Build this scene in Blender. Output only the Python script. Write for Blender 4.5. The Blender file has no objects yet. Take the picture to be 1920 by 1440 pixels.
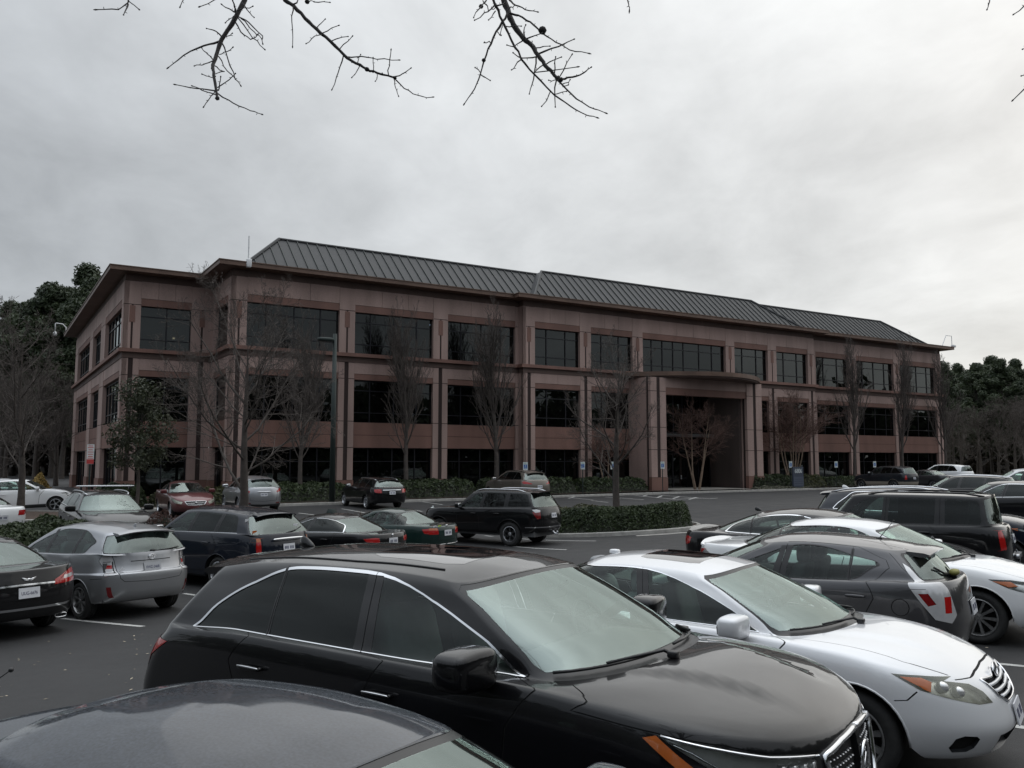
import bpy, bmesh, math, random
import numpy as np
from mathutils import Vector, Matrix
from mathutils.geometry import delaunay_2d_cdt
rad = math.radians
SC = bpy.context.scene
COL = SC.collection

# ------------------------------------------------------------------ camera, sky, sun, exposure
EYE = 2.28
cam = bpy.data.cameras.new("camera")
cam.sensor_fit = 'HORIZONTAL'; cam.sensor_width = 36.0; cam.lens = 36.0 * 1608.0 / 1920.0
cam.clip_start = 0.05; cam.clip_end = 4000.0
camo = bpy.data.objects.new("camera", cam); COL.objects.link(camo)
camo.location = (0, 0, EYE); camo.rotation_euler = (rad(90 + 5.2), 0, 0)
SC.camera = camo
vs = SC.view_settings
vs.view_transform = 'Standard'; vs.look = 'None'; vs.gamma = 1.0; vs.exposure = 0.0
try: vs.use_curve_mapping = False
except Exception: pass

SUN_EL, SUN_AZ = 24.0, 42.0          # hidden behind cloud, ahead and to the right
W = bpy.data.worlds.new("World"); SC.world = W; W.use_nodes = True
def build_world():
    nt = W.node_tree; N = nt.nodes; Lk = nt.links; N.clear()
    out = N.new('ShaderNodeOutputWorld'); bg = N.new('ShaderNodeBackground'); bg.inputs['Strength'].default_value = 0.1
    sky = N.new('ShaderNodeTexSky'); sky.sky_type = 'NISHITA'; sky.sun_disc = False
    sky.sun_elevation = rad(SUN_EL); sky.sun_rotation = rad(SUN_AZ)
    tc = N.new('ShaderNodeTexCoord')
    nrm = N.new('ShaderNodeVectorMath'); nrm.operation = 'NORMALIZE'; Lk.new(tc.outputs['Generated'], nrm.inputs[0])
    sep = N.new('ShaderNodeSeparateXYZ'); Lk.new(nrm.outputs[0], sep.inputs[0])
    def M(op, a, b=None, c=None, clamp=False):
        n = N.new('ShaderNodeMath'); n.operation = op; n.use_clamp = clamp
        for i, v in enumerate((a, b, c)):
            if v is None: continue
            if isinstance(v, (int, float)): n.inputs[i].default_value = v
            else: Lk.new(v, n.inputs[i])
        return n.outputs[0]
    z = M('MAXIMUM', sep.outputs['Z'], 0.0)
    # cloud deck seen in perspective: direction divided by height
    k = M('DIVIDE', 1.0, M('ADD', z, 0.22))
    cx = M('MULTIPLY', sep.outputs['X'], k); cy = M('MULTIPLY', sep.outputs['Y'], k)
    cmb = N.new('ShaderNodeCombineXYZ'); Lk.new(cx, cmb.inputs[0]); Lk.new(cy, cmb.inputs[1])
    def noise(scale, detail, rough, dist, off):
        mp = N.new('ShaderNodeMapping'); mp.inputs['Location'].default_value = off; mp.inputs['Scale'].default_value = (1.0, 0.75, 1)
        mp.inputs['Rotation'].default_value = (0, 0, 0.5)
        Lk.new(cmb.outputs[0], mp.inputs[0])
        n = N.new('ShaderNodeTexNoise'); n.inputs['Scale'].default_value = scale; n.inputs['Detail'].default_value = detail
        n.inputs['Roughness'].default_value = rough; n.inputs['Distortion'].default_value = dist
        Lk.new(mp.outputs[0], n.inputs['Vector']); return n.outputs['Fac']
    n1 = noise(1.5, 6, 0.55, 0.35, (3.1, 1.7, 0)); n2 = noise(4.5, 5, 0.6, 0.3, (0.4, 5.2, 0))
    cl = M('ADD', M('MULTIPLY', M('SUBTRACT', n1, 0.5), 0.80), M('MULTIPLY', M('SUBTRACT', n2, 0.5), 0.42))
    # brightness: overcast dome (brighter towards the zenith) and the lit side of the deck towards the hidden sun
    sd = (math.sin(rad(SUN_AZ)) * math.cos(rad(SUN_EL)), math.cos(rad(SUN_AZ)) * math.cos(rad(SUN_EL)), math.sin(rad(SUN_EL)))
    dt = N.new('ShaderNodeVectorMath'); dt.operation = 'DOT_PRODUCT'; Lk.new(nrm.outputs[0], dt.inputs[0]); dt.inputs[1].default_value = sd
    g = M('MULTIPLY', M('ADD', dt.outputs['Value'], 1.0), 0.5)
    g3 = M('POWER', g, 4.0)
    base = M('ADD', M('ADD', SKY_BASE, M('MULTIPLY', M('POWER', z, 3.0), SKY_ZEN)), M('MULTIPLY', g3, SKY_SUN))
    val = M('MULTIPLY', base, M('ADD', 1.0, M('MULTIPLY', cl, 0.95)))
    val = M('MULTIPLY', val, 10.0)
    # cooler where thick, warmer near the lit side
    tint = N.new('ShaderNodeMix'); tint.data_type = 'RGBA'
    tint.inputs['A'].default_value = (0.90, 0.98, 1.075, 1); tint.inputs['B'].default_value = (0.995, 1.0, 0.985, 1)
    Lk.new(M('SMOOTHSTEP', 0.0, 1.0, g) if False else M('POWER', g, 2.0), tint.inputs['Factor'])
    sc = N.new('ShaderNodeVectorMath'); sc.operation = 'SCALE'; Lk.new(tint.outputs['Result'], sc.inputs[0]); Lk.new(val, sc.inputs['Scale'])
    mx = N.new('ShaderNodeMix'); mx.data_type = 'RGBA'; mx.inputs['Factor'].default_value = 0.93
    Lk.new(sky.outputs[0], mx.inputs['A']); Lk.new(sc.outputs[0], mx.inputs['B'])
    Lk.new(mx.outputs['Result'], bg.inputs['Color']); Lk.new(bg.outputs[0], out.inputs[0])
SKY_BASE, SKY_ZEN, SKY_SUN = 0.44, 1.8, 0.36
build_world()
sl = bpy.data.lights.new("sun", 'SUN'); sl.energy = 0.5; sl.angle = rad(120); sl.color = (1.0, 0.97, 0.92)
so = bpy.data.objects.new("sun", sl); COL.objects.link(so)
so.rotation_euler = (rad(90 - SUN_EL), 0, rad(180 - SUN_AZ))

# ------------------------------------------------------------------ helpers
def tag(o, label=None, cat=None, group=None, kind=None):
    if label: o['label'] = label
    if cat: o['category'] = cat
    if group: o['group'] = group
    if kind: o['kind'] = kind
    return o
def link(o, parent=None):
    COL.objects.link(o)
    if parent is not None: o.parent = parent
    return o
def empty(name, loc=(0, 0, 0), rz=0.0, parent=None):
    o = bpy.data.objects.new(name, None); o.empty_display_size = 0.2
    o.location = loc; o.rotation_euler = (0, 0, rz); return link(o, parent)
def meshobj(name, verts, faces, mat, parent=None, smooth=False, normals=None, mats=None, fmat=None):
    me = bpy.data.meshes.new(name); me.from_pydata([tuple(map(float, v)) for v in verts], [], [tuple(f) for f in faces])
    for m in (mats or [mat]): me.materials.append(m)
    if fmat is not None: me.polygons.foreach_set('material_index', fmat)
    if smooth or normals is not None: me.polygons.foreach_set('use_smooth', [True] * len(me.polygons))
    me.update()
    if normals is not None: me.normals_split_custom_set_from_vertices([tuple(map(float, n)) for n in normals])
    o = bpy.data.objects.new(name, me); return link(o, parent)
def fromdata(name, me, parent=None):
    return link(bpy.data.objects.new(name, me), parent)
class MB:
    """collects simple solids into one mesh"""
    def __init__(s): s.v = []; s.f = []
    def add(s, v, f):
        n = len(s.v); s.v += [tuple(p) for p in v]; s.f += [tuple(i + n for i in q) for q in f]; return s
    def box(s, a, b):
        x0, y0, z0 = a; x1, y1, z1 = b
        return s.add([(x0,y0,z0),(x1,y0,z0),(x1,y1,z0),(x0,y1,z0),(x0,y0,z1),(x1,y0,z1),(x1,y1,z1),(x0,y1,z1)],
                     [(0,3,2,1),(4,5,6,7),(0,1,5,4),(1,2,6,5),(2,3,7,6),(3,0,4,7)])
    def prism(s, poly, z0, z1):
        n = len(poly)
        return s.add([(x, y, z0) for x, y in poly] + [(x, y, z1) for x, y in poly],
              [tuple(range(n))[::-1], tuple(range(n, 2*n))] + [(i, (i+1) % n, n+(i+1) % n, n+i) for i in range(n)])
    def tube(s, pts, r, n=8, closed=False, cap=True):
        pts = [Vector(p) for p in pts]; m = len(pts)
        rs = r if isinstance(r, (list, tuple)) else [r] * m
        base = len(s.v); prev = None
        for i, p in enumerate(pts):
            a = pts[(i-1) % m] if (closed or i > 0) else p; b = pts[(i+1) % m] if (closed or i < m-1) else p
            t = (b - a)
            if t.length < 1e-9: t = Vector((0, 0, 1))
            t.normalize()
            if prev is None:
                ref = Vector((0, 0, 1)) if abs(t.z) < .9 else Vector((1, 0, 0)); u = t.cross(ref).normalized()
            else:
                u = (prev - t * prev.dot(t)); u = u.normalized() if u.length > 1e-6 else prev
            prev = u; w = t.cross(u)
            for k in range(n):
                an = 2*math.pi*k/n; q = p + (u*math.cos(an) + w*math.sin(an)) * rs[i]; s.v.append((q.x, q.y, q.z))
        for i in range(m if closed else m-1):
            j = (i+1) % m
            for k in range(n):
                s.f.append((base+i*n+k, base+i*n+(k+1) % n, base+j*n+(k+1) % n, base+j*n+k))
        if cap and not closed:
            s.f.append(tuple(base+k for k in range(n))[::-1]); s.f.append(tuple(base+(m-1)*n+k for k in range(n)))
        return s
    def lathe(s, prof, n=24, axis='y', center=(0,0,0), closed=False):
        base = len(s.v); m = len(prof); cx, cy, cz = center
        for k in range(n):
            a = 2*math.pi*k/n; c, d = math.cos(a), math.sin(a)
            for r, h in prof:
                s.v.append({'y': (cx+r*c, cy+h, cz+r*d), 'z': (cx+r*c, cy+r*d, cz+h), 'x': (cx+h, cy+r*c, cz+r*d)}[axis])
        for k in range(n):
            k2 = (k+1) % n
            for i in range(m if closed else m-1):
                j = (i+1) % m; s.f.append((base+k*m+i, base+k2*m+i, base+k2*m+j, base+k*m+j))
        return s
    def superell(s, c, r, e=(0.4, 0.4), nu=14, nv=8, xf=None):
        """rounded box / ellipsoid of half sizes r"""
        def p(v, k): return math.copysign(abs(v) ** k, v)
        base = len(s.v)
        for j in range(nv+1):
            b = -math.pi/2 + math.pi*j/nv
            for i in range(nu):
                a = 2*math.pi*i/nu
                q = Vector((p(math.cos(b), e[1])*p(math.cos(a), e[0])*r[0], p(math.cos(b), e[1])*p(math.sin(a), e[0])*r[1], p(math.sin(b), e[1])*r[2]))
                if xf: q = xf(q)
                s.v.append((q.x+c[0], q.y+c[1], q.z+c[2]))
        for j in range(nv):
            for i in range(nu):
                i2 = (i+1) % nu; s.f.append((base+j*nu+i, base+j*nu+i2, base+(j+1)*nu+i2, base+(j+1)*nu+i))
        return s
    def build(s, name, mat, parent=None, smooth=False, angle=None):
        o = meshobj(name, s.v, s.f, mat, parent, smooth)
        if angle is not None:
            o.data.polygons.foreach_set('use_smooth', [True]*len(o.data.polygons))
            bm = bmesh.new(); bm.from_mesh(o.data)
            for e in bm.edges: e.smooth = (len(e.link_faces) != 2) or e.calc_face_angle(0) < rad(angle)
            bm.to_mesh(o.data); bm.free()
        return o
def bevel(o, w, seg=2):
    bm = bmesh.new(); bm.from_mesh(o.data)
    bmesh.ops.bevel(bm, geom=[e for e in bm.edges if len(e.link_faces) == 2 and e.calc_face_angle(0) > rad(35)], offset=w, segments=seg, affect='EDGES', clamp_overlap=True)
    bm.to_mesh(o.data); bm.free(); return o

# ------------------------------------------------------------------ materials
MATS = {}
def mat(name):
    m = bpy.data.materials.new(name); m.use_nodes = True; m.node_tree.nodes.clear(); return m, m.node_tree.nodes, m.node_tree.links
def setp(b, **kw):
    for k, v in kw.items():
        k = k.replace('_', ' ')
        if k in b.inputs:
            b.inputs[k].default_value = v if not (isinstance(v, tuple) and len(v) == 3) else (*v, 1)
def pbr(name, col, rough=0.6, metal=0.0, coat=0.0, var=0.0, vscale=3.0, bump=0.0, bscale=40.0, spec=0.5, dirt=None, coatr=0.03, coords='Object', col2=None, ior=1.5, rvar=0.0):
    """principled with two octaves of colour variation, optional bump, optional dust film"""
    if name in MATS: return MATS[name]
    m, N, L = mat(name); o = N.new('ShaderNodeOutputMaterial'); b = N.new('ShaderNodeBsdfPrincipled'); L.new(b.outputs[0], o.inputs[0])
    setp(b, Base_Color=tuple(col), Roughness=rough, Metallic=metal, Coat_Weight=coat, Coat_Roughness=coatr, Specular_IOR_Level=spec, IOR=ior)
    tc = N.new('ShaderNodeTexCoord')
    def noise(s, d=5, r=.6):
        n = N.new('ShaderNodeTexNoise'); n.inputs['Scale'].default_value = s; n.inputs['Detail'].default_value = d; n.inputs['Roughness'].default_value = r
        L.new(tc.outputs[coords], n.inputs['Vector']); return n.outputs['Fac']
    if var or col2:
        r = N.new('ShaderNodeMapRange'); L.new(noise(vscale), r.inputs['Value']); r.inputs['From Min'].default_value = .3; r.inputs['From Max'].default_value = .7
        mx = N.new('ShaderNodeMix'); mx.data_type = 'RGBA'; L.new(r.outputs[0], mx.inputs['Factor'])
        c2 = col2 or tuple(min(1, c*(1+var)) for c in col); c1 = col if col2 else tuple(c*(1-var) for c in col)
        mx.inputs['A'].default_value = (*c1, 1); mx.inputs['B'].default_value = (*c2, 1); src = mx.outputs['Result']
        L.new(src, b.inputs['Base Color'])
    if rvar:
        r = N.new('ShaderNodeMapRange'); L.new(noise(vscale*1.7), r.inputs['Value']); r.inputs['From Min'].default_value = .3; r.inputs['From Max'].default_value = .7
        r.inputs['To Min'].default_value = max(0, rough-rvar); r.inputs['To Max'].default_value = rough+rvar; L.new(r.outputs[0], b.inputs['Roughness'])
    if bump:
        bp = N.new('ShaderNodeBump'); bp.inputs['Strength'].default_value = bump; bp.inputs['Distance'].default_value = .02
        L.new(noise(bscale, 4), bp.inputs['Height']); L.new(bp.outputs[0], b.inputs['Normal'])
    MATS[name] = m; return m
def paint(name, col, metal=0.0, rough=0.35, dust=0.08, coatr=0.03, spots=.9, dcol=(.33, .32, .30)):
    """clear-coated car paint under a thin uneven film of road dust (heavier on upward faces and low down)"""
    if name in MATS: return MATS[name]
    m, N, L = mat(name); o = N.new('ShaderNodeOutputMaterial'); b = N.new('ShaderNodeBsdfPrincipled')
    setp(b, Base_Color=tuple(col), Roughness=rough, Metallic=metal, Coat_Weight=1.0, Coat_Roughness=coatr, Coat_IOR=1.43, Specular_IOR_Level=.5 if metal > .1 else .12)
    d = N.new('ShaderNodeBsdfDiffuse'); d.inputs['Color'].default_value = (*dcol, 1)
    tc = N.new('ShaderNodeTexCoord')
    n = N.new('ShaderNodeTexNoise'); n.inputs['Scale'].default_value = 2.2; n.inputs['Detail'].default_value = 6; n.inputs['Roughness'].default_value = .65; L.new(tc.outputs['Object'], n.inputs['Vector'])
    sp = N.new('ShaderNodeTexNoise'); sp.inputs['Scale'].default_value = 90; sp.inputs['Detail'].default_value = 2; L.new(tc.outputs['Object'], sp.inputs['Vector'])
    sx = N.new('ShaderNodeSeparateXYZ'); L.new(tc.outputs['Object'], sx.inputs[0])
    lo = N.new('ShaderNodeMapRange'); L.new(sx.outputs['Z'], lo.inputs['Value'])
    for k, v in (('From Min', .25), ('From Max', .8), ('To Min', 1.0), ('To Max', 0.0)): lo.inputs[k].default_value = v
    def M(op, a, bb):
        q = N.new('ShaderNodeMath'); q.operation = op; q.use_clamp = False
        for i, v in enumerate((a, bb)):
            if isinstance(v, (int, float)): q.inputs[i].default_value = v
            else: L.new(v, q.inputs[i])
        return q.outputs[0]
    f = M('MULTIPLY', n.outputs['Fac'], M('ADD', M('MULTIPLY', lo.outputs[0], 2.2), 1.0))
    f = M('MULTIPLY', M('MULTIPLY', f, M('MAXIMUM', M('ADD', 1-.5*spots, M('MULTIPLY', sp.outputs['Fac'], spots)), 0.0)), dust)
    mx = N.new('ShaderNodeMixShader'); L.new(f, mx.inputs[0]); L.new(b.outputs[0], mx.inputs[1]); L.new(d.outputs[0], mx.inputs[2]); L.new(mx.outputs[0], o.inputs[0])
    MATS[name] = m; return m
def glassmat(name, tint, ior=1.75, dust=0.02, rough=0.0, wavy=0.0, dcol=(.5, .5, .48), gcol=(.95, 1, .985)):
    """thin pane: fresnel mirror over tinted see-through, with a dusty film"""
    if name in MATS: return MATS[name]
    m, N, L = mat(name); o = N.new('ShaderNodeOutputMaterial')
    t = N.new('ShaderNodeBsdfTransparent'); t.inputs[0].default_value = (*tint, 1)
    g = N.new('ShaderNodeBsdfGlossy'); g.inputs['Roughness'].default_value = rough; g.inputs['Color'].default_value = (*gcol, 1)
    fr = N.new('ShaderNodeFresnel'); fr.inputs['IOR'].default_value = ior
    ge = N.new('ShaderNodeNewGeometry'); fl = N.new('ShaderNodeMix'); fl.data_type = 'VECTOR'
    ng = N.new('ShaderNodeVectorMath'); ng.operation = 'SCALE'; ng.inputs['Scale'].default_value = -1; L.new(ge.outputs['Normal'], ng.inputs[0])
    if wavy:
        tc = N.new('ShaderNodeTexCoord'); nn = N.new('ShaderNodeTexNoise'); nn.inputs['Scale'].default_value = .9; nn.inputs['Detail'].default_value = 2; L.new(tc.outputs['Object'], nn.inputs['Vector'])
        bp = N.new('ShaderNodeBump'); bp.inputs['Strength'].default_value = wavy; bp.inputs['Distance'].default_value = .05; L.new(nn.outputs['Fac'], bp.inputs['Height'])
        L.new(bp.outputs[0], g.inputs['Normal'])
    mx = N.new('ShaderNodeMixShader'); L.new(fr.outputs[0], mx.inputs[0]); L.new(t.outputs[0], mx.inputs[1]); L.new(g.outputs[0], mx.inputs[2])
    d = N.new('ShaderNodeBsdfDiffuse'); d.inputs[0].default_value = (*dcol, 1)
    tc2 = N.new('ShaderNodeTexCoord'); n2 = N.new('ShaderNodeTexNoise'); n2.inputs['Scale'].default_value = 3; n2.inputs['Detail'].default_value = 6
    L.new(tc2.outputs['Object'], n2.inputs['Vector'])
    q = N.new('ShaderNodeMath'); q.operation = 'MULTIPLY'; L.new(n2.outputs['Fac'], q.inputs[0]); q.inputs[1].default_value = dust*2
    m2 = N.new('ShaderNodeMixShader'); L.new(q.outputs[0], m2.inputs[0]); L.new(mx.outputs[0], m2.inputs[1]); L.new(d.outputs[0], m2.inputs[2])
    L.new(m2.outputs[0], o.inputs[0]); MATS[name] = m; return m

M_BLACKTRIM = pbr('black_trim', (.012, .012, .013), .35)
M_PLASTIC = pbr('dark_plastic', (.022, .022, .023), .62, var=.2, bump=.1, bscale=300)
M_RUBBER = pbr('tyre_rubber', (.018, .018, .018), .8, var=.35, vscale=8, bump=.2, bscale=60)
M_GAP = pbr('shadow_gap', (.004, .004, .004), .9)
M_CHROME = pbr('chrome', (.80, .81, .83), .12, metal=1.0)
M_SATIN = pbr('satin_alloy', (.52, .53, .55), .28, metal=.9, var=.15, vscale=6)
M_ALLOYDARK = pbr('brake_dust_alloy', (.28, .28, .28), .38, metal=.8, var=.3, vscale=6)
M_UNDER = pbr('underbody', (.01, .01, .01), .9)
M_INT = pbr('cabin_grey', (.075, .076, .078), .8, var=.2, vscale=5)
M_SEAT = pbr('seat_leather', (.22, .23, .24), .5, var=.15, vscale=6, bump=.1, bscale=120)
M_SEATDK = pbr('seat_cloth_dark', (.035, .036, .04), .85, var=.2, vscale=10)
M_GLASS = glassmat('car_glass', (.66, .80, .74), 1.5, .008)
M_WSCREEN = glassmat('windscreen_glass', (.86, .97, .92), 2.5, .010, gcol=(.86, 1, .95))
M_GLASSDK = glassmat('privacy_glass', (.075, .08, .085), 1.42, .005)
M_REAR = glassmat('rear_glass', (.42, .52, .49), 2.2, .015, gcol=(.88, 1, .96))
M_RED = pbr('tail_red', (.36, .010, .010), .12, coat=1, var=.10, vscale=14)
M_DKRED = pbr('tail_dark_red', (.16, .008, .01), .12, coat=1, var=.3, vscale=14)
M_AMBER = pbr('amber_lens', (.42, .11, .025), .12, coat=1, var=.12, vscale=20)
M_LENSW = pbr('clear_tail_lens', (.52, .52, .53), .15, metal=.3, coat=1, var=.05, vscale=14)
M_LAMPIN = pbr('lamp_reflector', (.74, .74, .73), .22, metal=.6, var=.12, vscale=10)
M_LAMPDK = pbr('lamp_housing', (.03, .032, .035), .3, metal=.2)
M_LENS = glassmat('lamp_cover', (.90, .92, .92), 1.5, .02)
M_LENSYEL = glassmat('yellowed_lamp_cover', (.93, .93, .86), 1.6, .17, dcol=(.78, .77, .64))
M_PLATE = pbr('plate_white', (.62, .63, .66), .4, var=.06, vscale=30)
M_PLATEINK = pbr('plate_ink', (.02, .025, .08), .5)

# ------------------------------------------------------------------ vehicles: one smooth lofted skin, cut into panels, panes and lamps
def pchip_m(h, d):
    m = np.zeros((d.shape[0]+1,)+d.shape[1:]); m[0] = d[0]; m[-1] = d[-1]
    if d.shape[0] > 1:
        w1 = 2*h[1:]+h[:-1]; w2 = h[1:]+2*h[:-1]
        ok = d[:-1]*d[1:] > 0
        den = np.where(ok, w1/np.where(ok, d[:-1], 1)+w2/np.where(ok, d[1:], 1), 1)
        m[1:-1] = np.where(ok, (w1+w2)/den, 0)
    return m
def prof(pts, x):
    """smooth monotone curve through (x,z) points"""
    p = np.array(sorted(pts), float); xs, ys = p[:, 0], p[:, 1]; x = np.asarray(x, float)
    if len(xs) == 1: return np.full_like(x, ys[0])
    h = np.diff(xs); m = pchip_m(h, np.diff(ys)/h)
    i = np.clip(np.searchsorted(xs, x)-1, 0, len(h)-1); t = np.clip((x-xs[i])/h[i], 0, 1); hh = h[i]
    return (2*t**3-3*t**2+1)*ys[i]+(t**3-2*t**2+t)*hh*m[i]+(-2*t**3+3*t**2)*ys[i+1]+(t**3-t**2)*hh*m[i+1]
def lerp(a, b, t): return a+(b-a)*t

class Skin:
    NSUB = [1, 2, 3, 3, 2, 2, 2, 2, 2, 3, 4, 3, 2, 2, 3, 3]
    def __init__(s, c, lod):
        s.c = c; k = (0.55, 1.0, 1.7)[lod]
        s.nf, s.ns, s.nr = int(18*k), int(46*k), int(16*k)
        ph = np.linspace(0, 1, s.nf+1); tt = np.linspace(0, 1, s.ns+1)[1:-1]; pr = np.linspace(1, 0, s.nr+1)
        L, Wd, H = c['L'], c['W']/2, c['H']
        belt = c['belt']; zb = lambda x: prof(belt, x)
        tp = c.get('taper', [(0, .965), (.22*L, 1), (.72*L, 1), (L, .95)])
        zbot = c.get('zbot', [(0, .22), (.2*L, .24), (.8*L, .26), (L, .33)])
        def ring(xf, xr, w, af, ar, zf, pf=2.2, qf=2.4, p2=2.2, q2=2.4, tap=None, dz=None):
            cph, sph = np.cos(ph*math.pi/2), np.sin(ph*math.pi/2)
            x1 = xf+af*(1-np.clip(cph, 0, 1)**(2/pf)); y1 = w*np.clip(sph, 0, 1)**(2/qf)
            x2 = lerp(xf+af, xr-ar, tt); y2 = np.full_like(x2, w)
            c3, s3 = np.cos(pr*math.pi/2), np.sin(pr*math.pi/2)
            x3 = xr-ar*(1-np.clip(c3, 0, 1)**(2/p2)); y3 = w*np.clip(s3, 0, 1)**(2/q2)
            x = np.concatenate([x1, x2, x3]); y = np.concatenate([y1, y2, y3])
            if tap is not None: y = y*prof(tap, x)
            return np.stack([x, y, zf(x)], 1)
        af, ar = c.get('af', .17*L), c.get('ar', .12*L)
        nx, tx = c['nx'], c['tx']         # fore/aft insets of the six lower rows
        wi = c.get('wi', [.62, -.07, -.02, 0, -.004, -.02, -.05])
        R = []
        R.append(ring(nx[0]+.18, L-tx[0]-.15, Wd*.62, af, ar, lambda x: prof(zbot, x)+.03, tap=tp))
        zl = lambda f: (lambda x: lerp(prof(zbot, x), zb(x), f))
        zz = c.get('zf', [0, .17, .45, .72, .90, 1.0])
        pq = c.get('pq', (2.3, 2.5, 2.4, 2.6))
        for k_ in range(6):
            R.append(ring(nx[k_], L-tx[k_], Wd+wi[k_+1], af-.0*k_, ar, zl(zz[k_]), *pq, tap=tp))
        Wg, Wr = c['Wg'], c['Wr']; xw0, zw0, xw1, xr1, xr0, zr0 = (c[q] for q in ('xw0', 'zw0', 'xw1', 'xr1', 'xr0', 'zr0'))
        ac, a1, rc, r1 = c.get('ac', .36), c.get('a1', .28), c.get('rc', .22), c.get('r1', .22)
        z9p = [(xw0, zw0), (xw0+ac, float(zb(xw0+ac))+.015)] + [(q, float(zb(q))+.015) for q in np.linspace(xw0+ac+.3, xr0-rc-.1, 5)] + [(xr0, zr0)]
        tg = c.get('tg', [(0, 1), (.55*L, 1), (L, .95)])
        r9 = ring(xw0, xr0, Wg, ac, rc, lambda x: prof(z9p, x), 2.0, 2.3, 2.2, 2.6, tap=tg)
        roof = c['roof']; dr = c.get('dr', .075)
        trf = c.get('tr_', [(0, 1), (.6*L, 1), (L, .93)])
        def rr(fr):
            q = ring(xw1, xr1, Wr, a1, r1, lambda x: prof(roof, x), 2.0, 2.3, 2.2, 2.6, tap=trf)
            q[:, 1] *= fr; q[:, 2] -= dr*np.clip(q[:, 1]/Wr, 0, 1.2)**2.6; return q
        r12 = rr(1.0)
        hb, db = c.get('hb', (.62, .92)), c.get('db', (.5, .85))
        fx = np.clip((R[6][:, 0]-L*.35)/(L*.3), 0, 1)
        for q, t in enumerate((.36, .72)):
            m = lerp(R[6], r9, t); zt = lerp(hb[q], db[q], fx)
            m[:, 2] = lerp(R[6][:, 2], r9[:, 2], zt); R.append(m)
        R.append(r9)
        bl = c.get('bulge', .02); ctr = np.array([(xw0+xr0)/2, 0, 0])
        for t, bb in ((.34, .85), (.70, .9)):
            m = lerp(r9, r12, t); out = m-ctr; out[:, 2] = 0; out /= np.maximum(np.linalg.norm(out, axis=1, keepdims=True), 1e-6)
            side = np.abs(np.gradient(m[:, 0])); side = side/side.max()
            m[:, 1] += bl*bb*np.clip(m[:, 1]/Wg*1.2, 0, 1); m[:, 0] += np.sign(m[:, 0]-ctr[0])*bl*bb*(1-np.clip(m[:, 1]/Wg*1.2, 0, 1)); R.append(m)
        R.append(r12)
        for fr in (.93, .72, .38, 0): R.append(rr(fr))
        R = np.array(R); s.R = R
        ns = [max(1, round(n*k)) for n in s.NSUB]
        d = np.diff(R, axis=0); h = np.maximum(np.linalg.norm(d, axis=2, keepdims=True), 1e-4); m = pchip_m(h, d/h)
        rows = []; s.jr = [0]; js = []
        for q in range(len(R)-1):
            for a in range(ns[q]):
                t = a/ns[q]; hh = h[q]
                rows.append((2*t**3-3*t**2+1)*R[q]+(t**3-2*t**2+t)*hh*m[q]+(-2*t**3+3*t**2)*R[q+1]+(t**3-t**2)*hh*m[q+1])
            s.jr.append(s.jr[-1]+ns[q])
        rows.append(R[-1]); s.G = np.array(rows).transpose(1, 0, 2).copy()     # (i along, j up)
        s.G[0, :, 1] = 0; s.G[-1, :, 1] = 0; s.G[:, -1, 1] = 0
        s.NI, s.NJ = s.G.shape[:2]; s.iA, s.iC = s.nf, s.nf+s.ns
        for amp, y0, y1, ww, x0, x1 in c.get('crease', []):      # raised panel of a bonnet: height, half width at its front and rear end, edge softness
            g = s.G; t = np.clip((g[..., 0]-x0)/(x1-x0), 0, 1); yw = lerp(y0, y1, t)
            jw = np.clip((np.arange(s.NJ)-s.jr[6])/max(1, s.jr[7]-s.jr[6]), 0, 1)*(np.arange(s.NJ) <= s.jr[9])
            e = np.clip((yw+ww-g[..., 1])/(2*ww), 0, 1); e = e*e*(3-2*e); f = np.clip((g[..., 0]-x0)/.25, 0, 1)*np.clip((x1-g[..., 0])/.2, 0, 1)*(g[..., 0] < x1)
            g[..., 2] += amp*e*jw[None]*f
        du = np.gradient(s.G, axis=0); dv = np.gradient(s.G, axis=1); n = np.cross(dv, du)
        nl = np.linalg.norm(n, axis=2, keepdims=True); n = n/np.maximum(nl, 1e-9)
        for q in (0, -1): n[q, :, 1] = 0
        n[:, -1, 1] = 0
        n[0] = np.where(nl[0] < 1e-7, n[1]*[1, 0, 1], n[0]); n[-1] = np.where(nl[-1] < 1e-7, n[-2]*[1, 0, 1], n[-1])
        if n[s.nf+s.ns//2, s.jr[3], 1] < 0: n = -n
        s.N = n/np.maximum(np.linalg.norm(n, axis=2, keepdims=True), 1e-9)
        mu = np.linalg.norm(np.diff(s.G, axis=0), axis=2).mean(1); mv = np.linalg.norm(np.diff(s.G, axis=1), axis=2).mean(0)
        s.U = np.concatenate([[0], np.cumsum(np.maximum(mu, .004))]); s.V = np.concatenate([[0], np.cumsum(np.maximum(mv, .004))])
        s.jmap = np.array(s.jr, float)
    def row(s, r): return float(np.interp(r, np.arange(len(s.jr)), s.jmap))
    def ev(s, i, j, A=None):
        A = s.G if A is None else A
        i = np.clip(np.asarray(i, float), 0, s.NI-1-1e-6); j = np.clip(np.asarray(j, float), 0, s.NJ-1-1e-6)
        a, b = i.astype(int), j.astype(int); f, g = (i-a)[..., None], (j-b)[..., None]
        return A[a, b]*(1-f)*(1-g)+A[a+1, b]*f*(1-g)+A[a, b+1]*(1-f)*g+A[a+1, b+1]*f*g
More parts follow.
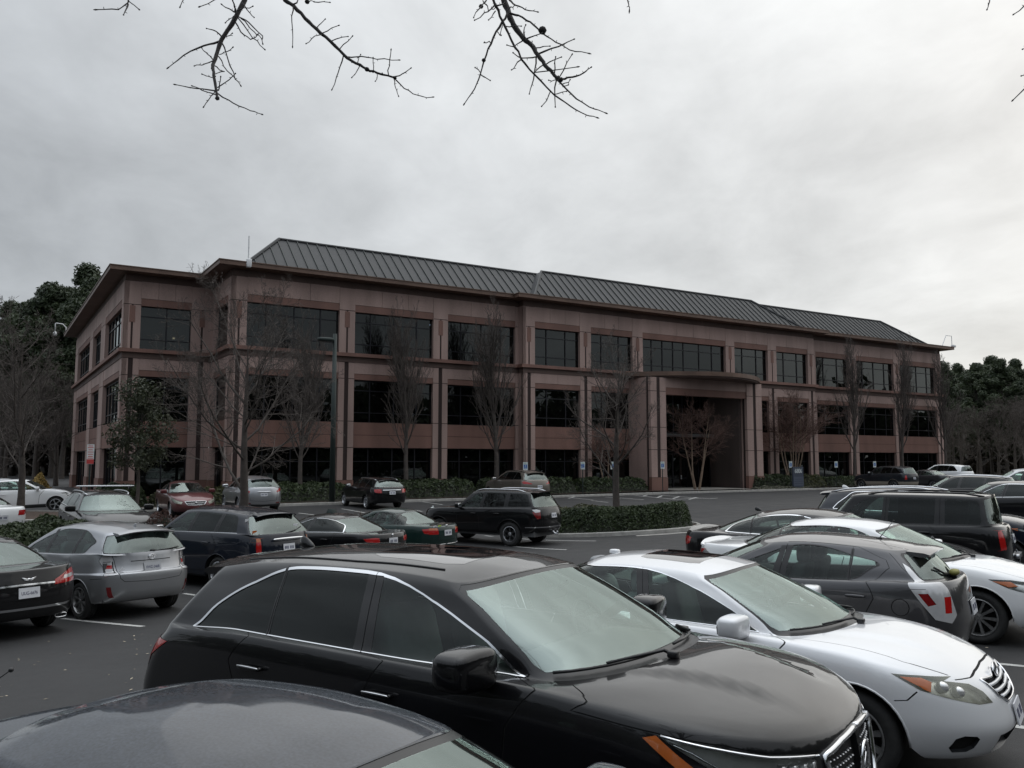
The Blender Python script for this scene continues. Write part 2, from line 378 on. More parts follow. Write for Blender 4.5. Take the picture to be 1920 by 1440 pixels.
    def inv(s, ax, pts, ir, jr):
        ax = list(ax); pts = np.atleast_2d(np.asarray(pts, float)); i0, i1 = ir; j0, j1 = jr
        sub = s.G[i0:i1+1, j0:j1+1][..., ax].reshape(-1, 2); nj = j1-j0+1
        ij = []
        for p in pts:
            q = int(np.argmin(((sub-p)**2).sum(1))); ij.append((i0+q//nj, j0+q % nj))
        ij = np.array(ij, float)
        for _ in range(10):
            e = .25
            P = s.ev(ij[:, 0], ij[:, 1])[:, ax]
            ia, ib = np.clip(ij[:, 0]-e, i0, i1), np.clip(ij[:, 0]+e, i0, i1); ja, jb = np.clip(ij[:, 1]-e, j0, j1), np.clip(ij[:, 1]+e, j0, j1)
            Di = (s.ev(ib, ij[:, 1])[:, ax]-s.ev(ia, ij[:, 1])[:, ax])/np.maximum(ib-ia, 1e-6)[:, None]
            Dj = (s.ev(ij[:, 0], jb)[:, ax]-s.ev(ij[:, 0], ja)[:, ax])/np.maximum(jb-ja, 1e-6)[:, None]
            r = pts-P; det = Di[:, 0]*Dj[:, 1]-Di[:, 1]*Dj[:, 0]; det = np.where(np.abs(det) < 1e-9, 1e-9, det)
            a = np.clip((r[:, 0]*Dj[:, 1]-r[:, 1]*Dj[:, 0])/det, -1.5, 1.5); b = np.clip((Di[:, 0]*r[:, 1]-Di[:, 1]*r[:, 0])/det, -1.5, 1.5)
            ij[:, 0] = np.clip(ij[:, 0]+a, i0, i1); ij[:, 1] = np.clip(ij[:, 1]+b, j0, j1)
        return ij
    def xat(s, j, x):
        """index i at which row j reaches x"""
        b = int(np.clip(math.floor(j), 0, s.NJ-2)); f = j-b
        col = s.G[:, b, 0]*(1-f)+s.G[:, b+1, 0]*f
        return float(np.interp(x, np.maximum.accumulate(col), np.arange(s.NI)))
    def pt(s, p):
        k, a, b = p; J = s.jr
        if k == 's': return s.inv((0, 2), [(a, b)], (2, s.NI-3), (J[1], J[6]))[0]
        if k == 'f': return s.inv((1, 2), [(a, b)], (0, s.iA+2), (J[1], J[7]))[0]
        if k == 'b': return s.inv((1, 2), [(a, b)], (s.iC-2, s.NI-1), (J[1], J[13]))[0]
        if k == 'h': return s.inv((0, 1), [(a, b)], (0, s.iA+s.ns//3), (J[5], J[9]))[0]
        if k == 'd': return s.inv((0, 1), [(a, b)], (s.iC-s.ns//3, s.NI-1), (J[5], J[9]))[0]
        if k == 't': return s.inv((0, 1), [(a, b)], (0, s.NI-1), (J[12], J[16]))[0]
        if k == 'g':
            j = lerp(J[9], J[12], b); return np.array([s.xat(j, a), j])
        if k == 'r':
            j = s.row(b); return np.array([s.xat(j, a), j])
        if k == 'w': return np.array([a*s.nf, s.row(b)])
        if k == 'k': return np.array([s.NI-1-a*s.nr, s.row(b)])
        if k == 'i': return np.array([a, b])
        raise KeyError(k)
    def xA(s, g):
        j = lerp(s.jr[9], s.jr[12], g); return float(s.ev(s.iA, j)[0])
    def uv(s, ij): return np.stack([np.interp(ij[:, 0], np.arange(s.NI), s.U), np.interp(ij[:, 1], np.arange(s.NJ), s.V)], 1)
    def ij(s, uv): return np.stack([np.interp(uv[:, 0], s.U, np.arange(s.NI)), np.interp(uv[:, 1], s.V, np.arange(s.NJ))], 1)
    def many(s, kind, ab):
        """surface parameters of several points of one kind at once"""
        J = s.jr; W_ = {'s': ((0, 2), (2, s.NI-3), (J[1], J[6])), 'f': ((1, 2), (0, s.iA+2), (J[1], J[7])), 'b': ((1, 2), (s.iC-2, s.NI-1), (J[1], J[13])), 'h': ((0, 1), (0, s.iA+s.ns//3), (J[5], J[9])), 'd': ((0, 1), (s.iC-s.ns//3, s.NI-1), (J[5], J[9])), 't': ((0, 1), (0, s.NI-1), (J[12], J[16]))}
        if kind in W_: ax, ir, jr = W_[kind]; return s.inv(ax, ab, ir, jr)
        return np.array([s.pt((kind, a, b)) for a, b in ab])
    def path(s, pts, closed=False, step=.05):
        """map a list of typed points to surface parameters, filling long edges in"""
        n = len(pts); ent = []; want = {}
        for q in range(n if closed else n-1):
            a, b = pts[q], pts[(q+1) % n]
            if a[0] == b[0] and a[0] not in 'wkri':
                d = math.hypot(b[1]-a[1], (b[2]-a[2])*(.45 if a[0] == 'g' else 1)); m = max(1, int(math.ceil(d/step)))
                for t in range(m): ent.append((a[0], lerp(a[1], b[1], t/m), lerp(a[2], b[2], t/m)))
            else: ent.append(a); ent.append(('mix', a, b))
        if not closed: ent.append(pts[-1])
        for e in ent:
            for p in ((e[1], e[2]) if e[0] == 'mix' else (e,)): want.setdefault(p[0], {})[(p[1], p[2])] = None
        for kd, dd in want.items():
            ks = list(dd)
            for kk, v in zip(ks, s.many(kd, ks)): dd[kk] = v
        out = []
        for e in ent:
            if e[0] != 'mix': out.append(want[e[0]][(e[1], e[2])]); continue
            pa, pb = want[e[1][0]][e[1][1:]], want[e[2][0]][e[2][1:]]; m = max(1, int(np.abs(pb-pa).max()/1.0))
            for t in range(1, m): out.append(lerp(pa, pb, t/m))
        return np.array(out)

def rp(poly, r, n=4, ky=1.0):
    """round the corners of a 2-D polygon"""
    out = []; m = len(poly)
    for i in range(m):
        p0, p1, p2 = (np.array([q[0], q[1]*ky], float) for q in (poly[i-1], poly[i], poly[(i+1) % m]))
        a, b = p0-p1, p2-p1; la, lb = np.linalg.norm(a), np.linalg.norm(b); d = min(r, la*.45, lb*.45)
        s0, s1 = p1+a/la*d, p1+b/lb*d
        for k in range(n+1):
            t = k/n; q = (1-t)**2*s0+2*t*(1-t)*p1+t*t*s1; out.append((q[0], q[1]/ky))
    return out
def offpoly(uv, d):
    """grow (d>0) a polygon in metric surface space"""
    n = len(uv); nxt, prv = np.roll(uv, -1, 0), np.roll(uv, 1, 0); t = nxt-prv; t /= np.maximum(np.linalg.norm(t, axis=1, keepdims=True), 1e-9)
    area = .5*np.sum(uv[:, 0]*nxt[:, 1]-nxt[:, 0]*uv[:, 1]); nn = np.stack([t[:, 1], -t[:, 0]], 1)*(1 if area > 0 else -1)
    return uv+nn*d
def pip(poly, P):
    x, y = P[:, 0], P[:, 1]; r = np.zeros(len(P), bool); n = len(poly); j = n-1
    for i in range(n):
        xi, yi = poly[i]; xj, yj = poly[j]
        c = ((yi > y) != (yj > y)) & (x < (xj-xi)*(y-yi)/((yj-yi) if abs(yj-yi) > 1e-12 else 1e-12)+xi); r ^= c; j = i
    return r

class Feature:
    def __init__(s, label, uv, line=False): s.label = label; s.uv = uv; s.line = line

def cut_skin(S, feats):
    """constrained triangulation of the skin's parameter sheet; every triangle gets the label of the first feature that holds it"""
    gi, gj = np.meshgrid(np.arange(S.NI), np.arange(S.NJ), indexing='ij')
    base = S.uv(np.stack([gi.ravel(), gj.ravel()], 1).astype(float))
    keep = np.ones(len(base), bool); vs_, es = [], []
    for f in feats:
        n0 = len(vs_); n = len(f.uv); q = f.uv.copy()
        q[:, 0] = np.clip(q[:, 0], 0, S.U[-1]); q[:, 1] = np.clip(q[:, 1], 0, S.V[-1]); f.uv = q
        vs_ += [tuple(p) for p in q]; es += [(n0+a, n0+(a+1) % n) for a in range(n)]
    if vs_:
        fv = np.array(vs_); cell = {}
        for p in fv: cell.setdefault((int(p[0]/.02), int(p[1]/.02)), []).append(p)
        for q, p in enumerate(base):
            a, b = int(p[0]/.02), int(p[1]/.02)
            if q % S.NJ in (0, S.NJ-1) or q < S.NJ or q >= len(base)-S.NJ: continue
            for u in (a-1, a, a+1):
                for v in (b-1, b, b+1):
                    for w in cell.get((u, v), ()):
                        if abs(w[0]-p[0])+abs(w[1]-p[1]) < .009: keep[q] = False
    pts = [Vector((float(a), float(b))) for a, b in vs_]+[Vector((float(a), float(b))) for a, b in base[keep]]
    V, _, F, *_ = delaunay_2d_cdt(pts, es, [], 0, 1e-6)
    V = np.array([(v.x, v.y) for v in V]); F = np.array(F)
    C = V[F].mean(1); lab = np.full(len(F), 'body', dtype=object); done = np.zeros(len(F), bool)
    for f in feats:
        b0, b1 = f.uv.min(0), f.uv.max(0); m = ~done & (C[:, 0] >= b0[0]) & (C[:, 0] <= b1[0]) & (C[:, 1] >= b0[1]) & (C[:, 1] <= b1[1])
        idx = np.nonzero(m)[0]
        if len(idx) == 0: continue
        ins = pip(f.uv, C[idx]); lab[idx[ins]] = f.label; done[idx[ins]] = True
    ij = S.ij(V); P = S.ev(ij[:, 0], ij[:, 1]); Nn = S.ev(ij[:, 0], ij[:, 1], S.N); Nn /= np.maximum(np.linalg.norm(Nn, axis=1, keepdims=True), 1e-9)
    # outward winding
    T = P[F]; fn = np.cross(T[:, 1]-T[:, 0], T[:, 2]-T[:, 0]); flip = (fn*Nn[F].mean(1)).sum(1) < 0
    F[flip] = F[flip][:, ::-1]
    ok = np.linalg.norm(fn, axis=1) > 1e-9
    return P, Nn, F[ok], lab[ok]

WHEELS = {}
def wheel_meshes(style):
    if style in WHEELS: return WHEELS[style]
    n, kind, rr = style
    t = MB(); w = .30
    t.lathe([(rr+.0, -w+.06), (rr+.10, -w+.01), (.86, -w), (.955, -w*.80), (.99, -w*.55), (1.0, -.07), (.975, -.07), (.975, -.045), (1, -.045), (1, .045), (.975, .045), (.975, .07), (1, .07), (.99, w*.55), (.955, w*.80), (.86, w), (rr+.10, w-.01), (rr, w-.06)], 40)
    ty = t.build('wheel', M_RUBBER, smooth=True); tm = ty.data; bpy.data.objects.remove(ty)
    r = MB(); d0 = w-.07                       # outer face towards +y
    r.lathe([(rr+.015, d0+.035), (rr-.02, d0+.045), (rr-.05, d0+.01), (rr-.07, d0-.25), (rr-.07, -w+.05)], 40)
    r.lathe([(0, d0+.0), (.07, d0+.005), (.085, d0-.015), (.16, d0-.03), (.17, d0-.12)], 20)
    for k in range(n):
        a = 2*math.pi*k/n
        offs = ((0, .5),) if kind == 'single' else ((-.085, .36), (.085, .36))
        for da, wd in offs:
            c = [(.10, .055*wd*2, d0-.03, d0-.12), (.36, .048*wd*2+.004, d0-.015, d0-.10), (rr-.05, .062*wd*2+.01, d0+.02, d0-.07)]
            if kind == 'fat': c = [(.10, .085, d0-.03, d0-.12), (.36, .075, d0-.02, d0-.10), (rr-.05, .125, d0+.02, d0-.07)]
            vv, ff = [], []
            for q, (ra, hw, yo, yi) in enumerate(c):
                aa = a+da*(1 if q == 2 else .5 if q == 1 else .3)*(1 if kind == 'double' else 0)
                u = Vector((math.cos(aa), 0, math.sin(aa))); p = Vector((-math.sin(aa), 0, math.cos(aa)))
                for sg, yy in ((-1, yi), (-.75, yo), (.75, yo), (1, yi)): vv.append(u*ra+p*hw*sg+Vector((0, yy, 0)))
            for q in range(2):
                for e in range(3): ff.append((q*4+e, q*4+e+1, q*4+4+e+1, q*4+4+e))
            r.add(vv, ff)
    for k in range(5):
        a = 2*math.pi*(k+.5)/5; r.superell((.115*math.cos(a), d0-.02, .115*math.sin(a)), (.016, .02, .016), nu=6, nv=4)
    ro = r.build('rim', M_SATIN, angle=40)
    b = MB(); b.lathe([(0, d0-.24), (rr-.06, d0-.24)], 24); b.lathe([(0, d0-.17), (rr*.72, d0-.17), (rr*.72, d0-.2)], 24)
    bo = b.build('brake_disc', M_UNDER); WHEELS[style] = (tm, ro.data, bo.data)
    bpy.data.objects.remove(ro); bpy.data.objects.remove(bo); return WHEELS[style]

SEATMESH = {}
def seat_mesh():
    if 's' in SEATMESH: return SEATMESH['s']
    b = MB()
    b.superell((.12, 0, .13), (.27, .25, .10), (.35, .5), 16, 8)
    def lean(q): q = q.copy(); q.x -= (q.z+.33)*.28; return q
    b.superell((-.17, 0, .50), (.09, .245, .34), (.4, .35), 16, 10, lean)
    b.superell((-.35, 0, .93), (.06, .14, .10), (.5, .5), 12, 8)
    b.tube([(-.30, -.05, .78), (-.35, -.05, .9)], .008, 6); b.tube([(-.30, .05, .78), (-.35, .05, .9)], .008, 6)
    o = b.build('seat', M_SEAT, smooth=True); SEATMESH['s'] = o.data; bpy.data.objects.remove(o); return SEATMESH['s']

CARS = {}
def submesh(P, Nn, F, off=0.0):
    ids, inv = np.unique(F, return_inverse=True); return P[ids]+Nn[ids]*off, Nn[ids], inv.reshape(F.shape)
def boundary(F):
    cnt = {}
    for a, b, c in F:
        for e in ((a, b), (b, c), (c, a)): cnt[(min(e), max(e))] = cnt.get((min(e), max(e)), []) + [e]
    return [v[0] for v in cnt.values() if len(v) == 1]

class Car:
    def __init__(k, c, name, label, cat='car', group=None, lod=1):
        k.c = c; k.lod = lod; k.S = S = Skin(c, lod); k.L, k.Wd, k.H = c['L'], c['W']/2, c['H']; k.xc = k.L/2
        k.root = empty(name); tag(k.root, label, cat, group); k.parts = {}
        k.body_mat = c['paint']; k.feats = []
        k.tri = {}
    # ---- placing helpers
    def loc(k, P, side=1):
        P = np.atleast_2d(P); return np.stack([k.xc-P[:, 0], P[:, 1]*side, P[:, 2]], 1)
    def on(k, p, off=0.0, side=1):
        ij = k.S.pt(p); q = k.S.ev(ij[0], ij[1]); n = k.S.ev(ij[0], ij[1], k.S.N); n = n/max(np.linalg.norm(n), 1e-9)
        return k.loc(q+n*off, side)[0], np.array([-n[0], n[1]*side, n[2]])
    def feat(k, label, pts, closed=True, grow=0.0):
        uv = k.S.uv(k.S.path(pts, True))
        if grow: uv = offpoly(uv, grow)
        k.feats.append(Feature(label, uv)); return uv
    def gap(k, pts, w=.0035, label='gap'):
        if k.lod == 0: return
        uv = k.S.uv(k.S.path(pts, False, .06)); d = np.gradient(uv, axis=0); d /= np.maximum(np.linalg.norm(d, axis=1, keepdims=True), 1e-9)
        n = np.stack([-d[:, 1], d[:, 0]], 1); w = w*(1.0 if k.lod == 2 else 1.5)
        k.feats.append(Feature(label, np.concatenate([uv+n*w, (uv-n*w)[::-1]])))
    def tube(k, name, pts, r, m, off=.0, both=True, closed=False, parent=None, n=6, step=.05):
        ij = k.S.path(pts, closed, step); P = k.S.ev(ij[:, 0], ij[:, 1]); Nn = k.S.ev(ij[:, 0], ij[:, 1], k.S.N); P = P+Nn*off
        out = []
        for sd in ((1, -1) if both else (1,)):
            out.append(MB().tube(k.loc(P, sd), r, n, closed).build(name, m, parent or k.root, smooth=True))
        return out
    def ctube(k, name, pts, r, m, off=0., parent=None, n=6):
        """one tube running across the centre line: half path from the side to the middle, then mirrored"""
        ij = k.S.path(pts, False); P = k.S.ev(ij[:, 0], ij[:, 1])+k.S.ev(ij[:, 0], ij[:, 1], k.S.N)*off
        A = k.loc(P, 1); B = k.loc(P, -1)[::-1]
        return MB().tube(np.concatenate([A, B[1:]]), r, n).build(name, m, parent or k.root, smooth=True)
    # ---- feature sets shared by all kinds
    def standard(k):
        c, S, L = k.c, k.S, k.L
        for xa in (c['xaf'], c['xar']):
            R = c.get('arch', c['tr']+.055); zc = c['tr']
            pts = [('s', xa+R*math.cos(t), zc+R*math.sin(t)) for t in np.linspace(-.35, math.pi+.35, 25)]
            good = [p for p in pts if p[2] > .27]
            k.feat('hole', good+[('r', good[-1][1]-.005, 0.0), ('r', good[0][1]+.005, 0.0)])
            k.__dict__.setdefault('arches', []).append(([p for p in good]))
        for lab, pts in c.get('pre', []): k.feat(lab, pts)
        for pts in c.get('gaps', []): k.gap(pts)
        for lab, pts in c.get('feats', []): k.feat(lab, pts)
        # door seams
        sm = c.get('seams', [])
        for q in sm: k.gap([('r', q[0][0], 8.95)]+[('s', x, z) for x, z in q[1:]])
        for a, b in zip(sm[:-1], sm[1:]): k.gap([('s', a[-1][0], a[-1][1]), ('s', b[-1][0], b[-1][1])])
        # side windows
        d = c['dlo']; gb, gt, m = d['gb'], d['gt'], d['m']
        pol = [(S.xA(gb)+m+.05, gb, d.get('rfb', .03))]+[(x, g, r) for x, g, r in d['rear']]
        pol += [(S.xA(gt)+m+d.get('top', .12), gt, d.get('rft', .25))]
        out = []
        n = len(pol)
        P2 = [(p[0], p[1]) for p in pol]
        for i in range(n):
            p0, p1, p2 = (np.array([q[0], q[1]*.45]) for q in (P2[i-1], P2[i], P2[(i+1) % n])); r = pol[i][2]
            a, b = p0-p1, p2-p1; la, lb = np.linalg.norm(a), np.linalg.norm(b); dd = min(r, la*.48, lb*.48)
            for t in np.linspace(0, 1, 7): q = (1-t)**2*(p1+a/la*dd)+2*t*(1-t)*p1+t*t*(p1+b/lb*dd); out.append(('g', q[0], q[1]/.45))
        uvd = S.uv(S.path(out, True, .05))
        pil = d.get('pillars', [])
        for pi_, (xb, xt, hw) in enumerate(pil):
            if hw > 0:
                k.gap([('g', xb, -.02), ('g', xt, gt+.04)], .003)
            h_ = abs(hw); k.feats.append(Feature('pillar%d' % pi_, S.uv(S.path([('g', xb-h_, gb), ('g', xb+h_, gb), ('g', xt+h_*.9, gt-.005), ('g', xt-h_*.9, gt-.005)], True))))
        # pillars only count inside the window opening: clip by labelling order
        k.dlo_uv = uvd; k.dlo_pts = out
        xs = sorted([(p[0]+p[1])/2 for p in pil])
        k.winx = xs
        k.feats.append(Feature('window', uvd))
        tw = d.get('trimw', .018)
        if tw: k.feats.append(Feature('wtrim', offpoly(uvd, tw)))
        w = c.get('ws', (.86, .82, .10, .90)); a, b, lo, hi = w
        k.feats.append(Feature('windshield', S.uv(S.path([('w', 0, 9+3*lo), ('w', a*.6, 9+3*lo), ('w', a-.03, 9+3*lo+.02), ('w', a, 9+3*lo+.2), ('w', b+.01, 9+3*hi-.2), ('w', b-.03, 9+3*hi-.03), ('w', b*.6, 9+3*hi), ('w', 0, 9+3*hi)], True))))
        k.feats.append(Feature('wseal', S.uv(S.path([('w', 0, 8.9), ('w', .975, 8.93), ('w', a+.045, 9+3*lo+.3), ('w', b+.05, 9+3*hi), ('w', b, 11.93), ('w', 0, 11.93)], True))))
        a, b, lo, hi = c.get('rw', (.80, .74, .10, .86))
        if a:
            k.feats.append(Feature('rearwin', S.uv(S.path([('k', 0, 9+3*lo), ('k', a*.6, 9+3*lo), ('k', a-.04, 9+3*lo+.03), ('k', a, 9+3*lo+.25), ('k', b, 9+3*hi-.25), ('k', b-.04, 9+3*hi-.03), ('k', b*.6, 9+3*hi), ('k', 0, 9+3*hi)], True))))
            k.feats.append(Feature('rseal', S.uv(S.path([('k', 0, 9+3*lo-.12), ('k', a+.0, 9+3*lo-.12), ('k', a+.05, 9+3*lo+.2), ('k', b+.05, 9+3*hi-.1), ('k', b, 9+3*hi+.1), ('k', 0, 9+3*hi+.1)], True))))
        for q, (a, b) in enumerate(zip(sm[:-1], sm[1:])):
            k.feat('door%d' % q, [('r', a[0][0], 8.95)]+[('s', x, z) for x, z in a[1:]]+[('s', x, z) for x, z in b[1:][::-1]]+[('r', b[0][0], 8.95)])
        for lab, pts in c.get('post', []): k.feat(lab, pts)
    CENTER = {'body', 'windshield', 'wseal', 'rearwin', 'rseal', 'hood', 'lid', 'fbumper', 'rbumper', 'grille', 'lowgrille', 'sunroof', 'roofglass', 'gap', 'lidtrim', 'rvalance', 'recess'}
    def spec(k, lab):
        c = k.c; pm = k.body_mat
        base = lab
        if lab.startswith('door'): return ('door', pm, 0)
        if lab.startswith('pillar'): return ('pillar_trim', M_BLACKTRIM, 0)
        return {'body': ('body', pm, 0), 'window': ('window', c.get('glass', M_GLASS), -.002), 'pillar': ('pillar_trim', M_BLACKTRIM, 0), 'wtrim': ('window_trim', c.get('trim', M_BLACKTRIM), .004),
            'windshield': ('windshield', M_WSCREEN if k.lod else M_WSCREEN, 0), 'wseal': ('windshield_seal', M_BLACKTRIM, -.002), 'rearwin': ('rear_window', c.get('rglass', M_REAR), 0), 'rseal': ('rear_window_seal', M_BLACKTRIM, -.002),
            'hood': ('hood', pm, 0), 'lid': (c.get('lidname', 'tailgate'), pm, 0), 'fbumper': ('front_bumper', pm, 0), 'rbumper': ('rear_bumper', pm, 0), 'grille': ('grille', M_GAP, -.03), 'lowgrille': ('lower_grille', M_GAP, -.03),
            'sunroof': ('sunroof', M_ROOFGLASS, .001), 'gap': ('panel_gap', M_GAP, -.004), 'headlight': ('headlight', c.get('lens', M_LENS), .002), 'tail': ('tail_light', M_RED, .005), 'tail2': ('tail_light', M_DKRED, .005), 'tailw': ('reversing_light', M_LENSW, .005), 'tailc': ('tail_light', M_LENSW, .005),
            'amber': ('indicator', M_AMBER, .004), 'clad': ('cladding', M_PLASTIC, .003), 'beige': ('cladding', c.get('clad', M_PLASTIC), .006), 'lidtrim': ('chrome_strip', M_CHROME, .008), 'strip': ('chrome_strip', M_CHROME, .006), 'rvalance': ('rear_valance', M_PLASTIC, 0), 'recess': ('plate_recess', pm, -.02),
            'fog': ('fog_light_recess', M_GAP, -.03), 'refl': ('reflector', M_DKRED, .003), 'cap': ('fuel_flap', pm, 0), 'spoilerlamp': ('brake_light', M_RED, .003), 'foglamp': ('fog_light', M_LAMPIN, .003)}[base]
    def cut(k):
        P, Nn, F, lab = cut_skin(k.S, k.feats); k.P, k.Nn, k.F, k.lab = P, Nn, F, lab
        groups = {}
        for l in set(lab):
            if l == 'hole': continue
            groups[l] = F[lab == l]
        order = sorted(groups, key=lambda q: (q != 'body', q))
        for l in order:
            Fl = groups[l]
            if l == 'window':
                cx = P[Fl].mean(1)[:, 0]; edges = [-9]+k.winx+[99]
                # split by the pillar's slanted line
                z = P[Fl].mean(1)[:, 2]; z0, z1 = z.min(), z.max(); ids = np.zeros(len(Fl), int)
                for xb, xt, hw in k.c['dlo'].get('pillars', []): ids += (cx > lerp(xb, xt, (z-z0)/max(z1-z0, 1e-6))).astype(int)
                for q in range(ids.max()+1):
                    if (ids == q).any(): k.emit(l, Fl[ids == q], k.c.get('glass2') if (q > 0 and 'glass2' in k.c) else None)
            else: k.emit(l, Fl)
    def emit(k, l, Fl, mover=None):
        nm, m, off = k.spec(l); m = mover or m
        P, Nn, F = submesh(k.P, k.Nn, Fl, off)
        L1 = k.loc(P, 1); N1 = np.stack([-Nn[:, 0], Nn[:, 1], Nn[:, 2]], 1); L2 = L1*[1, -1, 1]; N2 = N1*[1, -1, 1]
        Fa = F[:, ::-1]                     # x was flipped: left half turns winding
        # after flipping x the left half is mirrored
        if l in k.CENTER:
            V = np.concatenate([L1, L2]); NN = np.concatenate([N1, N2]); FF = np.concatenate([Fa, F+len(L1)])
            o = meshobj(nm, V, FF.tolist(), m, k.root, normals=NN); k.parts.setdefault(l, []).append(o); objs = [(o, None)]
        else:
            objs = []
            for sd, V, NN, FF in ((1, L1, N1, Fa), (-1, L2, N2, F)):
                o = meshobj(nm, V, FF.tolist(), m, k.root, normals=NN); k.parts.setdefault(l, []).append(o); objs.append((o, sd))
        if l in ('headlight', 'grille', 'lowgrille', 'fog') and k.lod > 0:
            # recessed bowl with a rim wall
            dep = -.045 if l == 'headlight' else 0.0
            bd = boundary(F); P0, N0, _ = submesh(k.P, k.Nn, Fl, .001); Pi, _, _ = submesh(k.P, k.Nn, Fl, dep if l == 'headlight' else off)
            vv = []; ff = []
            for a, b in bd:
                n = len(vv); vv += [P0[a], P0[b], Pi[b], Pi[a]]; ff.append((n, n+1, n+2, n+3))
            par = {1: None, -1: None}
            for o, sd in objs: par[sd if sd else 1] = o
            for sd in (1, -1):
                p_ = par.get(sd) or objs[0][0]
                if l in k.CENTER and sd == -1: p_ = objs[0][0]
                if l == 'headlight':
                    meshobj('reflector', k.loc(Pi, sd), F.tolist(), k.c.get('lampin', M_LAMPIN), p_, smooth=True)
                if vv: meshobj('rim_wall', k.loc(np.array(vv), sd), ff, M_LAMPDK, p_)
    # ---- added pieces
    def wheels(k):
        c = k.c; tm, rm, bm = wheel_meshes(c.get('wheel', (5, 'single', .70))); wd = c.get('tw', .22)
        for xa, st in ((c['xaf'], c.get('steer', 0)), (c['xar'], 0)):
            for sd in (1, -1):
                w = fromdata('wheel', tm, k.root); w.location = (k.xc-xa, sd*(k.Wd-c.get('track', .035)-wd/2), c['tr'])
                w.scale = (c['tr'], wd/.6, c['tr']); w.rotation_euler = (0, random.uniform(0, 6), (0 if sd > 0 else math.pi)+rad(st))
                r = fromdata('rim', rm, w); fromdata('brake_disc', bm, w)
                if 'rimmat' in c: r.material_slots[0].link = 'OBJECT'; r.material_slots[0].material = c['rimmat']
        # wheel housings and arch lips
        for pts in k.arches:
            ij = k.S.path(pts, False, .08); P = k.S.ev(ij[:, 0], ij[:, 1]); cx = P[:, 0].mean()
            for sd in (1, -1):
                A = k.loc(P, sd); B = A.copy(); B[:, 1] = sd*(k.Wd-.42)
                n = len(A); V = np.concatenate([A, B]); ff = [(q, q+1, n+q+1, n+q) for q in range(n-1)]+[tuple(range(n, 2*n))]
                meshobj('wheel_housing', V, ff, M_UNDER, k.root)
                if k.lod: MB().tube(k.loc(P-[0, .004, 0], sd), .009, 6).build('arch_lip', k.c.get('lip', k.body_mat), k.root, smooth=True)
        P = k.S.G[::3, 0]; V1 = k.loc(P, 1); V2 = k.loc(P, -1)
        n = len(V1); V = np.concatenate([V1, V2]); V[:, 2] += .05; V[:, 1] *= .97
        meshobj('underbody', V, [(q, q+1, n+q+1, n+q) for q in range(n-1)], M_UNDER, k.root)
    def cabin(k):
        c = k.c; zb = float(prof(c['belt'], c['xw0']+.6)); w = c['Wg']-.07; x0, x1 = c['xw0']+.12, c['xr0']-.14; x1 = min(x1, c.get('cabx', x1))
        z0 = .32; z1 = zb-.03
        V = [(k.xc-x, y, z) for x in (x0, x1) for y in (-w, w) for z in (z0, z1)]
        fs = [(0, 2, 6, 4), (0, 4, 5, 1), (2, 3, 7, 6), (0, 1, 3, 2), (4, 6, 7, 5)]
        if k.lod == 0: fs.append((1, 5, 7, 3))
        meshobj('cabin_floor', V, fs, M_INT, k.root)
        if k.lod == 0: return
        d = MB(); d.superell((k.xc-(c['xw0']+.50), 0, z1-.05), (.34, w-.01, .14), (.35, .6), 20, 8); d.build('dashboard', M_INT, k.root, smooth=True)
        sx = c.get('seatx', c['xw0']+1.28); zs = c.get('seatz', c['H']-1.20)
        seats = [(sx, .37), (sx, -.37)]
        if c.get('rear_seats', 'shelf' not in c): seats += [(sx+.85, .37), (sx+.85, -.37)]
        for x, y in seats:
            s_ = fromdata('seat', seat_mesh(), k.root); s_.location = (k.xc-x, y, zs)
            if 'seatmat' in c: s_.material_slots[0].link = 'OBJECT'; s_.material_slots[0].material = c['seatmat']
        t = MB(); a = [(0, .185*math.cos(q), .185*math.sin(q)) for q in np.linspace(0, 2*math.pi, 25)[:-1]]; t.tube(a, .016, 6, True)
        t.superell((-.03, 0, -.01), (.03, .075, .06)); t.tube([(0, -.17, .02), (-.02, 0, 0), (0, .17, .02)], .012, 6); t.tube([(-.02, 0, 0), (-.3, 0, -.06)], .03, 8)
        o = t.build('steering_wheel', M_INT, k.root, smooth=True); o.location = (k.xc-(sx-.62), .37, z1+.09); o.rotation_euler = (0, rad(-25+180), 0)
        if c.get('shelf'):
            MB().box((k.xc-c['xr0']+.05, -w, z1-.02), (k.xc-c['shelf'], w, z1+.01)).build('parcel_shelf', M_INT, k.root)
        mr = MB(); ws_, _ = k.on(('w', 0, 11.3)); mr.superell((ws_[0]-.09, 0, ws_[2]-.07), (.02, .12, .035), (.5, .6)); mr.tube([(ws_[0]-.08, 0, ws_[2]-.05), (ws_[0]-.01, 0, ws_[2])], .012, 6)
        mr.build('rear_view_mirror', M_INT, k.root, smooth=True)
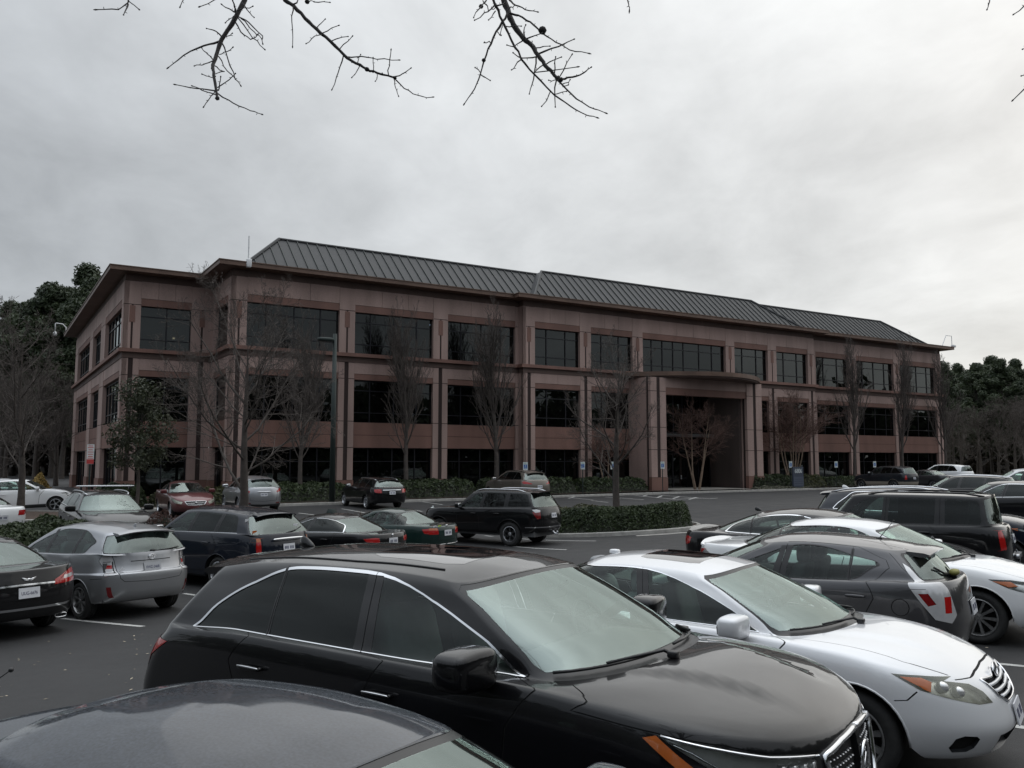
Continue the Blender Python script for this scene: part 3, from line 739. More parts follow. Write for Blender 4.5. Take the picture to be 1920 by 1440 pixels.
    def mirrors(k, x=None, z=None, m=None, size=1.0, chrome=False, sides=(1, -1)):
        c = k.c; x = x or c.get('mirx', c['xw0']+c.get('ac', .36)+.12); zb = float(prof(c['belt'], x)); z = z or zb+.09
        for sd in sides:
            b = MB(); y = sd*(k.Wd+.095)
            def sh(q): q = q.copy(); q.x -= abs(q.y)*.0; q.x += -.10*(q.y*sd)+.0; q.z *= (1-.9*max(0, q.y*sd-.02)); return q
            b.superell((k.xc-x, y, z), (.088*size, .135*size, .088*size), (.48, .42), 20, 12, sh)
            o = b.build('mirror', m or k.body_mat, k.root, smooth=True)
            g = MB(); g.superell((k.xc-x-.078*size, y, z), (.012, .112*size, .070*size), (.5, .5), 14, 6, sh); g.build('mirror_glass', M_CHROME, o, smooth=True)
            f = MB(); f.superell((k.xc-x, sd*(k.Wd-.015), z-.065), (.055, .09, .022), (.6, .6), 12, 6); f.build('mirror_foot', M_BLACKTRIM, o, smooth=True)
            if chrome: MB().tube([(k.xc-x+.075, y-sd*.11, z-.025), (k.xc-x+.082, y, z-.03), (k.xc-x+.05, y+sd*.12, z-.03)], .006, 6).build('chrome_strip', M_CHROME, o)
    def handles(k, pos, m=None, cap=None):
        doors = {}
        for q, (x, z) in enumerate(pos):
            for sd in (1, -1):
                p, n = k.on(('s', x, z), 0, sd)
                b = MB(); b.superell((p[0], p[1]+sd*.035, p[2]), (.105, .013, .017), (.35, .7), 14, 6)
                for e in (-.085, .085): b.superell((p[0]+e, p[1]+sd*.015, p[2]), (.014, .022, .012), (.6, .6), 8, 4)
                par = k.root; dl = k.parts.get('door%d' % q)
                if dl: par = dl[0 if sd > 0 else 1]
                h = b.build('handle', m or k.body_mat, par, smooth=True)
                if cap: MB().superell((p[0], p[1]+sd*.046, p[2]+.010), (.104, .006, .006), (.35, .7), 14, 6).build('chrome_strip', cap, par, smooth=True)
    def rails(k, x0, x1, m, r=.016, h=.05, row=12.5):
        S = k.S; pts = [('r', x, row) for x in np.linspace(x0, x1, 14)]
        ij = np.array([S.pt(p) for p in pts]); P = S.ev(ij[:, 0], ij[:, 1]); n = len(P)
        for i in range(n): P[i, 2] += h*min(1, min(i, n-1-i)/1.6)
        for sd in (1, -1): MB().tube(k.loc(P, sd), r, 8).build('roof_rail', m, k.root, smooth=True)
    def fin(k, x, m=None, s=1.0):
        z = float(prof(k.c['roof'], x)); b = MB()
        def sh(q): q = q.copy(); t = (q.z+.045)/.09; q.x = q.x*(1-.62*t)-.055*t; q.y *= (1-.75*t); return q
        b.superell((k.xc-x, 0, z+.035*s), (.095*s, .032*s, .045*s), (.8, .7), 14, 8, sh); b.build('antenna', m or k.body_mat, k.root, smooth=True)
    def mast(k, x, y, ln, tilt=35, bulb=.008):
        z = float(prof(k.c['roof'], x)); d = Vector((-math.sin(rad(tilt)), 0, math.cos(rad(tilt)))); p = Vector((k.xc-x, y, z))
        b = MB(); b.tube([p, p+d*.05, p+d*ln], [.007, .005, .0035], 6); b.superell(tuple(p), (.035, .02, .015)); b.superell(tuple(p+d*ln), (bulb, bulb, bulb)); return b.build('antenna', M_BLACKTRIM, k.root, smooth=True)
    def wipers(k, ws):
        for (a0, r0), (a1, r1) in ws:
            for_pts = []
            for t in np.linspace(0, 1, 7):
                sa, sb = lerp(a0, a1, t), lerp(r0, r1, t); p, n = k.on(('w', abs(sa), sb), .022, 1 if sa >= 0 else -1); for_pts.append(p)
            b = MB(); b.tube(for_pts, .0085, 6)
            q, _ = k.on(('w', abs(a0)*.98, 8.75), .02, 1 if a0 >= 0 else -1); b.tube([q, for_pts[0]*.6+q*.4+np.array([0, 0, .015]), for_pts[3]+np.array([0, 0, .012])], [.014, .011, .008], 6)
            b.superell(tuple(q), (.03, .03, .02)); b.build('wiper', M_BLACKTRIM, k.root, smooth=True)
    def plate(k, z, text=None, y=0.0, front=False, m=None, tilt=None, out=.012, w=.305, h=.152):
        p, n = k.on(('f' if front else 'b', abs(y)+1e-3, z), out); ang = math.atan2(n[2], abs(n[0])) if tilt is None else rad(tilt)
        e = meshobj('license_plate', *self_box(.005, w/2, h/2), m or M_PLATE, k.root); e.location = (p[0], y, z); sg = 1 if front else -1
        e.rotation_euler = (0, -sg*ang if front else ang, 0 if front else math.pi)
        if not front: e.rotation_euler = (0, -ang, math.pi)
        if text: textmesh('plate_number', text, .068, M_PLATEINK, e, (.0058, 0, -.006), sx=.78)
        else:
            b = MB()
            for q in range(7):
                if q == 3: continue
                yy = -.105+q*.035; b.box((.005, yy-.011, -.034), (.0062, yy+.011, .028))
            b.build('plate_number', M_PLATEINK, e)
        return e
    def spoiler(k, ln=.14, drop=.03, th=.03, span=.95, m=None, x0=.05):
        S = k.S; c = k.c; xs = c['xr1']; top = []; W_ = c['Wr']*prof(c.get('tr_', [(0, 1), (.6*k.L, 1), (k.L, .93)]), xs)*span
        V, ff = [], []; n = 13
        ys = np.linspace(-W_, W_, n)
        for y in ys:
            f = abs(y)/max(c['Wr'], .1); zr = float(prof(c['roof'], xs-x0))-c.get('dr', .075)*f**2.6; bk = ln*(1-.25*(abs(y)/W_)**3)
            x = xs-x0-.06*f**2
            V += [(k.xc-x, y, zr+.004), (k.xc-(xs+bk*.6), y, zr-drop*.5+.004), (k.xc-(xs+bk), y, zr-drop), (k.xc-(xs+bk)+.01, y, zr-drop-th*.6), (k.xc-(xs+bk*.35), y, zr-drop-th), (k.xc-x, y, zr-th)]
        for i in range(n-1):
            for e in range(6): ff.append((i*6+e, i*6+(e+1) % 6, (i+1)*6+(e+1) % 6, (i+1)*6+e))
        ff += [tuple(range(6)), tuple((n-1)*6+e for e in range(6))[::-1]]
        b = MB().add(V, ff); return b.build('spoiler', m or k.body_mat, k.root, angle=30)
    def arc_trim(k, name, pts, r, m, off=.004, parent=None): return k.tube(name, pts, r, m, off, True, False, parent)
    def place(k, x, y, bearing, G):
        """stand the car on the ground surface, nose along the compass bearing (clockwise from +Y)"""
        b = rad(bearing); f = Vector((math.sin(b), math.cos(b), 0)); l = Vector((-math.cos(b), math.sin(b), 0)); a = k.c['L']*.28
        g = lambda v: G(v.x, v.y)
        o = Vector((x, y, 0)); zf, zr, zl, zt = g(o+f*a), g(o-f*a), g(o+l*.8), g(o-l*.8)
        F = (f*2*a+Vector((0, 0, zf-zr))).normalized(); Lf = (l*1.6+Vector((0, 0, zl-zt))).normalized(); U = F.cross(Lf).normalized(); Lf = U.cross(F)
        k.root.matrix_world = Matrix(((F.x, Lf.x, U.x, x), (F.y, Lf.y, U.y, y), (F.z, Lf.z, U.z, (zf+zr)/2), (0, 0, 0, 1))); return k
M_ROOFGLASS = pbr('roof_glass', (.008, .008, .01), .04, coat=1)
def self_box(x, y, z):
    b = MB().box((-x, -y, -z), (x, y, z)); return b.v, b.f
def textmesh(name, txt, size, m, parent, loc, rot=None, sx=1.0, depth=.0012, bold=0.0):
    """lettering facing local +X"""
    cu = bpy.data.curves.new(name, 'FONT'); cu.body = txt; cu.size = size; cu.align_x = 'CENTER'; cu.align_y = 'CENTER'; cu.extrude = depth; cu.offset = bold
    t = bpy.data.objects.new('tmp', cu); COL.objects.link(t); dg = bpy.context.evaluated_depsgraph_get(); me = bpy.data.meshes.new_from_object(t.evaluated_get(dg)); me.name = name
    bpy.data.objects.remove(t); me.materials.clear(); me.materials.append(m)
    o = fromdata(name, me, parent); o.location = loc; o.rotation_euler = rot or (math.pi/2, 0, math.pi/2); o.scale = (sx, 1, 1); return o

# ---- body shapes
def suv(L, W_, H, paint_, **o):
    c = dict(L=L, W=W_, H=H, paint=paint_, xw0=.255*L, zw0=.68*H, xw1=.425*L, xr1=.925*L, xr0=.975*L, zr0=.69*H, Wg=W_/2-.085, Wr=W_/2-.335,
             belt=[(0, .47*H), (.03*L, .52*H), (.1*L, .575*H), (.2*L, .615*H), (.32*L, .65*H), (.52*L, .67*H), (.76*L, .69*H), (.98*L, .70*H)],
             roof=[(.425*L, .955*H), (.5*L, .99*H), (.6*L, H), (.76*L, .985*H), (.925*L, .94*H)], nx=[.10, .03, 0, .02, .05, .11], tx=[.08, .03, 0, .02, .06, .10],
             xaf=.19*L, xar=.76*L, tr=.36, tw=.235, dlo=dict(gb=.05, gt=.93, m=.05, rear=[(.88*L, .06, .05), (.85*L, .4, .05), (.80*L, .93, .12)], pillars=[(.525*L, .555*L, .06), (.715*L, .74*L, .04)]),
             seams=[[(.35*L, 0), (.345*L, .5*H), (.36*L, .2*H)], [(.525*L, 0), (.52*L, .5*H), (.525*L, .2*H)], [(.735*L, 0), (.75*L, .55*H), (.72*L, .40*H), (.68*L, .24*H)]], handles=[(.485*L, .555*H), (.685*L, .575*H)], glass2=M_GLASSDK)
    c.update(o); return c
def sedan(L, W_, H, paint_, **o):
    c = dict(L=L, W=W_, H=H, paint=paint_, xw0=.245*L, zw0=.685*H, xw1=.445*L, xr1=.705*L, xr0=.865*L, zr0=.735*H, Wg=W_/2-.09, Wr=W_/2-.345,
             belt=[(0, .44*H), (.025*L, .485*H), (.1*L, .56*H), (.2*L, .615*H), (.33*L, .65*H), (.55*L, .675*H), (.78*L, .70*H), (.93*L, .715*H), (L, .70*H)],
             roof=[(.445*L, .955*H), (.52*L, .992*H), (.58*L, H), (.65*L, .985*H), (.705*L, .955*H)], nx=[.12, .04, 0, .015, .05, .12], tx=[.10, .05, .01, 0, .015, .05], rc=.32, r1=.25, ac=.38,
             xaf=.195*L, xar=.775*L, tr=.325, tw=.215, dlo=dict(gb=.05, gt=.92, m=.05, rear=[(.795*L, .07, .05), (.77*L, .45, .1), (.70*L, .92, .2)], pillars=[(.545*L, .565*L, .055), (.715*L, .725*L, .022)]),
             seams=[[(.335*L, 0), (.33*L, .5*H), (.345*L, .17*H)], [(.545*L, 0), (.54*L, .5*H), (.545*L, .17*H)], [(.745*L, 0), (.735*L, .5*H), (.70*L, .36*H), (.675*L, .2*H)]], handles=[(.50*L, .575*H), (.695*L, .595*H)], lidname='trunk_lid', shelf=.80*L,
             tr_=[(0, 1), (.55*L, 1), (.72*L, .93), (L, .9)], tg=[(0, 1), (.55*L, 1), (.80*L, .93), (L, .82)])
    c.update(o); return c
P_BLACK = paint('black_paint', (.003, .003, .004), dust=.008)
P_BLACK2 = paint('worn_black_paint', (.003, .003, .004), dust=.014)
P_NAVY = paint('navy_paint', (.003, .006, .014), dust=.012)
P_GREEN = paint('green_paint', (.004, .022, .019), .1, dust=.025)
P_SILVER = paint('silver_paint', (.36, .37, .39), .75, .32, dust=.10)
P_WSILVER = paint('pale_silver_paint', (.72, .73, .75), .15, .3, dust=.05)
P_WHITE = paint('white_paint', (.78, .79, .80), 0, .3, dust=.05)
P_GREY = paint('grey_paint', (.045, .045, .050), .5, .3, dust=.03)
P_TAN = paint('bronze_paint', (.16, .14, .12), .6, .35, dust=.1)
P_RED = paint('red_paint', (.085, .004, .007), .3, .3, dust=.06)
P_OLDBLUE = paint('faded_blue_paint', (.006, .009, .015), .0, .35, dust=.10, coatr=.06, spots=6.0, dcol=(.27, .31, .37))

# ------------------------------------------------------------------ ground
_ga = np.linspace(-200, 300, 2001); _gp = prof([(-200, 0), (4, 0), (8, -.10), (12, -.28), (16, -.40), (18, -.38), (22, -.17), (26, -.06), (32, -.02), (300, 0)], _ga)
_gt = np.linspace(-60, 140, 401); _gv = prof([(-60, 0), (36, 0), (45, .08), (60, .19), (80, .22), (140, .25)], _gt)
def Gv(x, y):
    """height of the lot: a drainage dip along the aisle, fading towards the building and to the right"""
    x, y = np.asarray(x, float), np.asarray(y, float)
    sm = lambda t: np.clip(t, 0, 1)**2*(3-2*np.clip(t, 0, 1))
    z = np.interp(-.82*x+.57*y, _ga, _gp)*(1-.5*sm((x+1)/8))*(1-sm((y-33)/13))
    return z+np.interp(y, _gt, _gv)-.34*np.exp(-((x+28)/7)**2-((y-41)/8)**2)
def G(x, y): return float(Gv(x, y))
def gpt(u, v, dz=0.0):
    """where the ray through a photograph point meets the ground (plus dz)"""
    p = rad(5.2); x = (u-960)/1608.; yy = -(v-720)/1608.; d = Vector((x, math.cos(p)-yy*math.sin(p), math.sin(p)+yy*math.cos(p))); t = 5.0
    for _ in range(60): t += ((G(d.x*t, d.y*t)+dz)-(EYE+d.z*t))/d.z*.6
    return Vector((d.x*t, d.y*t, G(d.x*t, d.y*t)+dz))
def asphalt_mat():
    m, N, L = mat('asphalt'); o = N.new('ShaderNodeOutputMaterial'); b = N.new('ShaderNodeBsdfPrincipled'); L.new(b.outputs[0], o.inputs[0])
    tc = N.new('ShaderNodeTexCoord')
    def nz(s, d, r=.6):
        n = N.new('ShaderNodeTexNoise'); n.inputs['Scale'].default_value = s; n.inputs['Detail'].default_value = d; n.inputs['Roughness'].default_value = r; L.new(tc.outputs['Object'], n.inputs['Vector']); return n.outputs['Fac']
    big, mid, fine = nz(.12, 5), nz(1.3, 6, .65), nz(85, 3, .7)
    def mr(v, a, b_, c, d):
        q = N.new('ShaderNodeMapRange'); L.new(v, q.inputs[0])
        for k, w in zip(('From Min', 'From Max', 'To Min', 'To Max'), (a, b_, c, d)): q.inputs[k].default_value = w
        return q.outputs[0]
    def mul(a, c):
        q = N.new('ShaderNodeMath'); q.operation = 'MULTIPLY'; L.new(a, q.inputs[0]); L.new(c, q.inputs[1]); return q.outputs[0]
    f = mul(mul(mr(big, .3, .7, .75, 1.25), mr(mid, .3, .7, .82, 1.18)), mr(fine, .25, .75, .45, 1.6))
    s = N.new('ShaderNodeVectorMath'); s.operation = 'SCALE'; s.inputs[0].default_value = (.028, .028, .029); L.new(f, s.inputs['Scale']); L.new(s.outputs[0], b.inputs['Base Color'])
    L.new(mr(mid, .3, .7, .62, .86), b.inputs['Roughness']); b.inputs['Specular IOR Level'].default_value = .35
    bp = N.new('ShaderNodeBump'); bp.inputs['Strength'].default_value = .5; bp.inputs['Distance'].default_value = .006; L.new(fine, bp.inputs['Height']); L.new(bp.outputs[0], b.inputs['Normal'])
    return m
M_ASPH = asphalt_mat()
M_LINE = pbr('road_paint', (.55, .55, .53), .7, col2=(.30, .30, .29), vscale=9, bump=.2, bscale=120)
M_KERB = pbr('kerb_concrete', (.30, .29, .27), .85, var=.25, vscale=4, bump=.3, bscale=60)
M_WALK = pbr('pavement_concrete', (.34, .32, .29), .85, var=.18, vscale=2, bump=.2, bscale=60)
M_MULCH = pbr('mulch', (.050, .030, .020), .95, var=.6, vscale=7, bump=1, bscale=30)
M_GRASS = pbr('winter_turf', (.075, .075, .035), .95, var=.4, vscale=2.5, bump=1, bscale=60)
def ground_sheet(name, x0, x1, ys, m, dz=0.0, nx=2):
    V, F_ = [], []; xs = [x0, -100]+list(np.arange(-60, 61, 1.5))+[100, x1]; nx = len(xs)
    for y in ys:
        for x in xs: V.append((x, y, G(x, y)+dz))
    for j in range(len(ys)-1):
        for i in range(nx-1): F_.append((j*nx+i, j*nx+i+1, (j+1)*nx+i+1, (j+1)*nx+i))
    return meshobj(name, V, F_, m, smooth=True)
gy = sorted(set([-1500, -400, -60, -20]+list(np.arange(-10, 100, 1.5))+[120, 140, 200, 400, 1500]))
tag(ground_sheet('parking_lot', -1500, 1500, gy, M_ASPH, nx=2), kind='structure')
def strip(name, a, b, w, m, dz=.004):
    """painted stripe following the ground between two points"""
    a, b = Vector(a[:2]), Vector(b[:2]); d = (b-a); n = max(1, int(d.length/.7)); p = Vector((-d.y, d.x)).normalized()*w/2; V, F_ = [], []
    for i in range(n+1):
        c = a+d*i/n
        for q in (c+p, c-p): V.append((q.x, q.y, G(q.x, q.y)+dz))
    for i in range(n): F_.append((2*i, 2*i+1, 2*i+3, 2*i+2))
    return meshobj(name, V, F_, m)
def pline(a, b, w=.10): return tag(strip('parking_line', gpt(*a), gpt(*b), w, M_LINE), kind='structure')
def sheet(name, poly, m, dz, depth=None, kind='structure'):
    """flat area (list of (x,y)) laid on the ground; with depth it is a slab with side faces"""
    import mathutils
    n = len(poly); V = [(x, y, G(x, y)+dz) for x, y in poly]
    tri = mathutils.geometry.tessellate_polygon([[Vector((x, y, 0)) for x, y in poly]]); F_ = [tuple(t) for t in tri]
    if depth:
        V += [(x, y, G(x, y)+dz-depth) for x, y in poly]; F_ += [(i, (i+1) % n, n+(i+1) % n, n+i) for i in range(n)]
    o = meshobj(name, V, F_, m)
    bm = bmesh.new(); bm.from_mesh(o.data); bmesh.ops.recalc_face_normals(bm, faces=bm.faces); bm.to_mesh(o.data); bm.free()
    return tag(o, kind=kind)
def smooth_closed(p, it=2):
    for _ in range(it):
        q = []
        for i in range(len(p)):
            a, b = Vector(p[i]), Vector(p[(i+1) % len(p)]); q += [tuple(a*.75+b*.25), tuple(a*.25+b*.75)]
        p = q
    return p
def kerb(name, poly, w=.16, h=.14, closed=True):
    n = len(poly); V, F_ = [], []; area = sum(poly[i][0]*poly[(i+1) % n][1]-poly[(i+1) % n][0]*poly[i][1] for i in range(n)); sg = 1 if (area > 0) else -1
    for i in range(n):
        a, b = Vector(poly[i-1 if (closed or i > 0) else i]), Vector(poly[(i+1) % n if (closed or i < n-1) else i]); t = (b-a).normalized(); nn = Vector((t.y, -t.x))*sg; c = Vector(poly[i])
        g = G(c.x, c.y)
        for q, z in ((c, -.05), (c-nn*.02, h-.02), (c-nn*.045, h), (c-nn*w, h), (c-nn*w, -.05)): V.append((q.x, q.y, g+z))
    for i in range(n if closed else n-1):
        j = (i+1) % n
        for e in range(4): F_.append((i*5+e, j*5+e, j*5+e+1, i*5+e+1))
    o = meshobj(name, V, F_, M_KERB); bm = bmesh.new(); bm.from_mesh(o.data); bmesh.ops.recalc_face_normals(bm, faces=bm.faces); bm.to_mesh(o.data); bm.free()
    return tag(o, kind='structure')

# ------------------------------------------------------------------ office building (local axes: s along the front, t into the depth, z up)
TH = 58.27; B0 = (-48*math.cos(rad(TH)), 48*math.sin(rad(TH)))
def bw(s, t): return Vector((B0[0]+s*math.sin(rad(TH))-t*math.cos(rad(TH)), B0[1]+s*math.cos(rad(TH))+t*math.sin(rad(TH))))
BROT = rad(90-TH)
def granite(name, c, sp):
    m, N, L = mat(name); o = N.new('ShaderNodeOutputMaterial'); b = N.new('ShaderNodeBsdfPrincipled'); L.new(b.outputs[0], o.inputs[0]); b.inputs['Roughness'].default_value = .7
    tc = N.new('ShaderNodeTexCoord')
    def nz(s, d, r):
        n = N.new('ShaderNodeTexNoise'); n.inputs['Scale'].default_value = s; n.inputs['Detail'].default_value = d; n.inputs['Roughness'].default_value = r; L.new(tc.outputs['Object'], n.inputs['Vector']); return n.outputs['Fac']
    a = N.new('ShaderNodeMapRange'); L.new(nz(28, 3, .8), a.inputs[0]); a.inputs['From Min'].default_value = .3; a.inputs['From Max'].default_value = .7; a.inputs['To Min'].default_value = 1-sp; a.inputs['To Max'].default_value = 1+sp
    mp = N.new('ShaderNodeMapping'); mp.inputs['Scale'].default_value = (.6, .6, .12); L.new(tc.outputs['Object'], mp.inputs[0])
    n2 = N.new('ShaderNodeTexNoise'); n2.inputs['Scale'].default_value = 1.6; n2.inputs['Detail'].default_value = 5; L.new(mp.outputs[0], n2.inputs['Vector'])
    c2 = N.new('ShaderNodeMapRange'); L.new(n2.outputs['Fac'], c2.inputs[0]); c2.inputs['From Min'].default_value = .3; c2.inputs['From Max'].default_value = .7; c2.inputs['To Min'].default_value = .78; c2.inputs['To Max'].default_value = 1.16
    mu = N.new('ShaderNodeMath'); mu.operation = 'MULTIPLY'; L.new(a.outputs[0], mu.inputs[0]); L.new(c2.outputs[0], mu.inputs[1])
    s = N.new('ShaderNodeVectorMath'); s.operation = 'SCALE'; s.inputs[0].default_value = c; L.new(mu.outputs[0], s.inputs['Scale']); L.new(s.outputs[0], b.inputs['Base Color'])
    return m
M_STONE = granite('pink_granite', (.335, .236, .208), .24)
M_BROWN = granite('red_brown_granite', (.178, .094, .074), .24)
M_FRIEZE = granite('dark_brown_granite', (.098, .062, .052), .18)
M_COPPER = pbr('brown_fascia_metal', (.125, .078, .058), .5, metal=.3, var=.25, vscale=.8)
M_RECESS = granite('shaded_recess_granite', (.062, .045, .040), .18)  # facade granite with the shade of the deep portico painted into its colour
M_JOINT = pbr('dark_joint', (.03, .018, .016), .9)
M_BGLASS = glassmat('office_glass', (.05, .055, .065), 1.55, .004, wavy=.02)
M_MULL = pbr('bronze_mullion', (.012, .012, .016), .4, metal=.4)
M_ROOFM = pbr('standing_seam_metal', (.036, .038, .041), .48, metal=.0, spec=.22, var=.15, vscale=.7, coords='Object')
M_RIB = pbr('dark_seam_rib', (.022, .028, .027), .5, metal=.4)
M_INNER = pbr('office_interior', (.10, .10, .10), .9)
M_LIGHT = None
def emis(name, col, st):
    m, N, L = mat(name); o = N.new('ShaderNodeOutputMaterial'); e = N.new('ShaderNodeEmission'); e.inputs[0].default_value = (*col, 1); e.inputs[1].default_value = st; L.new(e.outputs[0], o.inputs[0]); return m
M_LIGHT = emis('fluorescent_tube', (.85, .95, 1.0), 110.0)
M_WARM = emis('warm_lamp', (1.0, .75, .35), 60.0)
Z = dict(g=.15, base=1.22, sp0=3.13, sp1=4.62, j1=4.68, w2=7.10, j2=7.20, l2=7.50, band=8.18, led=8.50, ledt=8.71, w3=11.20, j3=11.26, l3=11.63, fr=12.62, sof=13.0, top=13.22)
BLD = empty('office_building', (*B0, 0), BROT)
tag(BLD, 'three-storey pink granite office block with dark ribbon windows and standing-seam roof', 'office building')
def bx(name, a, b, m, parent=None): return MB().box((min(a[0], b[0]), min(a[1], b[1]), min(a[2], b[2])), (max(a[0], b[0]), max(a[1], b[1]), max(a[2], b[2]))).build(name, m, parent or BLD)
class Face:
    """a wall plane: along coordinate q, depth d (positive into the building)"""
    def __init__(s, side, at): s.side = side; s.at = at
    def P(s, q, d, z): return (q, s.at+d, z) if s.side == 'front' else (s.at+d, q, z)
    def box(s, name, q0, q1, d0, d1, z0, z1, m, parent=None): return bx(name, s.P(q0, d0, z0), s.P(q1, d1, z1), m, parent)
def pier(f, q0, q1, stripe=True, low=True, dd=.5, top=None):
    z1 = top or Z['fr']
    core = f.box('pier', q0+.02, q1-.02, .03, dd, Z['g']-.3, z1, M_JOINT)
    cuts = [Z['base'], Z['sp0'], Z['j1'], Z['j2'], Z['band']] if low else []
    zs = [Z['g']-.3]+cuts+([Z['ledt']] if low else [Z['g']-.3, Z['ledt']])[-1:]+[Z['j3'], z1]
    w = q1-q0; c = (q0+q1)/2; h = .13 if w < 1.3 else .15
    rows = [(Z['g']-.3, Z['base'], 'base'), (Z['base'], Z['sp0'], 's'), (Z['sp0'], Z['j1'], 's'), (Z['j1'], Z['j2'], 's'), (Z['j2'], Z['band'], 's'), (Z['ledt'], Z['j3'], 'c'), (Z['j3'], z1, 'p')]
    for a, b, kd in rows:
        if b > z1+.01 or a > z1-.05: continue
        a2, b2 = a+.02, b-.02
        if kd == 'base': f.box('stone_block', q0-.03, q1+.03, -.05, .25, a, b, M_BROWN, core)
        elif kd == 'p' or not stripe: f.box('stone_block', q0, q1, 0, .25, a2, b2, M_STONE, core)
        else:
            hw = h if kd == 's' else .055
            for e0, e1 in ((q0, c-hw), (c+hw, q1)): f.box('stone_block', e0, e1, 0, .25, a2, b2, M_STONE, core)
            f.box('stripe', c-hw, c+hw, .035, .2, a2+.03, b2-.03, M_BROWN, core)
            if kd == 'c': f.box('capital', c-.15, c+.15, -.02, .1, b2-1.0, b2-.05, M_BROWN, core)
    return core
PANES = {}
def window(f, q0, q1, z0, z1, vert, hor, dpt=.28, lit=False):
    fr = MB(); t = .035
    def b(qa, qb, za, zb, d0=0, d1=.09): p, q = f.P(qa, dpt+d0-.05, za), f.P(qb, dpt+d1-.05, zb); fr.box(tuple(map(min, p, q)), tuple(map(max, p, q)))
    vs_ = [q0]+[lerp(q0, q1, v) for v in vert]+[q1]; hs = [z0]+[lerp(z0, z1, h) for h in hor]+[z1]
    for q in vs_: b(q-t, q+t, z0, z1)
    for z in hs: b(q0, q1, z-t*.8, z+t*.8, .002, .085)
    w = fr.build('window', M_MULL, BLD)
    for i in range(len(vs_)-1):
        for j in range(len(hs)-1):
            ca, cb = f.P(vs_[i]+t, dpt, hs[j]+t*.8), f.P(vs_[i+1]-t, dpt+.012, hs[j+1]-t*.8)
            o = MB().box(tuple(map(min, ca, cb)), tuple(map(max, ca, cb))).build('pane', M_BGLASS, w)
    return w
def bay(f, q0, q1, vert, low=True, ent=False, hor3=(.24, .77), hor2=(.24, .77), panels=3, dpt=.28):
    # top storey
    window(f, q0, q1, Z['ledt'], Z['w3'], vert, hor3, dpt)
    f.box('lintel', q0, q1, .03, .35, Z['j3']-.04, Z['l3'], M_BROWN)
    up = f.box('upper_wall', q0, q1, .05, .3, Z['l3'], Z['fr'], M_JOINT)
    for i in range(panels):
        a, b = lerp(q0, q1, i/panels), lerp(q0, q1, (i+1)/panels); f.box('stone_panel', a+.008, b-.008, .012, .15, Z['l3']+.015, Z['fr'], M_STONE, up)
    if not low: return
    pw = f.box('band_wall', q0, q1, .05, .3, Z['l2'], Z['band'], M_JOINT)
    for i in range(max(1, panels-1)):
        a, b = lerp(q0, q1, i/max(1, panels-1)), lerp(q0, q1, (i+1)/max(1, panels-1)); f.box('stone_panel', a+.008, b-.008, .012, .15, Z['l2']+.015, Z['band'], M_STONE, pw)
    f.box('lintel', q0, q1, .03, .35, Z['j2']-.04, Z['l2'], M_BROWN)
    window(f, q0, q1, Z['sp1'], Z['w2'], vert, hor2, dpt)
    sp = f.box('spandrel', q0, q1, .10, .3, Z['sp0'], Z['sp1'], M_JOINT)
    mid = (Z['sp0']+Z['sp1'])/2
    f.box('stone_panel', q0+.01, q1-.01, .07, .2, Z['sp0'], mid-.012, M_BROWN, sp); f.box('stone_panel', q0+.01, q1-.01, .07, .2, mid+.012, Z['sp1'], M_BROWN, sp)
    window(f, q0, q1, Z['g']+.15, Z['sp0']-.03, vert, (.72,), dpt+.15)
    f.box('plinth', q0, q1, .1, .5, Z['g']-.3, Z['g']+.17, M_BROWN)
FM, FC, FL = Face('front', 0), Face('front', -.58), Face('front', 4.5)
V4 = (.21, .51, .80); V3 = (.29, .71)
# main block, centre block, right wing
for q in ((11.43, 12.30), (17.70, 18.67), (23.88, 24.90)): pier(FM, *q)
bay(FM, 12.30, 17.70, V4); bay(FM, 18.67, 23.88, V4); bay(FM, 24.90, 29.95, V4); pier(FM, 29.95, 30.19, False)
for q in ((30.19, 31.12), (34.84, 35.78), (53.50, 54.50), (58.30, 59.10)): pier(FC, *q)
for q in ((39.50, 40.45), (48.80, 49.75)): pier(FC, *q)
bay(FC, 31.12, 34.84, V3); bay(FC, 35.78, 39.50, V3); bay(FC, 40.45, 48.80, (.125, .25, .375, .5, .69, .85), low=False, panels=5); bay(FC, 49.75, 53.50, V3); bay(FC, 54.50, 58.30, V3)
for q in ((59.12, 60.0), (64.30, 65.40), (70.70, 71.70), (77.20, 78.10)): pier(FM, *q)
bay(FM, 60.0, 64.30, V3); bay(FM, 65.40, 70.70, V4); bay(FM, 71.70, 77.20, V4)
# left wing front and end wall, returns
pier(FL, 6.56, 7.46); bay(FL, 7.46, 10.24, (.52,)); pier(FL, 10.24, 11.45)
FE = Face('end', 6.56)
ends = [(4.5, 5.4), (13.0, 15.3), (20.1, 22.2), (31.2, 33.5)]
for a, b in ends: pier(FE, a, b, False)
for (a, b), (c, d) in zip(ends[:-1], ends[1:]): bay(FE, b, c, (.2, .4, .6, .8))
FR = Face('end', 11.43); pier(FR, 0.0, .75, False); pier(FR, 3.9, 4.5, False); bay(FR, .75, 3.9, (), panels=1)
bx('return_wall', (30.19, -.58, Z['g']-.3), (30.40, 0, Z['fr']), M_STONE)
bx('end_wall', (77.6, .1, Z['g']-.3), (78.1, 31, Z['fr']), M_STONE)
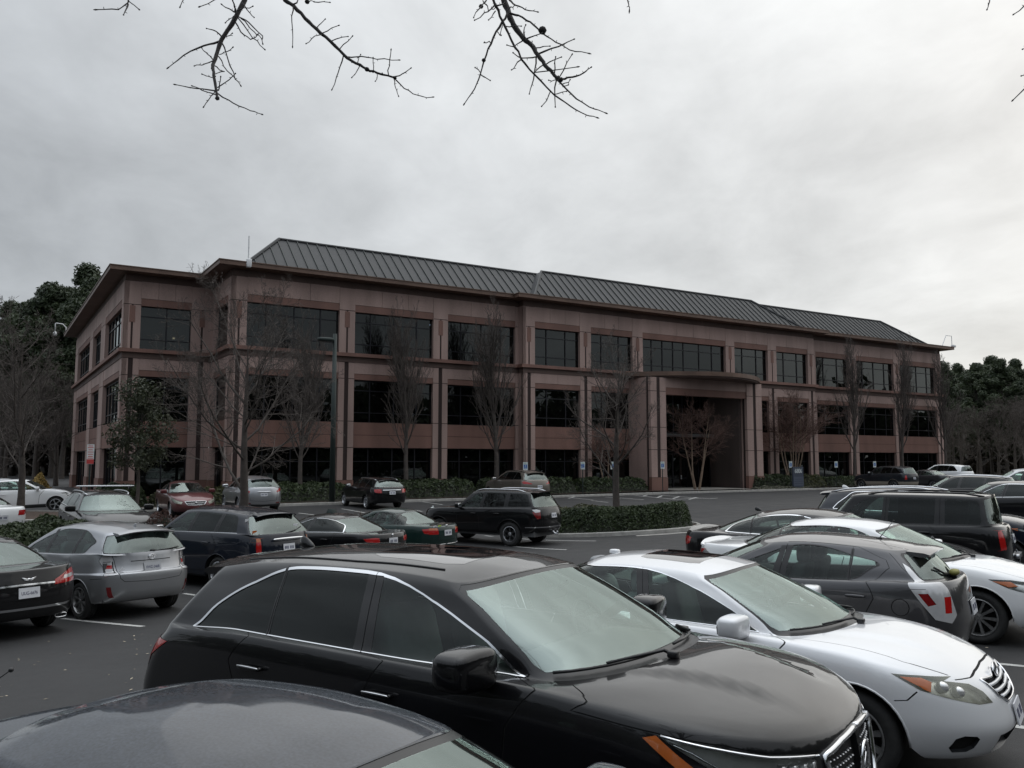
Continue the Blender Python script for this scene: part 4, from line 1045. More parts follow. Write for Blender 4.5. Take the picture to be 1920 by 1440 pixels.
# continuous ledge, frieze, fascia slab, all along the plan outline
outl = [(6.56, 33.5), (6.56, 4.5), (11.43, 4.5), (11.43, 0), (30.19, 0), (30.19, -.58), (59.10, -.58), (59.10, 0), (78.10, 0), (78.10, 33.5)]
def grow(d): return [(6.56-d, 33.5+d), (6.56-d, 4.5-d), (11.43-d, 4.5-d), (11.43-d, -d), (30.19-d, -d), (30.19-d, -.58-d), (59.10+d, -.58-d), (59.10+d, -d), (78.10+d, -d), (78.10+d, 33.5+d)]
MB().prism(grow(.22), Z['led'], Z['ledt']).build('ledge', M_BROWN, BLD)
MB().prism(grow(.03), Z['band'], Z['led']).build('ledge_band', M_FRIEZE, BLD)
MB().prism(grow(-.03), Z['fr'], Z['sof']).build('frieze', M_FRIEZE, BLD)
MB().prism(grow(.90), Z['sof'], Z['top']).build('eaves', M_COPPER, BLD)
MB().prism(grow(.94), Z['top'], Z['top']+.05).build('gutter_edge', M_COPPER, BLD)
# dark inside: slabs and core
for z in (Z['g'], 4.3, 8.45, 12.5): MB().prism(grow(-.6), z-.12, z+.1).build('floor_slab', M_INNER, BLD)
bx('core_wall', (13, 9, 0), (76, 9.3, 12.6), M_INNER); bx('core_wall', (12, 9.3, 0), (12.3, 31, 12.6), M_INNER)
for q in (23.5, 35.3, 54): bx('core_wall', (q, .8, 0), (q+.2, 9, 12.6), M_INNER)
for s, t, z in ((43.0, 2.2, 11.6), (44.0, 3.6, 11.6), (51.0, 1.6, 11.6), (53.2, 1.6, 11.6), (60.8, 2.0, 11.6), (60.9, 4.0, 11.6), (62.6, 3.2, 11.6), (62.9, 6.0, 11.6), (37.2, 2.0, 7.6), (26.2, 4.0, 11.6)):
    bx('ceiling_light', (s-.6, t-.06, z-.05), (s+.6, t+.06, z), M_LIGHT)
bx('ceiling_light', (42.0, -.35, 7.05), (42.6, -.15, 7.1), M_LIGHT)
MB().superell((10.0-.35, 6.6, 9.75), (.07, .07, .05)).build('desk_lamp', M_WARM, BLD, smooth=True)
# portico, doors and curved canopy
FP = Face('front', -2.8)
for q0, q1 in ((39.2, 40.6), (48.6, 50.2)):
    pier(FP, q0, q1, True, True, .45, Z['band']); bx('portico_wall', (q0-.01, -2.3, 0), (q1+.01, -.4, Z['band']), M_STONE)
bx('portico_beam', (40.6, -2.75, 7.5), (48.6, -2.2, 8.2), M_STONE); bx('portico_beam', (40.6, -2.72, 7.0), (48.6, -2.25, 7.5), M_BROWN)
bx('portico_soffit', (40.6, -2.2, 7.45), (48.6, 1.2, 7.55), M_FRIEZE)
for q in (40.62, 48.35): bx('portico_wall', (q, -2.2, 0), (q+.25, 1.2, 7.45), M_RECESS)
FD = Face('front', .8)
window(FD, 40.9, 48.3, 3.1, 7.4, (.125, .25, .375, .5, .625, .75, .875), (.33, .66), .1)
window(FD, 40.9, 43.0, .2, 3.05, (.5,), (), .1); window(FD, 45.9, 48.3, .2, 3.05, (.5,), (), .1)
for q in (43.05, 44.5):
    d = window(FD, q, q+1.4, .2, 2.9, (), (.32,), .1); d.name = 'entrance_door'
    FD.box('door_handle', q+.62, q+.72, -.1, -.06, 1.0, 1.3, M_SATIN, d)
cv = [(38.3, -.5)]+[(38.3+(52.0-38.3)*i/24, -.75-4.0*math.sin(math.pi*i/24)**.8) for i in range(25)]+[(52.0, -.5)]
MB().prism(cv[::-1], 8.30, 8.60).build('canopy', M_COPPER, BLD)
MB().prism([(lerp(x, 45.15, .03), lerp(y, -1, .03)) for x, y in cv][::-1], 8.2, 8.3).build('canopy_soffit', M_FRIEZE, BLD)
# mansard roofs: each panel is a tray with an upstanding rib
def roofrun(name, s0, s1, t0, run, z0, z1, hipl, hipr, pitch=.61, ridge_r=None):
    rf = MB().box((s0+hipl+.1, t0+run-.05, z1-.06), (s1-hipr-.1, t0+run+9, z1-.02)).build(name, M_ROOFM, BLD)
    n = int(round((s1-s0)/pitch)); w = (s1-s0)/n; sl = Vector((0, run, z1-z0)); nrm = Vector((0, -(z1-z0), run)).normalized()
    def hgt(s):
        f = 1.0
        if hipl > 0: f = min(f, (s-s0)/hipl)
        if hipr > 0: f = min(f, (s1-s)/hipr)
        return max(0, min(1, f))
    cache = {}
    for i in range(n):
        a, b = s0+i*w, s0+(i+1)*w; ha, hb_ = hgt(a), hgt(b); full = ha == 1 and hb_ == 1
        if full and 'm' in cache: o = fromdata('roof_panel', cache['m'], rf); o.location = (a, t0, z0); continue
        m = MB(); P = lambda x, f, e=0.0: Vector((x, 0, 0))+sl*f+nrm*e
        q = [P(0, 0), P(w, 0), P(w, hb_), P(0, ha)]; m.add(q, [(0, 1, 2, 3)])
        if ha > .03: m.add([P(-.022, 0), P(.022, 0), P(.022, ha), P(-.022, ha), P(-.022, 0, .055), P(.022, 0, .055), P(.022, ha, .055), P(-.022, ha, .055)], [(0, 4, 7, 3), (4, 5, 6, 7), (1, 2, 6, 5), (0, 1, 5, 4), (2, 3, 7, 6)])
        me = bpy.data.meshes.new('roof_panel'); me.from_pydata([tuple(v) for v in m.v], [], m.f); me.materials.append(M_ROOFM); me.materials.append(M_RIB)
        me.polygons.foreach_set('material_index', [0]+[1]*(len(m.f)-1)); me.update()
        o = fromdata('roof_panel', me, rf); o.location = (a, t0, z0)
        if full: cache['m'] = me
    MB().tube([(s0+hipl, t0+run, z1+.02), (s1-hipr, t0+run, z1+.02)], .09, 6).build('ridge_cap', M_ROOFM, rf)
    for hp, sa, sb in ((hipl, s0, s0+hipl), (hipr, s1, s1-hipr)):
        if hp > 0:
            MB().tube([(sa, t0, z0+.03), (sb, t0+run, z1+.03)], .10, 6).build('hip_cap', M_ROOFM, rf)
            e = 9
            meshobj('roof_end', [(sa, t0, z0), (sb, t0+run, z1), (sb, t0+run+e, z1), (sa, t0+run+e, z0)], [(0, 1, 2, 3) if sa < sb else (3, 2, 1, 0)], M_ROOFM, rf)
    return rf
zr0, zr1 = Z['top']+.05, 15.62
roofrun('mansard_roof', 12.1, 33.5, -.2, 2.6, zr0, zr1, 2.6, 0)
roofrun('mansard_roof', 30.9, 57.6, -.85, 2.6, zr0, zr1+.08, 2.3, 3.4)
roofrun('mansard_roof', 53.0, 76.0, -.2, 2.6, zr0, zr1, 0, 3.6)
# roof-edge fittings
def cctv(s, t, z, ang):
    e = empty('security_camera', (0, 0, 0)); e.location = (*bw(s, t), z); e.rotation_euler = (0, 0, BROT+ang)
    m = MB().tube([(0, 0, -.1), (0, 0, .35), (.25, 0, .62), (.75, 0, .66), (.80, 0, .62), (.80, 0, -.1)], .045, 8); m.build('bracket', M_WHITEMETAL, e, smooth=True)
    MB().superell((.80, 0, -.25), (.17, .17, .2), (1, 1), 16, 10).build('dome', M_WHITEMETAL, e, smooth=True); return e
M_WHITEMETAL = pbr('white_enamel', (.62, .63, .64), .4)
tag(cctv(5.7, 33.2, 13.3, math.pi), 'white dome security camera on a bracket at the left end of the eaves', 'security camera')
e = empty('security_camera', (*bw(78.8, -.8), 13.27), BROT)
tag(e, 'white camera on a tubular rail at the right end of the eaves', 'security camera')
MB().tube([(-1.6, 0, 0), (-.9, 0, 1.05), (0, 0, 1.05), (0, 0, 0)], .035, 6).build('bracket', M_WHITEMETAL, e); MB().superell((.25, 0, .1), (.3, .12, .12)).build('housing', M_WHITEMETAL, e, smooth=True)
e = empty('roof_antenna', (*bw(12.1, -.75), 13.0), BROT); tag(e, 'thin white whip aerial with box base on the eaves corner', 'antenna')
MB().tube([(0, 0, .3), (0, 0, 1.75)], .035, 6).build('rod', M_WHITEMETAL, e); MB().superell((0, -.1, .2), (.15, .12, .25), (.4, .4)).build('base', M_WHITEMETAL, e, smooth=True)

def P4(*p): return list(p)
def lampset(Wd, zi, zo, xs, h=.12, inner=.42):
    """a headlight: inner end on the nose, outer tip swept back along the wing"""
    return [('f', inner*Wd*2, zi+h*.45), ('f', inner*Wd*2+.02, zi-h*.5), ('f', Wd*.70, zi-h*.55), ('s', xs*.62, zo-h*.62), ('s', xs, zo+h*.12), ('s', xs*.62, zo+h*.25), ('f', Wd*.76, zi+h*.62)]
def mdx():
    c = suv(4.98, 1.96, 1.70, P_BLACK, xw0=1.25, zw0=1.20, ac=.42, xw1=2.12, a1=.25, xr1=4.62, xr0=4.90, zr0=1.16, Wg=.885, Wr=.645, dr=.082, tg=[(0, .86), (1.7, .90), (2.5, .985), (3.2, 1), (4.98, .95)],
        roof=[(2.12, 1.63), (2.5, 1.683), (3.0, 1.70), (3.6, 1.69), (4.1, 1.655), (4.62, 1.58)], nx=[.36, .29, .26, .27, .29, .32], tx=[-.05, -.18, -.22, -.16, -.08, -.01], ar=.40, crease=[(.024, .26, .50, .04, .45, 1.35)],
        belt=[(0, .93), (.25, .985), (.5, 1.04), (.8, 1.08), (1.2, 1.115), (1.7, 1.15), (2.6, 1.16), (3.8, 1.17), (4.5, 1.14), (4.95, 1.09)], xaf=1.0, xar=3.83, tr=.37, tw=.25, wheel=(5, 'double', .72), hb=(.64, .94),
        dlo=dict(gb=.02, gt=.93, m=.02, top=.25, rft=.55, rear=[(4.44, .03, .02), (4.37, .14, .05), (4.10, .60, .25), (3.74, .90, .4), (3.4, .93, .3)], pillars=[(2.83, 2.91, .07), (3.66, 3.72, .014)], trimw=.026), trim=M_CHROME,
        seams=[[(1.78, 0), (1.75, .95), (1.79, .34)], [(2.80, 0), (2.77, .9), (2.80, .34)], [(3.84, 0), (3.93, 1.02), (3.82, .80), (3.50, .36)]],
        feats=[('amber', [('s', .94, 1.045), ('s', .66, .85), ('s', .73, .84), ('s', 1.0, 1.03)]),
               ('headlight', [('f', .44, .945), ('f', .45, .815), ('f', .66, .82), ('s', .60, .87), ('s', .94, 1.05), ('s', .68, 1.015), ('f', .70, .975)]),
               ('grille', [('f', .0, .955), ('f', .24, .945), ('f', .41, .92), ('f', .36, .70), ('f', .28, .58), ('f', 0, .56)]),
               ('lowgrille', [('f', 0, .44), ('f', .45, .44), ('f', .5, .31), ('f', 0, .31)]),
               ('tail', [('s', 4.64, 1.045), ('s', 4.90, 1.06), ('b', .74, 1.06), ('b', .50, 1.02), ('b', .52, .93), ('b', .76, .87), ('s', 4.93, .83), ('s', 4.84, .93)])],
        gaps=[[('w', .95, 8.9), ('h', 1.46, .79), ('s', 1.38, 1.09), ('s', .95, 1.055), ('s', .66, 1.02), ('f', .70, .98), ('f', .44, .95)], [('w', .985, 9.25), ('r', 1.74, 8.9)]],
        post=[('hood', [('w', 0, 8.93), ('w', .95, 8.9), ('h', 1.46, .79), ('s', 1.38, 1.09), ('s', .95, 1.055), ('s', .66, 1.02), ('f', .70, .98), ('f', .44, .95), ('f', .25, .968), ('f', 0, .975)]),
              ('lid', [('k', 0, 11.9), ('k', .78, 11.9), ('k', .82, 9.0), ('b', .70, 1.0), ('b', .68, .62), ('b', 0, .62)]),
              ('sunroof', [('t', 2.46, 0), ('t', 2.46, .38), ('t', 2.58, .43), ('t', 3.10, .43), ('t', 3.20, .38), ('t', 3.20, 0)])], seatx=2.62, seatz=.56)
    k = Car(c, 'black_suv', 'glossy black SUV with chrome window surround and chrome grille, parked beside the pale silver sedan', 'SUV', lod=2)
    k.standard(); k.cut(); k.wheels(); k.cabin(); k.mirrors(x=1.92, z=1.235, size=1.2, chrome=True); k.handles([(2.60, .995), (3.68, 1.0)], cap=M_CHROME)
    k.spoiler(ln=.15, drop=.03); k.tube('roof_trim', [('t', 2.5, .52), ('t', 3.2, .545), ('t', 4.3, .51)], .007, M_BLACKTRIM, .002); k.fin(4.25, s=1.0); k.wipers([((-.10, 9.14), (-.80, 9.22)), ((.88, 9.10), (.06, 9.20))])
    k.ctube('grille_surround', [('f', 0, .962), ('f', .24, .952), ('f', .42, .925), ('f', .37, .70), ('f', .285, .575), ('f', .0, .555)], .017, M_CHROME, .006)
    b = MB()
    for iz in range(9):
        z = .60+iz*.036
        for iy in range(-11, 12):
            y = (iy+.5*(iz % 2))*.036
            if abs(y) > .24+.13*(z-.58)/.33 or (abs(y) < .085): continue
            p, n = k.on(('f', abs(y), z), -.012, 1 if y >= 0 else -1); b.superell(tuple(p), (.010, .011, .006), (1, 1), 6, 4)
    tag(b.build('grille_mesh', M_SATIN, k.root), kind='stuff')
    e = MB(); p, n = k.on(('f', 0.001, .80), .012); a = [(p[0]+.01, .07*math.cos(t), p[2]+.10*math.sin(t)) for t in np.linspace(0, 2*math.pi, 29)[:-1]]; e.tube(a, .009, 8, True)
    e.tube([(p[0]+.01, -.03, p[2]-.06), (p[0]+.012, 0, p[2]+.045), (p[0]+.01, .03, p[2]-.06)], .007, 6); e.build('emblem', M_CHROME, k.root, smooth=True)
    for sd in (1, -1):
        h = k.parts['headlight'][0 if sd > 0 else 1]
        for q, (y, z) in enumerate([(.49, .885), (.545, .885), (.60, .888), (.655, .892)]):
            p, n = k.on(('f', y, z), -.022, sd); m_ = MB(); m_.superell(tuple(p), (.02, .024, .036), (.3, .3), 10, 6); m_.build('lamp_element', M_LAMPIN, h, angle=40)
    k.tube('chrome_strip', [('f', .45, .935), ('f', .70, .965), ('s', .68, 1.005), ('s', .92, 1.045)], .007, M_CHROME, .0)
    k.tube('chrome_strip', [('f', .66, .835), ('s', .62, .90), ('s', .78, .985), ('s', .88, 1.02)], .006, M_CHROME, -.01)
    return k
def camry():
    c = sedan(4.81, 1.82, 1.455, P_WSILVER, xw0=1.12, zw0=.985, ac=.42, xw1=2.02, a1=.22, Wg=.80, Wr=.585, dr=.07, tg=[(0, .90), (1.6, .93), (2.4, 1), (3.8, .95), (4.8, .84)],
        belt=[(0, .66), (.12, .725), (.35, .79), (.7, .85), (1.2, .91), (1.7, .945), (2.6, .975), (3.8, 1.02), (4.6, 1.04), (4.81, 1.0)], roof=[(2.02, 1.385), (2.4, 1.44), (2.8, 1.455), (3.2, 1.43), (3.42, 1.38)], crease=[(.018, .30, .52, .06, .35, 1.2)],
        nx=[.12, .05, .0, .03, .08, .16], hb=(.66, .93), wheel=(10, 'single', .66), rimmat=M_ALLOYDARK, xaf=.96, xar=3.73, tr=.33, trim=M_CHROME,
        dlo=dict(gb=.05, gt=.92, m=.03, top=.15, rft=.4, trimw=.014, rear=[(3.86, .07, .05), (3.72, .45, .15), (3.40, .92, .25)], pillars=[(2.62, 2.72, .06), (3.44, 3.5, .02)]),
        seams=[[(1.60, 0), (1.58, .72), (1.62, .25)], [(2.62, 0), (2.60, .75), (2.62, .25)], [(3.58, 0), (3.54, .75), (3.36, .54), (3.22, .28)]],
        feats=[('amber', [('s', .48, .715), ('s', .50, .73), ('s', .63, .79), ('s', .50, .785), ('s', .44, .76), ('s', .44, .70)]),
               ('headlight', [('f', .44, .605), ('f', .58, .61), ('s', .30, .65), ('s', .50, .71), ('s', .68, .805), ('s', .52, .80), ('s', .34, .785), ('f', .70, .765), ('f', .55, .735), ('f', .48, .68)]),
               ('grille', [('f', 0, .745), ('f', .17, .72), ('f', .38, .735), ('f', .33, .64), ('f', .20, .575), ('f', 0, .57)]),
               ('lowgrille', [('f', 0, .40), ('f', .42, .385), ('f', .40, .25), ('f', 0, .25)]),
               ('fog', [('f', .605, .385), ('f', .63, .405), ('f', .70, .415), ('f', .735, .395), ('f', .74, .33), ('f', .71, .295), ('f', .64, .295), ('f', .61, .32)]),
               ('tail', [('s', 4.45, .90), ('s', 4.55, .97), ('b', .5, .95), ('b', .5, .82), ('s', 4.55, .80)])],
        gaps=[[('w', .97, 8.9), ('h', 1.0, .74), ('h', .62, .73), ('s', .36, .795)], [('f', .62, .765), ('f', .46, .76), ('f', .30, .775), ('f', 0, .785)], [('w', .985, 9.2), ('r', 1.55, 8.9)],
              [('s', .52, .70), ('s', .58, .64), ('s', .66, .63)]],
        post=[('hood', [('w', 0, 8.93), ('w', .97, 8.9), ('h', 1.0, .74), ('h', .62, .73), ('s', .36, .795), ('f', .62, .765), ('f', .46, .76), ('f', .30, .775), ('f', 0, .785)]),
              ('sunroof', [('t', 2.30, 0), ('t', 2.30, .36), ('t', 2.38, .40), ('t', 2.78, .40), ('t', 2.86, .36), ('t', 2.86, 0)])], seatx=2.50, lens=M_LENSYEL, seatz=.30, rear_seats=True)
    k = Car(c, 'silver_sedan', 'pale silver sedan with sunroof, cloudy headlights and slatted grille, beside the black SUV', 'sedan', lod=2)
    k.standard(); k.cut(); k.wheels(); k.cabin(); k.mirrors(x=1.76, z=1.03, size=1.0); k.handles([(2.42, .83), (3.38, .86)])
    k.wipers([((-.05, 9.14), (-.74, 9.24)), ((.86, 9.10), (.10, 9.2))])
    mats_ = M_WS_BAR
    for z, w0, w1 in ((.607, .20, .245), (.650, .17, .305), (.692, .15, .345)):
        k.ctube('grille_bar', [('f', w1, z+.006), ('f', w1*.5, z), ('f', 0, z-.004)], .014, mats_, -.008)
    k.ctube('grille_surround', [('f', 0, .748), ('f', .17, .722), ('f', .385, .738), ('f', .33, .637), ('f', .20, .572), ('f', 0, .567)], .009, M_CHROME, .004)
    e = MB(); p, n = k.on(('f', .001, .735), .014)
    for ra, rb in ((.068, .045), (.028, .043), ): e.tube([(p[0]+.012-.3*(rb*math.sin(t)) , ra*math.cos(t), p[2]+rb*math.sin(t)) for t in np.linspace(0, 2*math.pi, 29)[:-1]], .007, 6, True)
    e.build('emblem', M_CHROME, k.root, smooth=True)
    b = MB(); b.superell((k.xc-3.32, .0, 1.425), (.05, .04, .022), (.6, .6)); b.build('antenna', k.body_mat, k.root, smooth=True)
    for sd in (1, -1):
        h = k.parts['headlight'][0 if sd > 0 else 1]
        for x, z in ((.28, .70), (.37, .735)):
            p, n = k.on(('s', x, z), -.02, sd); m_ = MB(); m_.superell(tuple(p), (.045, .03, .04), (1, 1), 12, 8); m_.build('lamp_element', M_LAMPIN, h, smooth=True)
    k.plate(.47, None, front=True); k.plate(.86)
    return k
def hatchc():
    c = suv(4.0, 1.695, 1.445, P_GREY, xw0=.88, zw0=.99, ac=.40, xw1=1.80, a1=.22, xr1=3.50, xr0=3.80, zr0=1.03, Wg=.775, Wr=.575, dr=.065,
        belt=[(0, .60), (.15, .70), (.5, .83), (1.0, .92), (1.6, .955), (2.6, .985), (3.3, 1.02), (3.9, 1.05)], roof=[(1.80, 1.375), (2.1, 1.43), (2.4, 1.445), (3.0, 1.415), (3.50, 1.35)], tx=[.14, .06, .02, .05, .08, .12],
        xaf=.80, xar=3.35, tr=.305, tw=.19, arch=.355, wheel=(8, 'single', .66), ar=.42, rc=.3, r1=.3, tr_=[(0, 1), (2.2, 1), (3.66, .90), (4, .88)], tg=[(0, .93), (1.5, .97), (2, 1), (2.8, .99), (3.9, .88)],
        dlo=dict(gb=.06, gt=.90, m=.03, top=.18, rft=.5, trimw=.016, rear=[(2.93, .05, .10), (3.18, .46, .08), (3.13, .56, .08), (2.62, .90, .5)], pillars=[(2.12, 2.19, .075), (2.88, 2.90, .018)]), glass2=M_GLASS,
        seams=[[(1.22, 0), (1.20, .7), (1.24, .24)], [(2.12, 0), (2.10, .7), (2.12, .24)], [(3.12, 0), (3.14, .85), (3.02, .62), (2.90, .28)]],
        pre=[('refl', [('s', 3.57, .93), ('s', 3.66, .935), ('s', 3.73, .83), ('s', 3.66, .81)]), ('tail', [('b', .60, .90), ('b', .68, .90), ('b', .71, .74), ('b', .64, .74)]), ('gap', [('s', 3.50, .972), ('s', 3.64, .977), ('s', 3.64, .972), ('s', 3.50, .967)])],
        feats=[('tailc', [('s', 3.49, .985), ('k', .94, 9.6), ('k', .86, 10.7), ('k', .80, 10.3), ('k', .80, 9.5), ('b', .60, .98), ('b', .58, .72), ('b', .66, .64), ('s', 3.72, .68)]),
               ('headlight', lampset(.84, .66, .80, .75))],
        gaps=[[('k', .93, 11.6), ('k', .95, 10.2), ('k', .93, 9.9)], [('s', 3.42, .58), ('s', 3.55, .52), ('s', 3.70, .50)], [('t', 2.9, .28), ('t', 3.2, .36), ('t', 3.55, .40)],
              [('g', 3.12, -.05), ('g', 3.28, .35), ('g', 3.24, .65), ('g', 2.95, .97), ('g', 2.19, 1.03)]]+[[('s', 3.40+.085*math.cos(a), .78+.085*math.sin(a)) for a in np.linspace(0, 2*math.pi, 17)]],
        post=[('lid', [('k', 0, 11.9), ('k', .80, 11.9), ('k', .86, 9.6), ('b', .50, .9), ('b', .48, .56), ('b', 0, .56)]), ('rvalance', [('b', 0, .36), ('b', .5, .36), ('b', .55, .24), ('b', 0, .24)])], seatx=1.95, seatz=.30, seatmat=M_SEATDK, rw=(.76, .70, .12, .84))
    k = Car(c, 'grey_hatchback', 'dark grey hatchback with roof spoiler and mast antenna, rear end towards the pale silver sedan', 'hatchback', lod=2)
    k.standard(); k.cut(); k.wheels(); k.cabin(); k.mirrors(); k.handles([(1.95, .82), (2.96, .865)])
    k.spoiler(ln=.19, drop=.025, span=.88); k.mast(3.05, 0, .26, 38)
    b = MB(); pts = [k.on(('k', t, r), .02)[0] for t, r in ((.02, 9.25), (.2, 9.6), (.35, 10.1))]; b.tube(pts, .012, 6); b.superell(tuple(pts[0]), (.05, .03, .03)); b.build('rear_wiper', M_BLACKTRIM, k.root, smooth=True)
    b = MB(); p = k.on(('k', .02, 9.3), .06)[0]; b.superell(tuple(p), (.05, .09, .035), (.6, .8)); b.build('wiper_cover', pbr('faded_green_plastic', (.20, .19, .05), .6, var=.4, vscale=14), k.root, smooth=True)
    k.plate(.74); 
    return k
def wsedan():
    c = sedan(4.86, 1.86, 1.47, P_WHITE, xw0=1.16, zw0=1.0, ac=.42, xw1=2.06, a1=.22, Wg=.82, Wr=.60, wheel=(10, 'single', .68), rimmat=M_ALLOYDARK, xaf=.98, xar=3.78, tr=.335, arch=.395,
        belt=[(0, .64), (.12, .70), (.35, .79), (.7, .86), (1.2, .925), (1.7, .96), (2.6, .985), (3.8, 1.03), (4.6, 1.06), (4.86, 1.03)], roof=[(2.06, 1.40), (2.45, 1.455), (2.85, 1.47), (3.2, 1.445), (3.44, 1.40)], crease=[(.014, .32, .52, .06, .35, 1.25)],
        feats=[('amber', [('s', .62, .735), ('s', .80, .80), ('s', .60, .80), ('s', .52, .75)]), ('headlight', [('f', .48, .63), ('f', .6, .61), ('s', .3, .63), ('s', .62, .72), ('s', .84, .82), ('s', .60, .82), ('s', .36, .79), ('f', .72, .75), ('f', .52, .68)]),
               ('grille', [('f', 0, .72), ('f', .4, .71), ('f', .3, .56), ('f', 0, .55)]), ('tail', [('s', 4.5, .9), ('s', 4.6, .98), ('b', .5, .96), ('b', .5, .82), ('s', 4.6, .80)])],
        gaps=[[('w', .97, 8.9), ('h', 1.0, .76), ('h', .62, .75), ('s', .36, .80)], [('w', .985, 9.2), ('r', 1.58, 8.9)]],
        post=[('hood', [('w', 0, 8.93), ('w', .97, 8.9), ('h', 1.0, .76), ('h', .62, .75), ('s', .36, .80), ('f', .62, .73), ('f', 0, .75)])], seatx=2.5, seatz=.30, seatmat=M_SEATDK)
    k = Car(c, 'white_sedan', 'white sedan with ten-spoke wheels, between the dark grey hatchback and the long black sedan', 'sedan', lod=2)
    k.standard(); k.cut(); k.wheels(); k.cabin(); k.mirrors(); k.handles([(2.45, .85), (3.4, .88)]); k.wipers([((-.05, 9.14), (-.74, 9.24)), ((.86, 9.10), (.10, 9.2))])
    b = MB(); b.tube([k.on(('d', 4.72, y), .02, 1 if y >= 0 else -1)[0] for y in np.linspace(-.001, .7, 2)]*1, .001); 
    decklip(k, 4.70, 1.075, .72, .10)
    return k
def decklip(k, x, z, half, ln, m=None):
    """a lip spoiler across the trunk lid"""
    b = MB(); n = 11; V, F_ = [], []
    for i in range(n):
        y = lerp(-half, half, i/(n-1)); t = abs(y)/half; xx = k.xc-x+.10*t*t; zz = z-.045*t**3
        V += [(xx+.02, y, zz-.025), (xx-ln*.5, y, zz+.005), (xx-ln, y, zz+.018), (xx-ln, y, zz-.002), (xx-ln*.6, y, zz-.03)]
    for i in range(n-1):
        for e in range(5): F_.append((i*5+e, i*5+(e+1) % 5, (i+1)*5+(e+1) % 5, (i+1)*5+e))
    F_ += [tuple(range(5)), tuple((n-1)*5+e for e in range(5))[::-1]]
    return b.add(V, F_).build('spoiler', m or k.body_mat, k.root, angle=40)
def limo():
    c = sedan(5.10, 1.90, 1.47, P_BLACK2, xw0=1.35, zw0=1.0, xw1=2.22, Wg=.84, Wr=.60, xr1=3.68, xr0=4.55, zr0=1.08, rc=.4, trim=M_CHROME, wheel=(5, 'double', .70), glass=M_GLASS, glass2=M_GLASS,
        dlo=dict(gb=.05, gt=.92, m=.03, top=.15, rft=.5, trimw=.026, rear=[(4.16, .06, .05), (3.98, .48, .2), (3.56, .92, .4)], pillars=[(2.78, 2.86, .055), (3.70, 3.72, .02)]), shelf=4.0,
        feats=[('tail', [('s', 4.82, .84), ('s', 4.78, .94), ('s', 4.86, .96), ('b', .62, .95), ('b', .66, .80), ('s', 4.92, .80)]), ('tail2', [('b', .62, .95), ('b', .5, .94), ('b', .56, .82), ('b', .66, .80)]), ('headlight', lampset(.95, .68, .78, .8)),
               ('grille', [('f', 0, .76), ('f', .36, .74), ('f', .3, .5), ('f', 0, .5)])],
        gaps=[[('w', .97, 8.9), ('h', 1.0, .78), ('h', .62, .76), ('s', .36, .80)]], post=[('hood', [('w', 0, 8.93), ('w', .97, 8.9), ('h', 1.0, .78), ('h', .62, .76), ('s', .36, .80), ('f', .62, .75), ('f', 0, .77)])], seatx=2.7, seatz=.30)
    k = Car(c, 'black_sedan', 'long black sedan with thick chrome window surround, behind the white sedan', 'sedan', lod=1)
    k.standard(); k.cut(); k.wheels(); k.cabin(); k.mirrors(); k.handles([(2.55, .86), (3.55, .88)], cap=M_CHROME); k.fin(3.80, s=.8); decklip(k, 4.86, 1.09, .75, .10); k.plate(.72)
    return k
def boxy():
    c = suv(4.60, 1.83, 1.70, P_BLACK2, xw0=1.28, zw0=1.10, xw1=1.80, a1=.15, ac=.28, xr1=4.30, xr0=4.42, zr0=1.12, Wg=.84, Wr=.70, dr=.05, dlo=dict(gb=.06, gt=.88, m=.05, rear=[(4.16, .08, .06), (4.12, .86, .08)], pillars=[(2.50, 2.54, .06), (3.46, 3.48, .09)], trimw=.0),
        roof=[(1.80, 1.65), (2.1, 1.69), (2.6, 1.70), (3.6, 1.695), (4.30, 1.67)], belt=[(0, .86), (.1, .93), (.4, 1.0), (1.2, 1.06), (2.6, 1.08), (4.6, 1.10)], pq=(3.2, 3.4, 3.2, 3.4), tg=[(0, 1), (4.6, .98)], tr_=[(0, 1), (4.6, .97)],
        feats=[('tail', [('s', 4.40, 1.02), ('s', 4.50, 1.04), ('b', .80, 1.04), ('b', .66, 1.03), ('b', .66, .70), ('b', .82, .68), ('s', 4.44, .69)])], tr=.35, wheel=(5, 'fat', .66), bulge=.008)
    k = Car(c, 'boxy_black_suv', 'boxy black SUV with dark glass and black roof rails, tail towards the frame edge', 'SUV', lod=1)
    k.standard(); k.cut(); k.wheels(); k.cabin(); k.mirrors(); k.handles([(2.25, .95), (3.2, .97)], M_BLACKTRIM); k.rails(2.2, 4.2, M_BLACKTRIM, .018, .05); k.plate(.86)
    t = MB(); p, n = k.on(('b', .45, .52), .05, -1); t.superell(tuple(p), (.05, .35, .05), (.3, .3)); t.build('bumper_step', M_SATIN, k.root, smooth=True)
    return k
M_WS_BAR = pbr('painted_grille_bar', (.66, .67, .69), .3, coat=1)

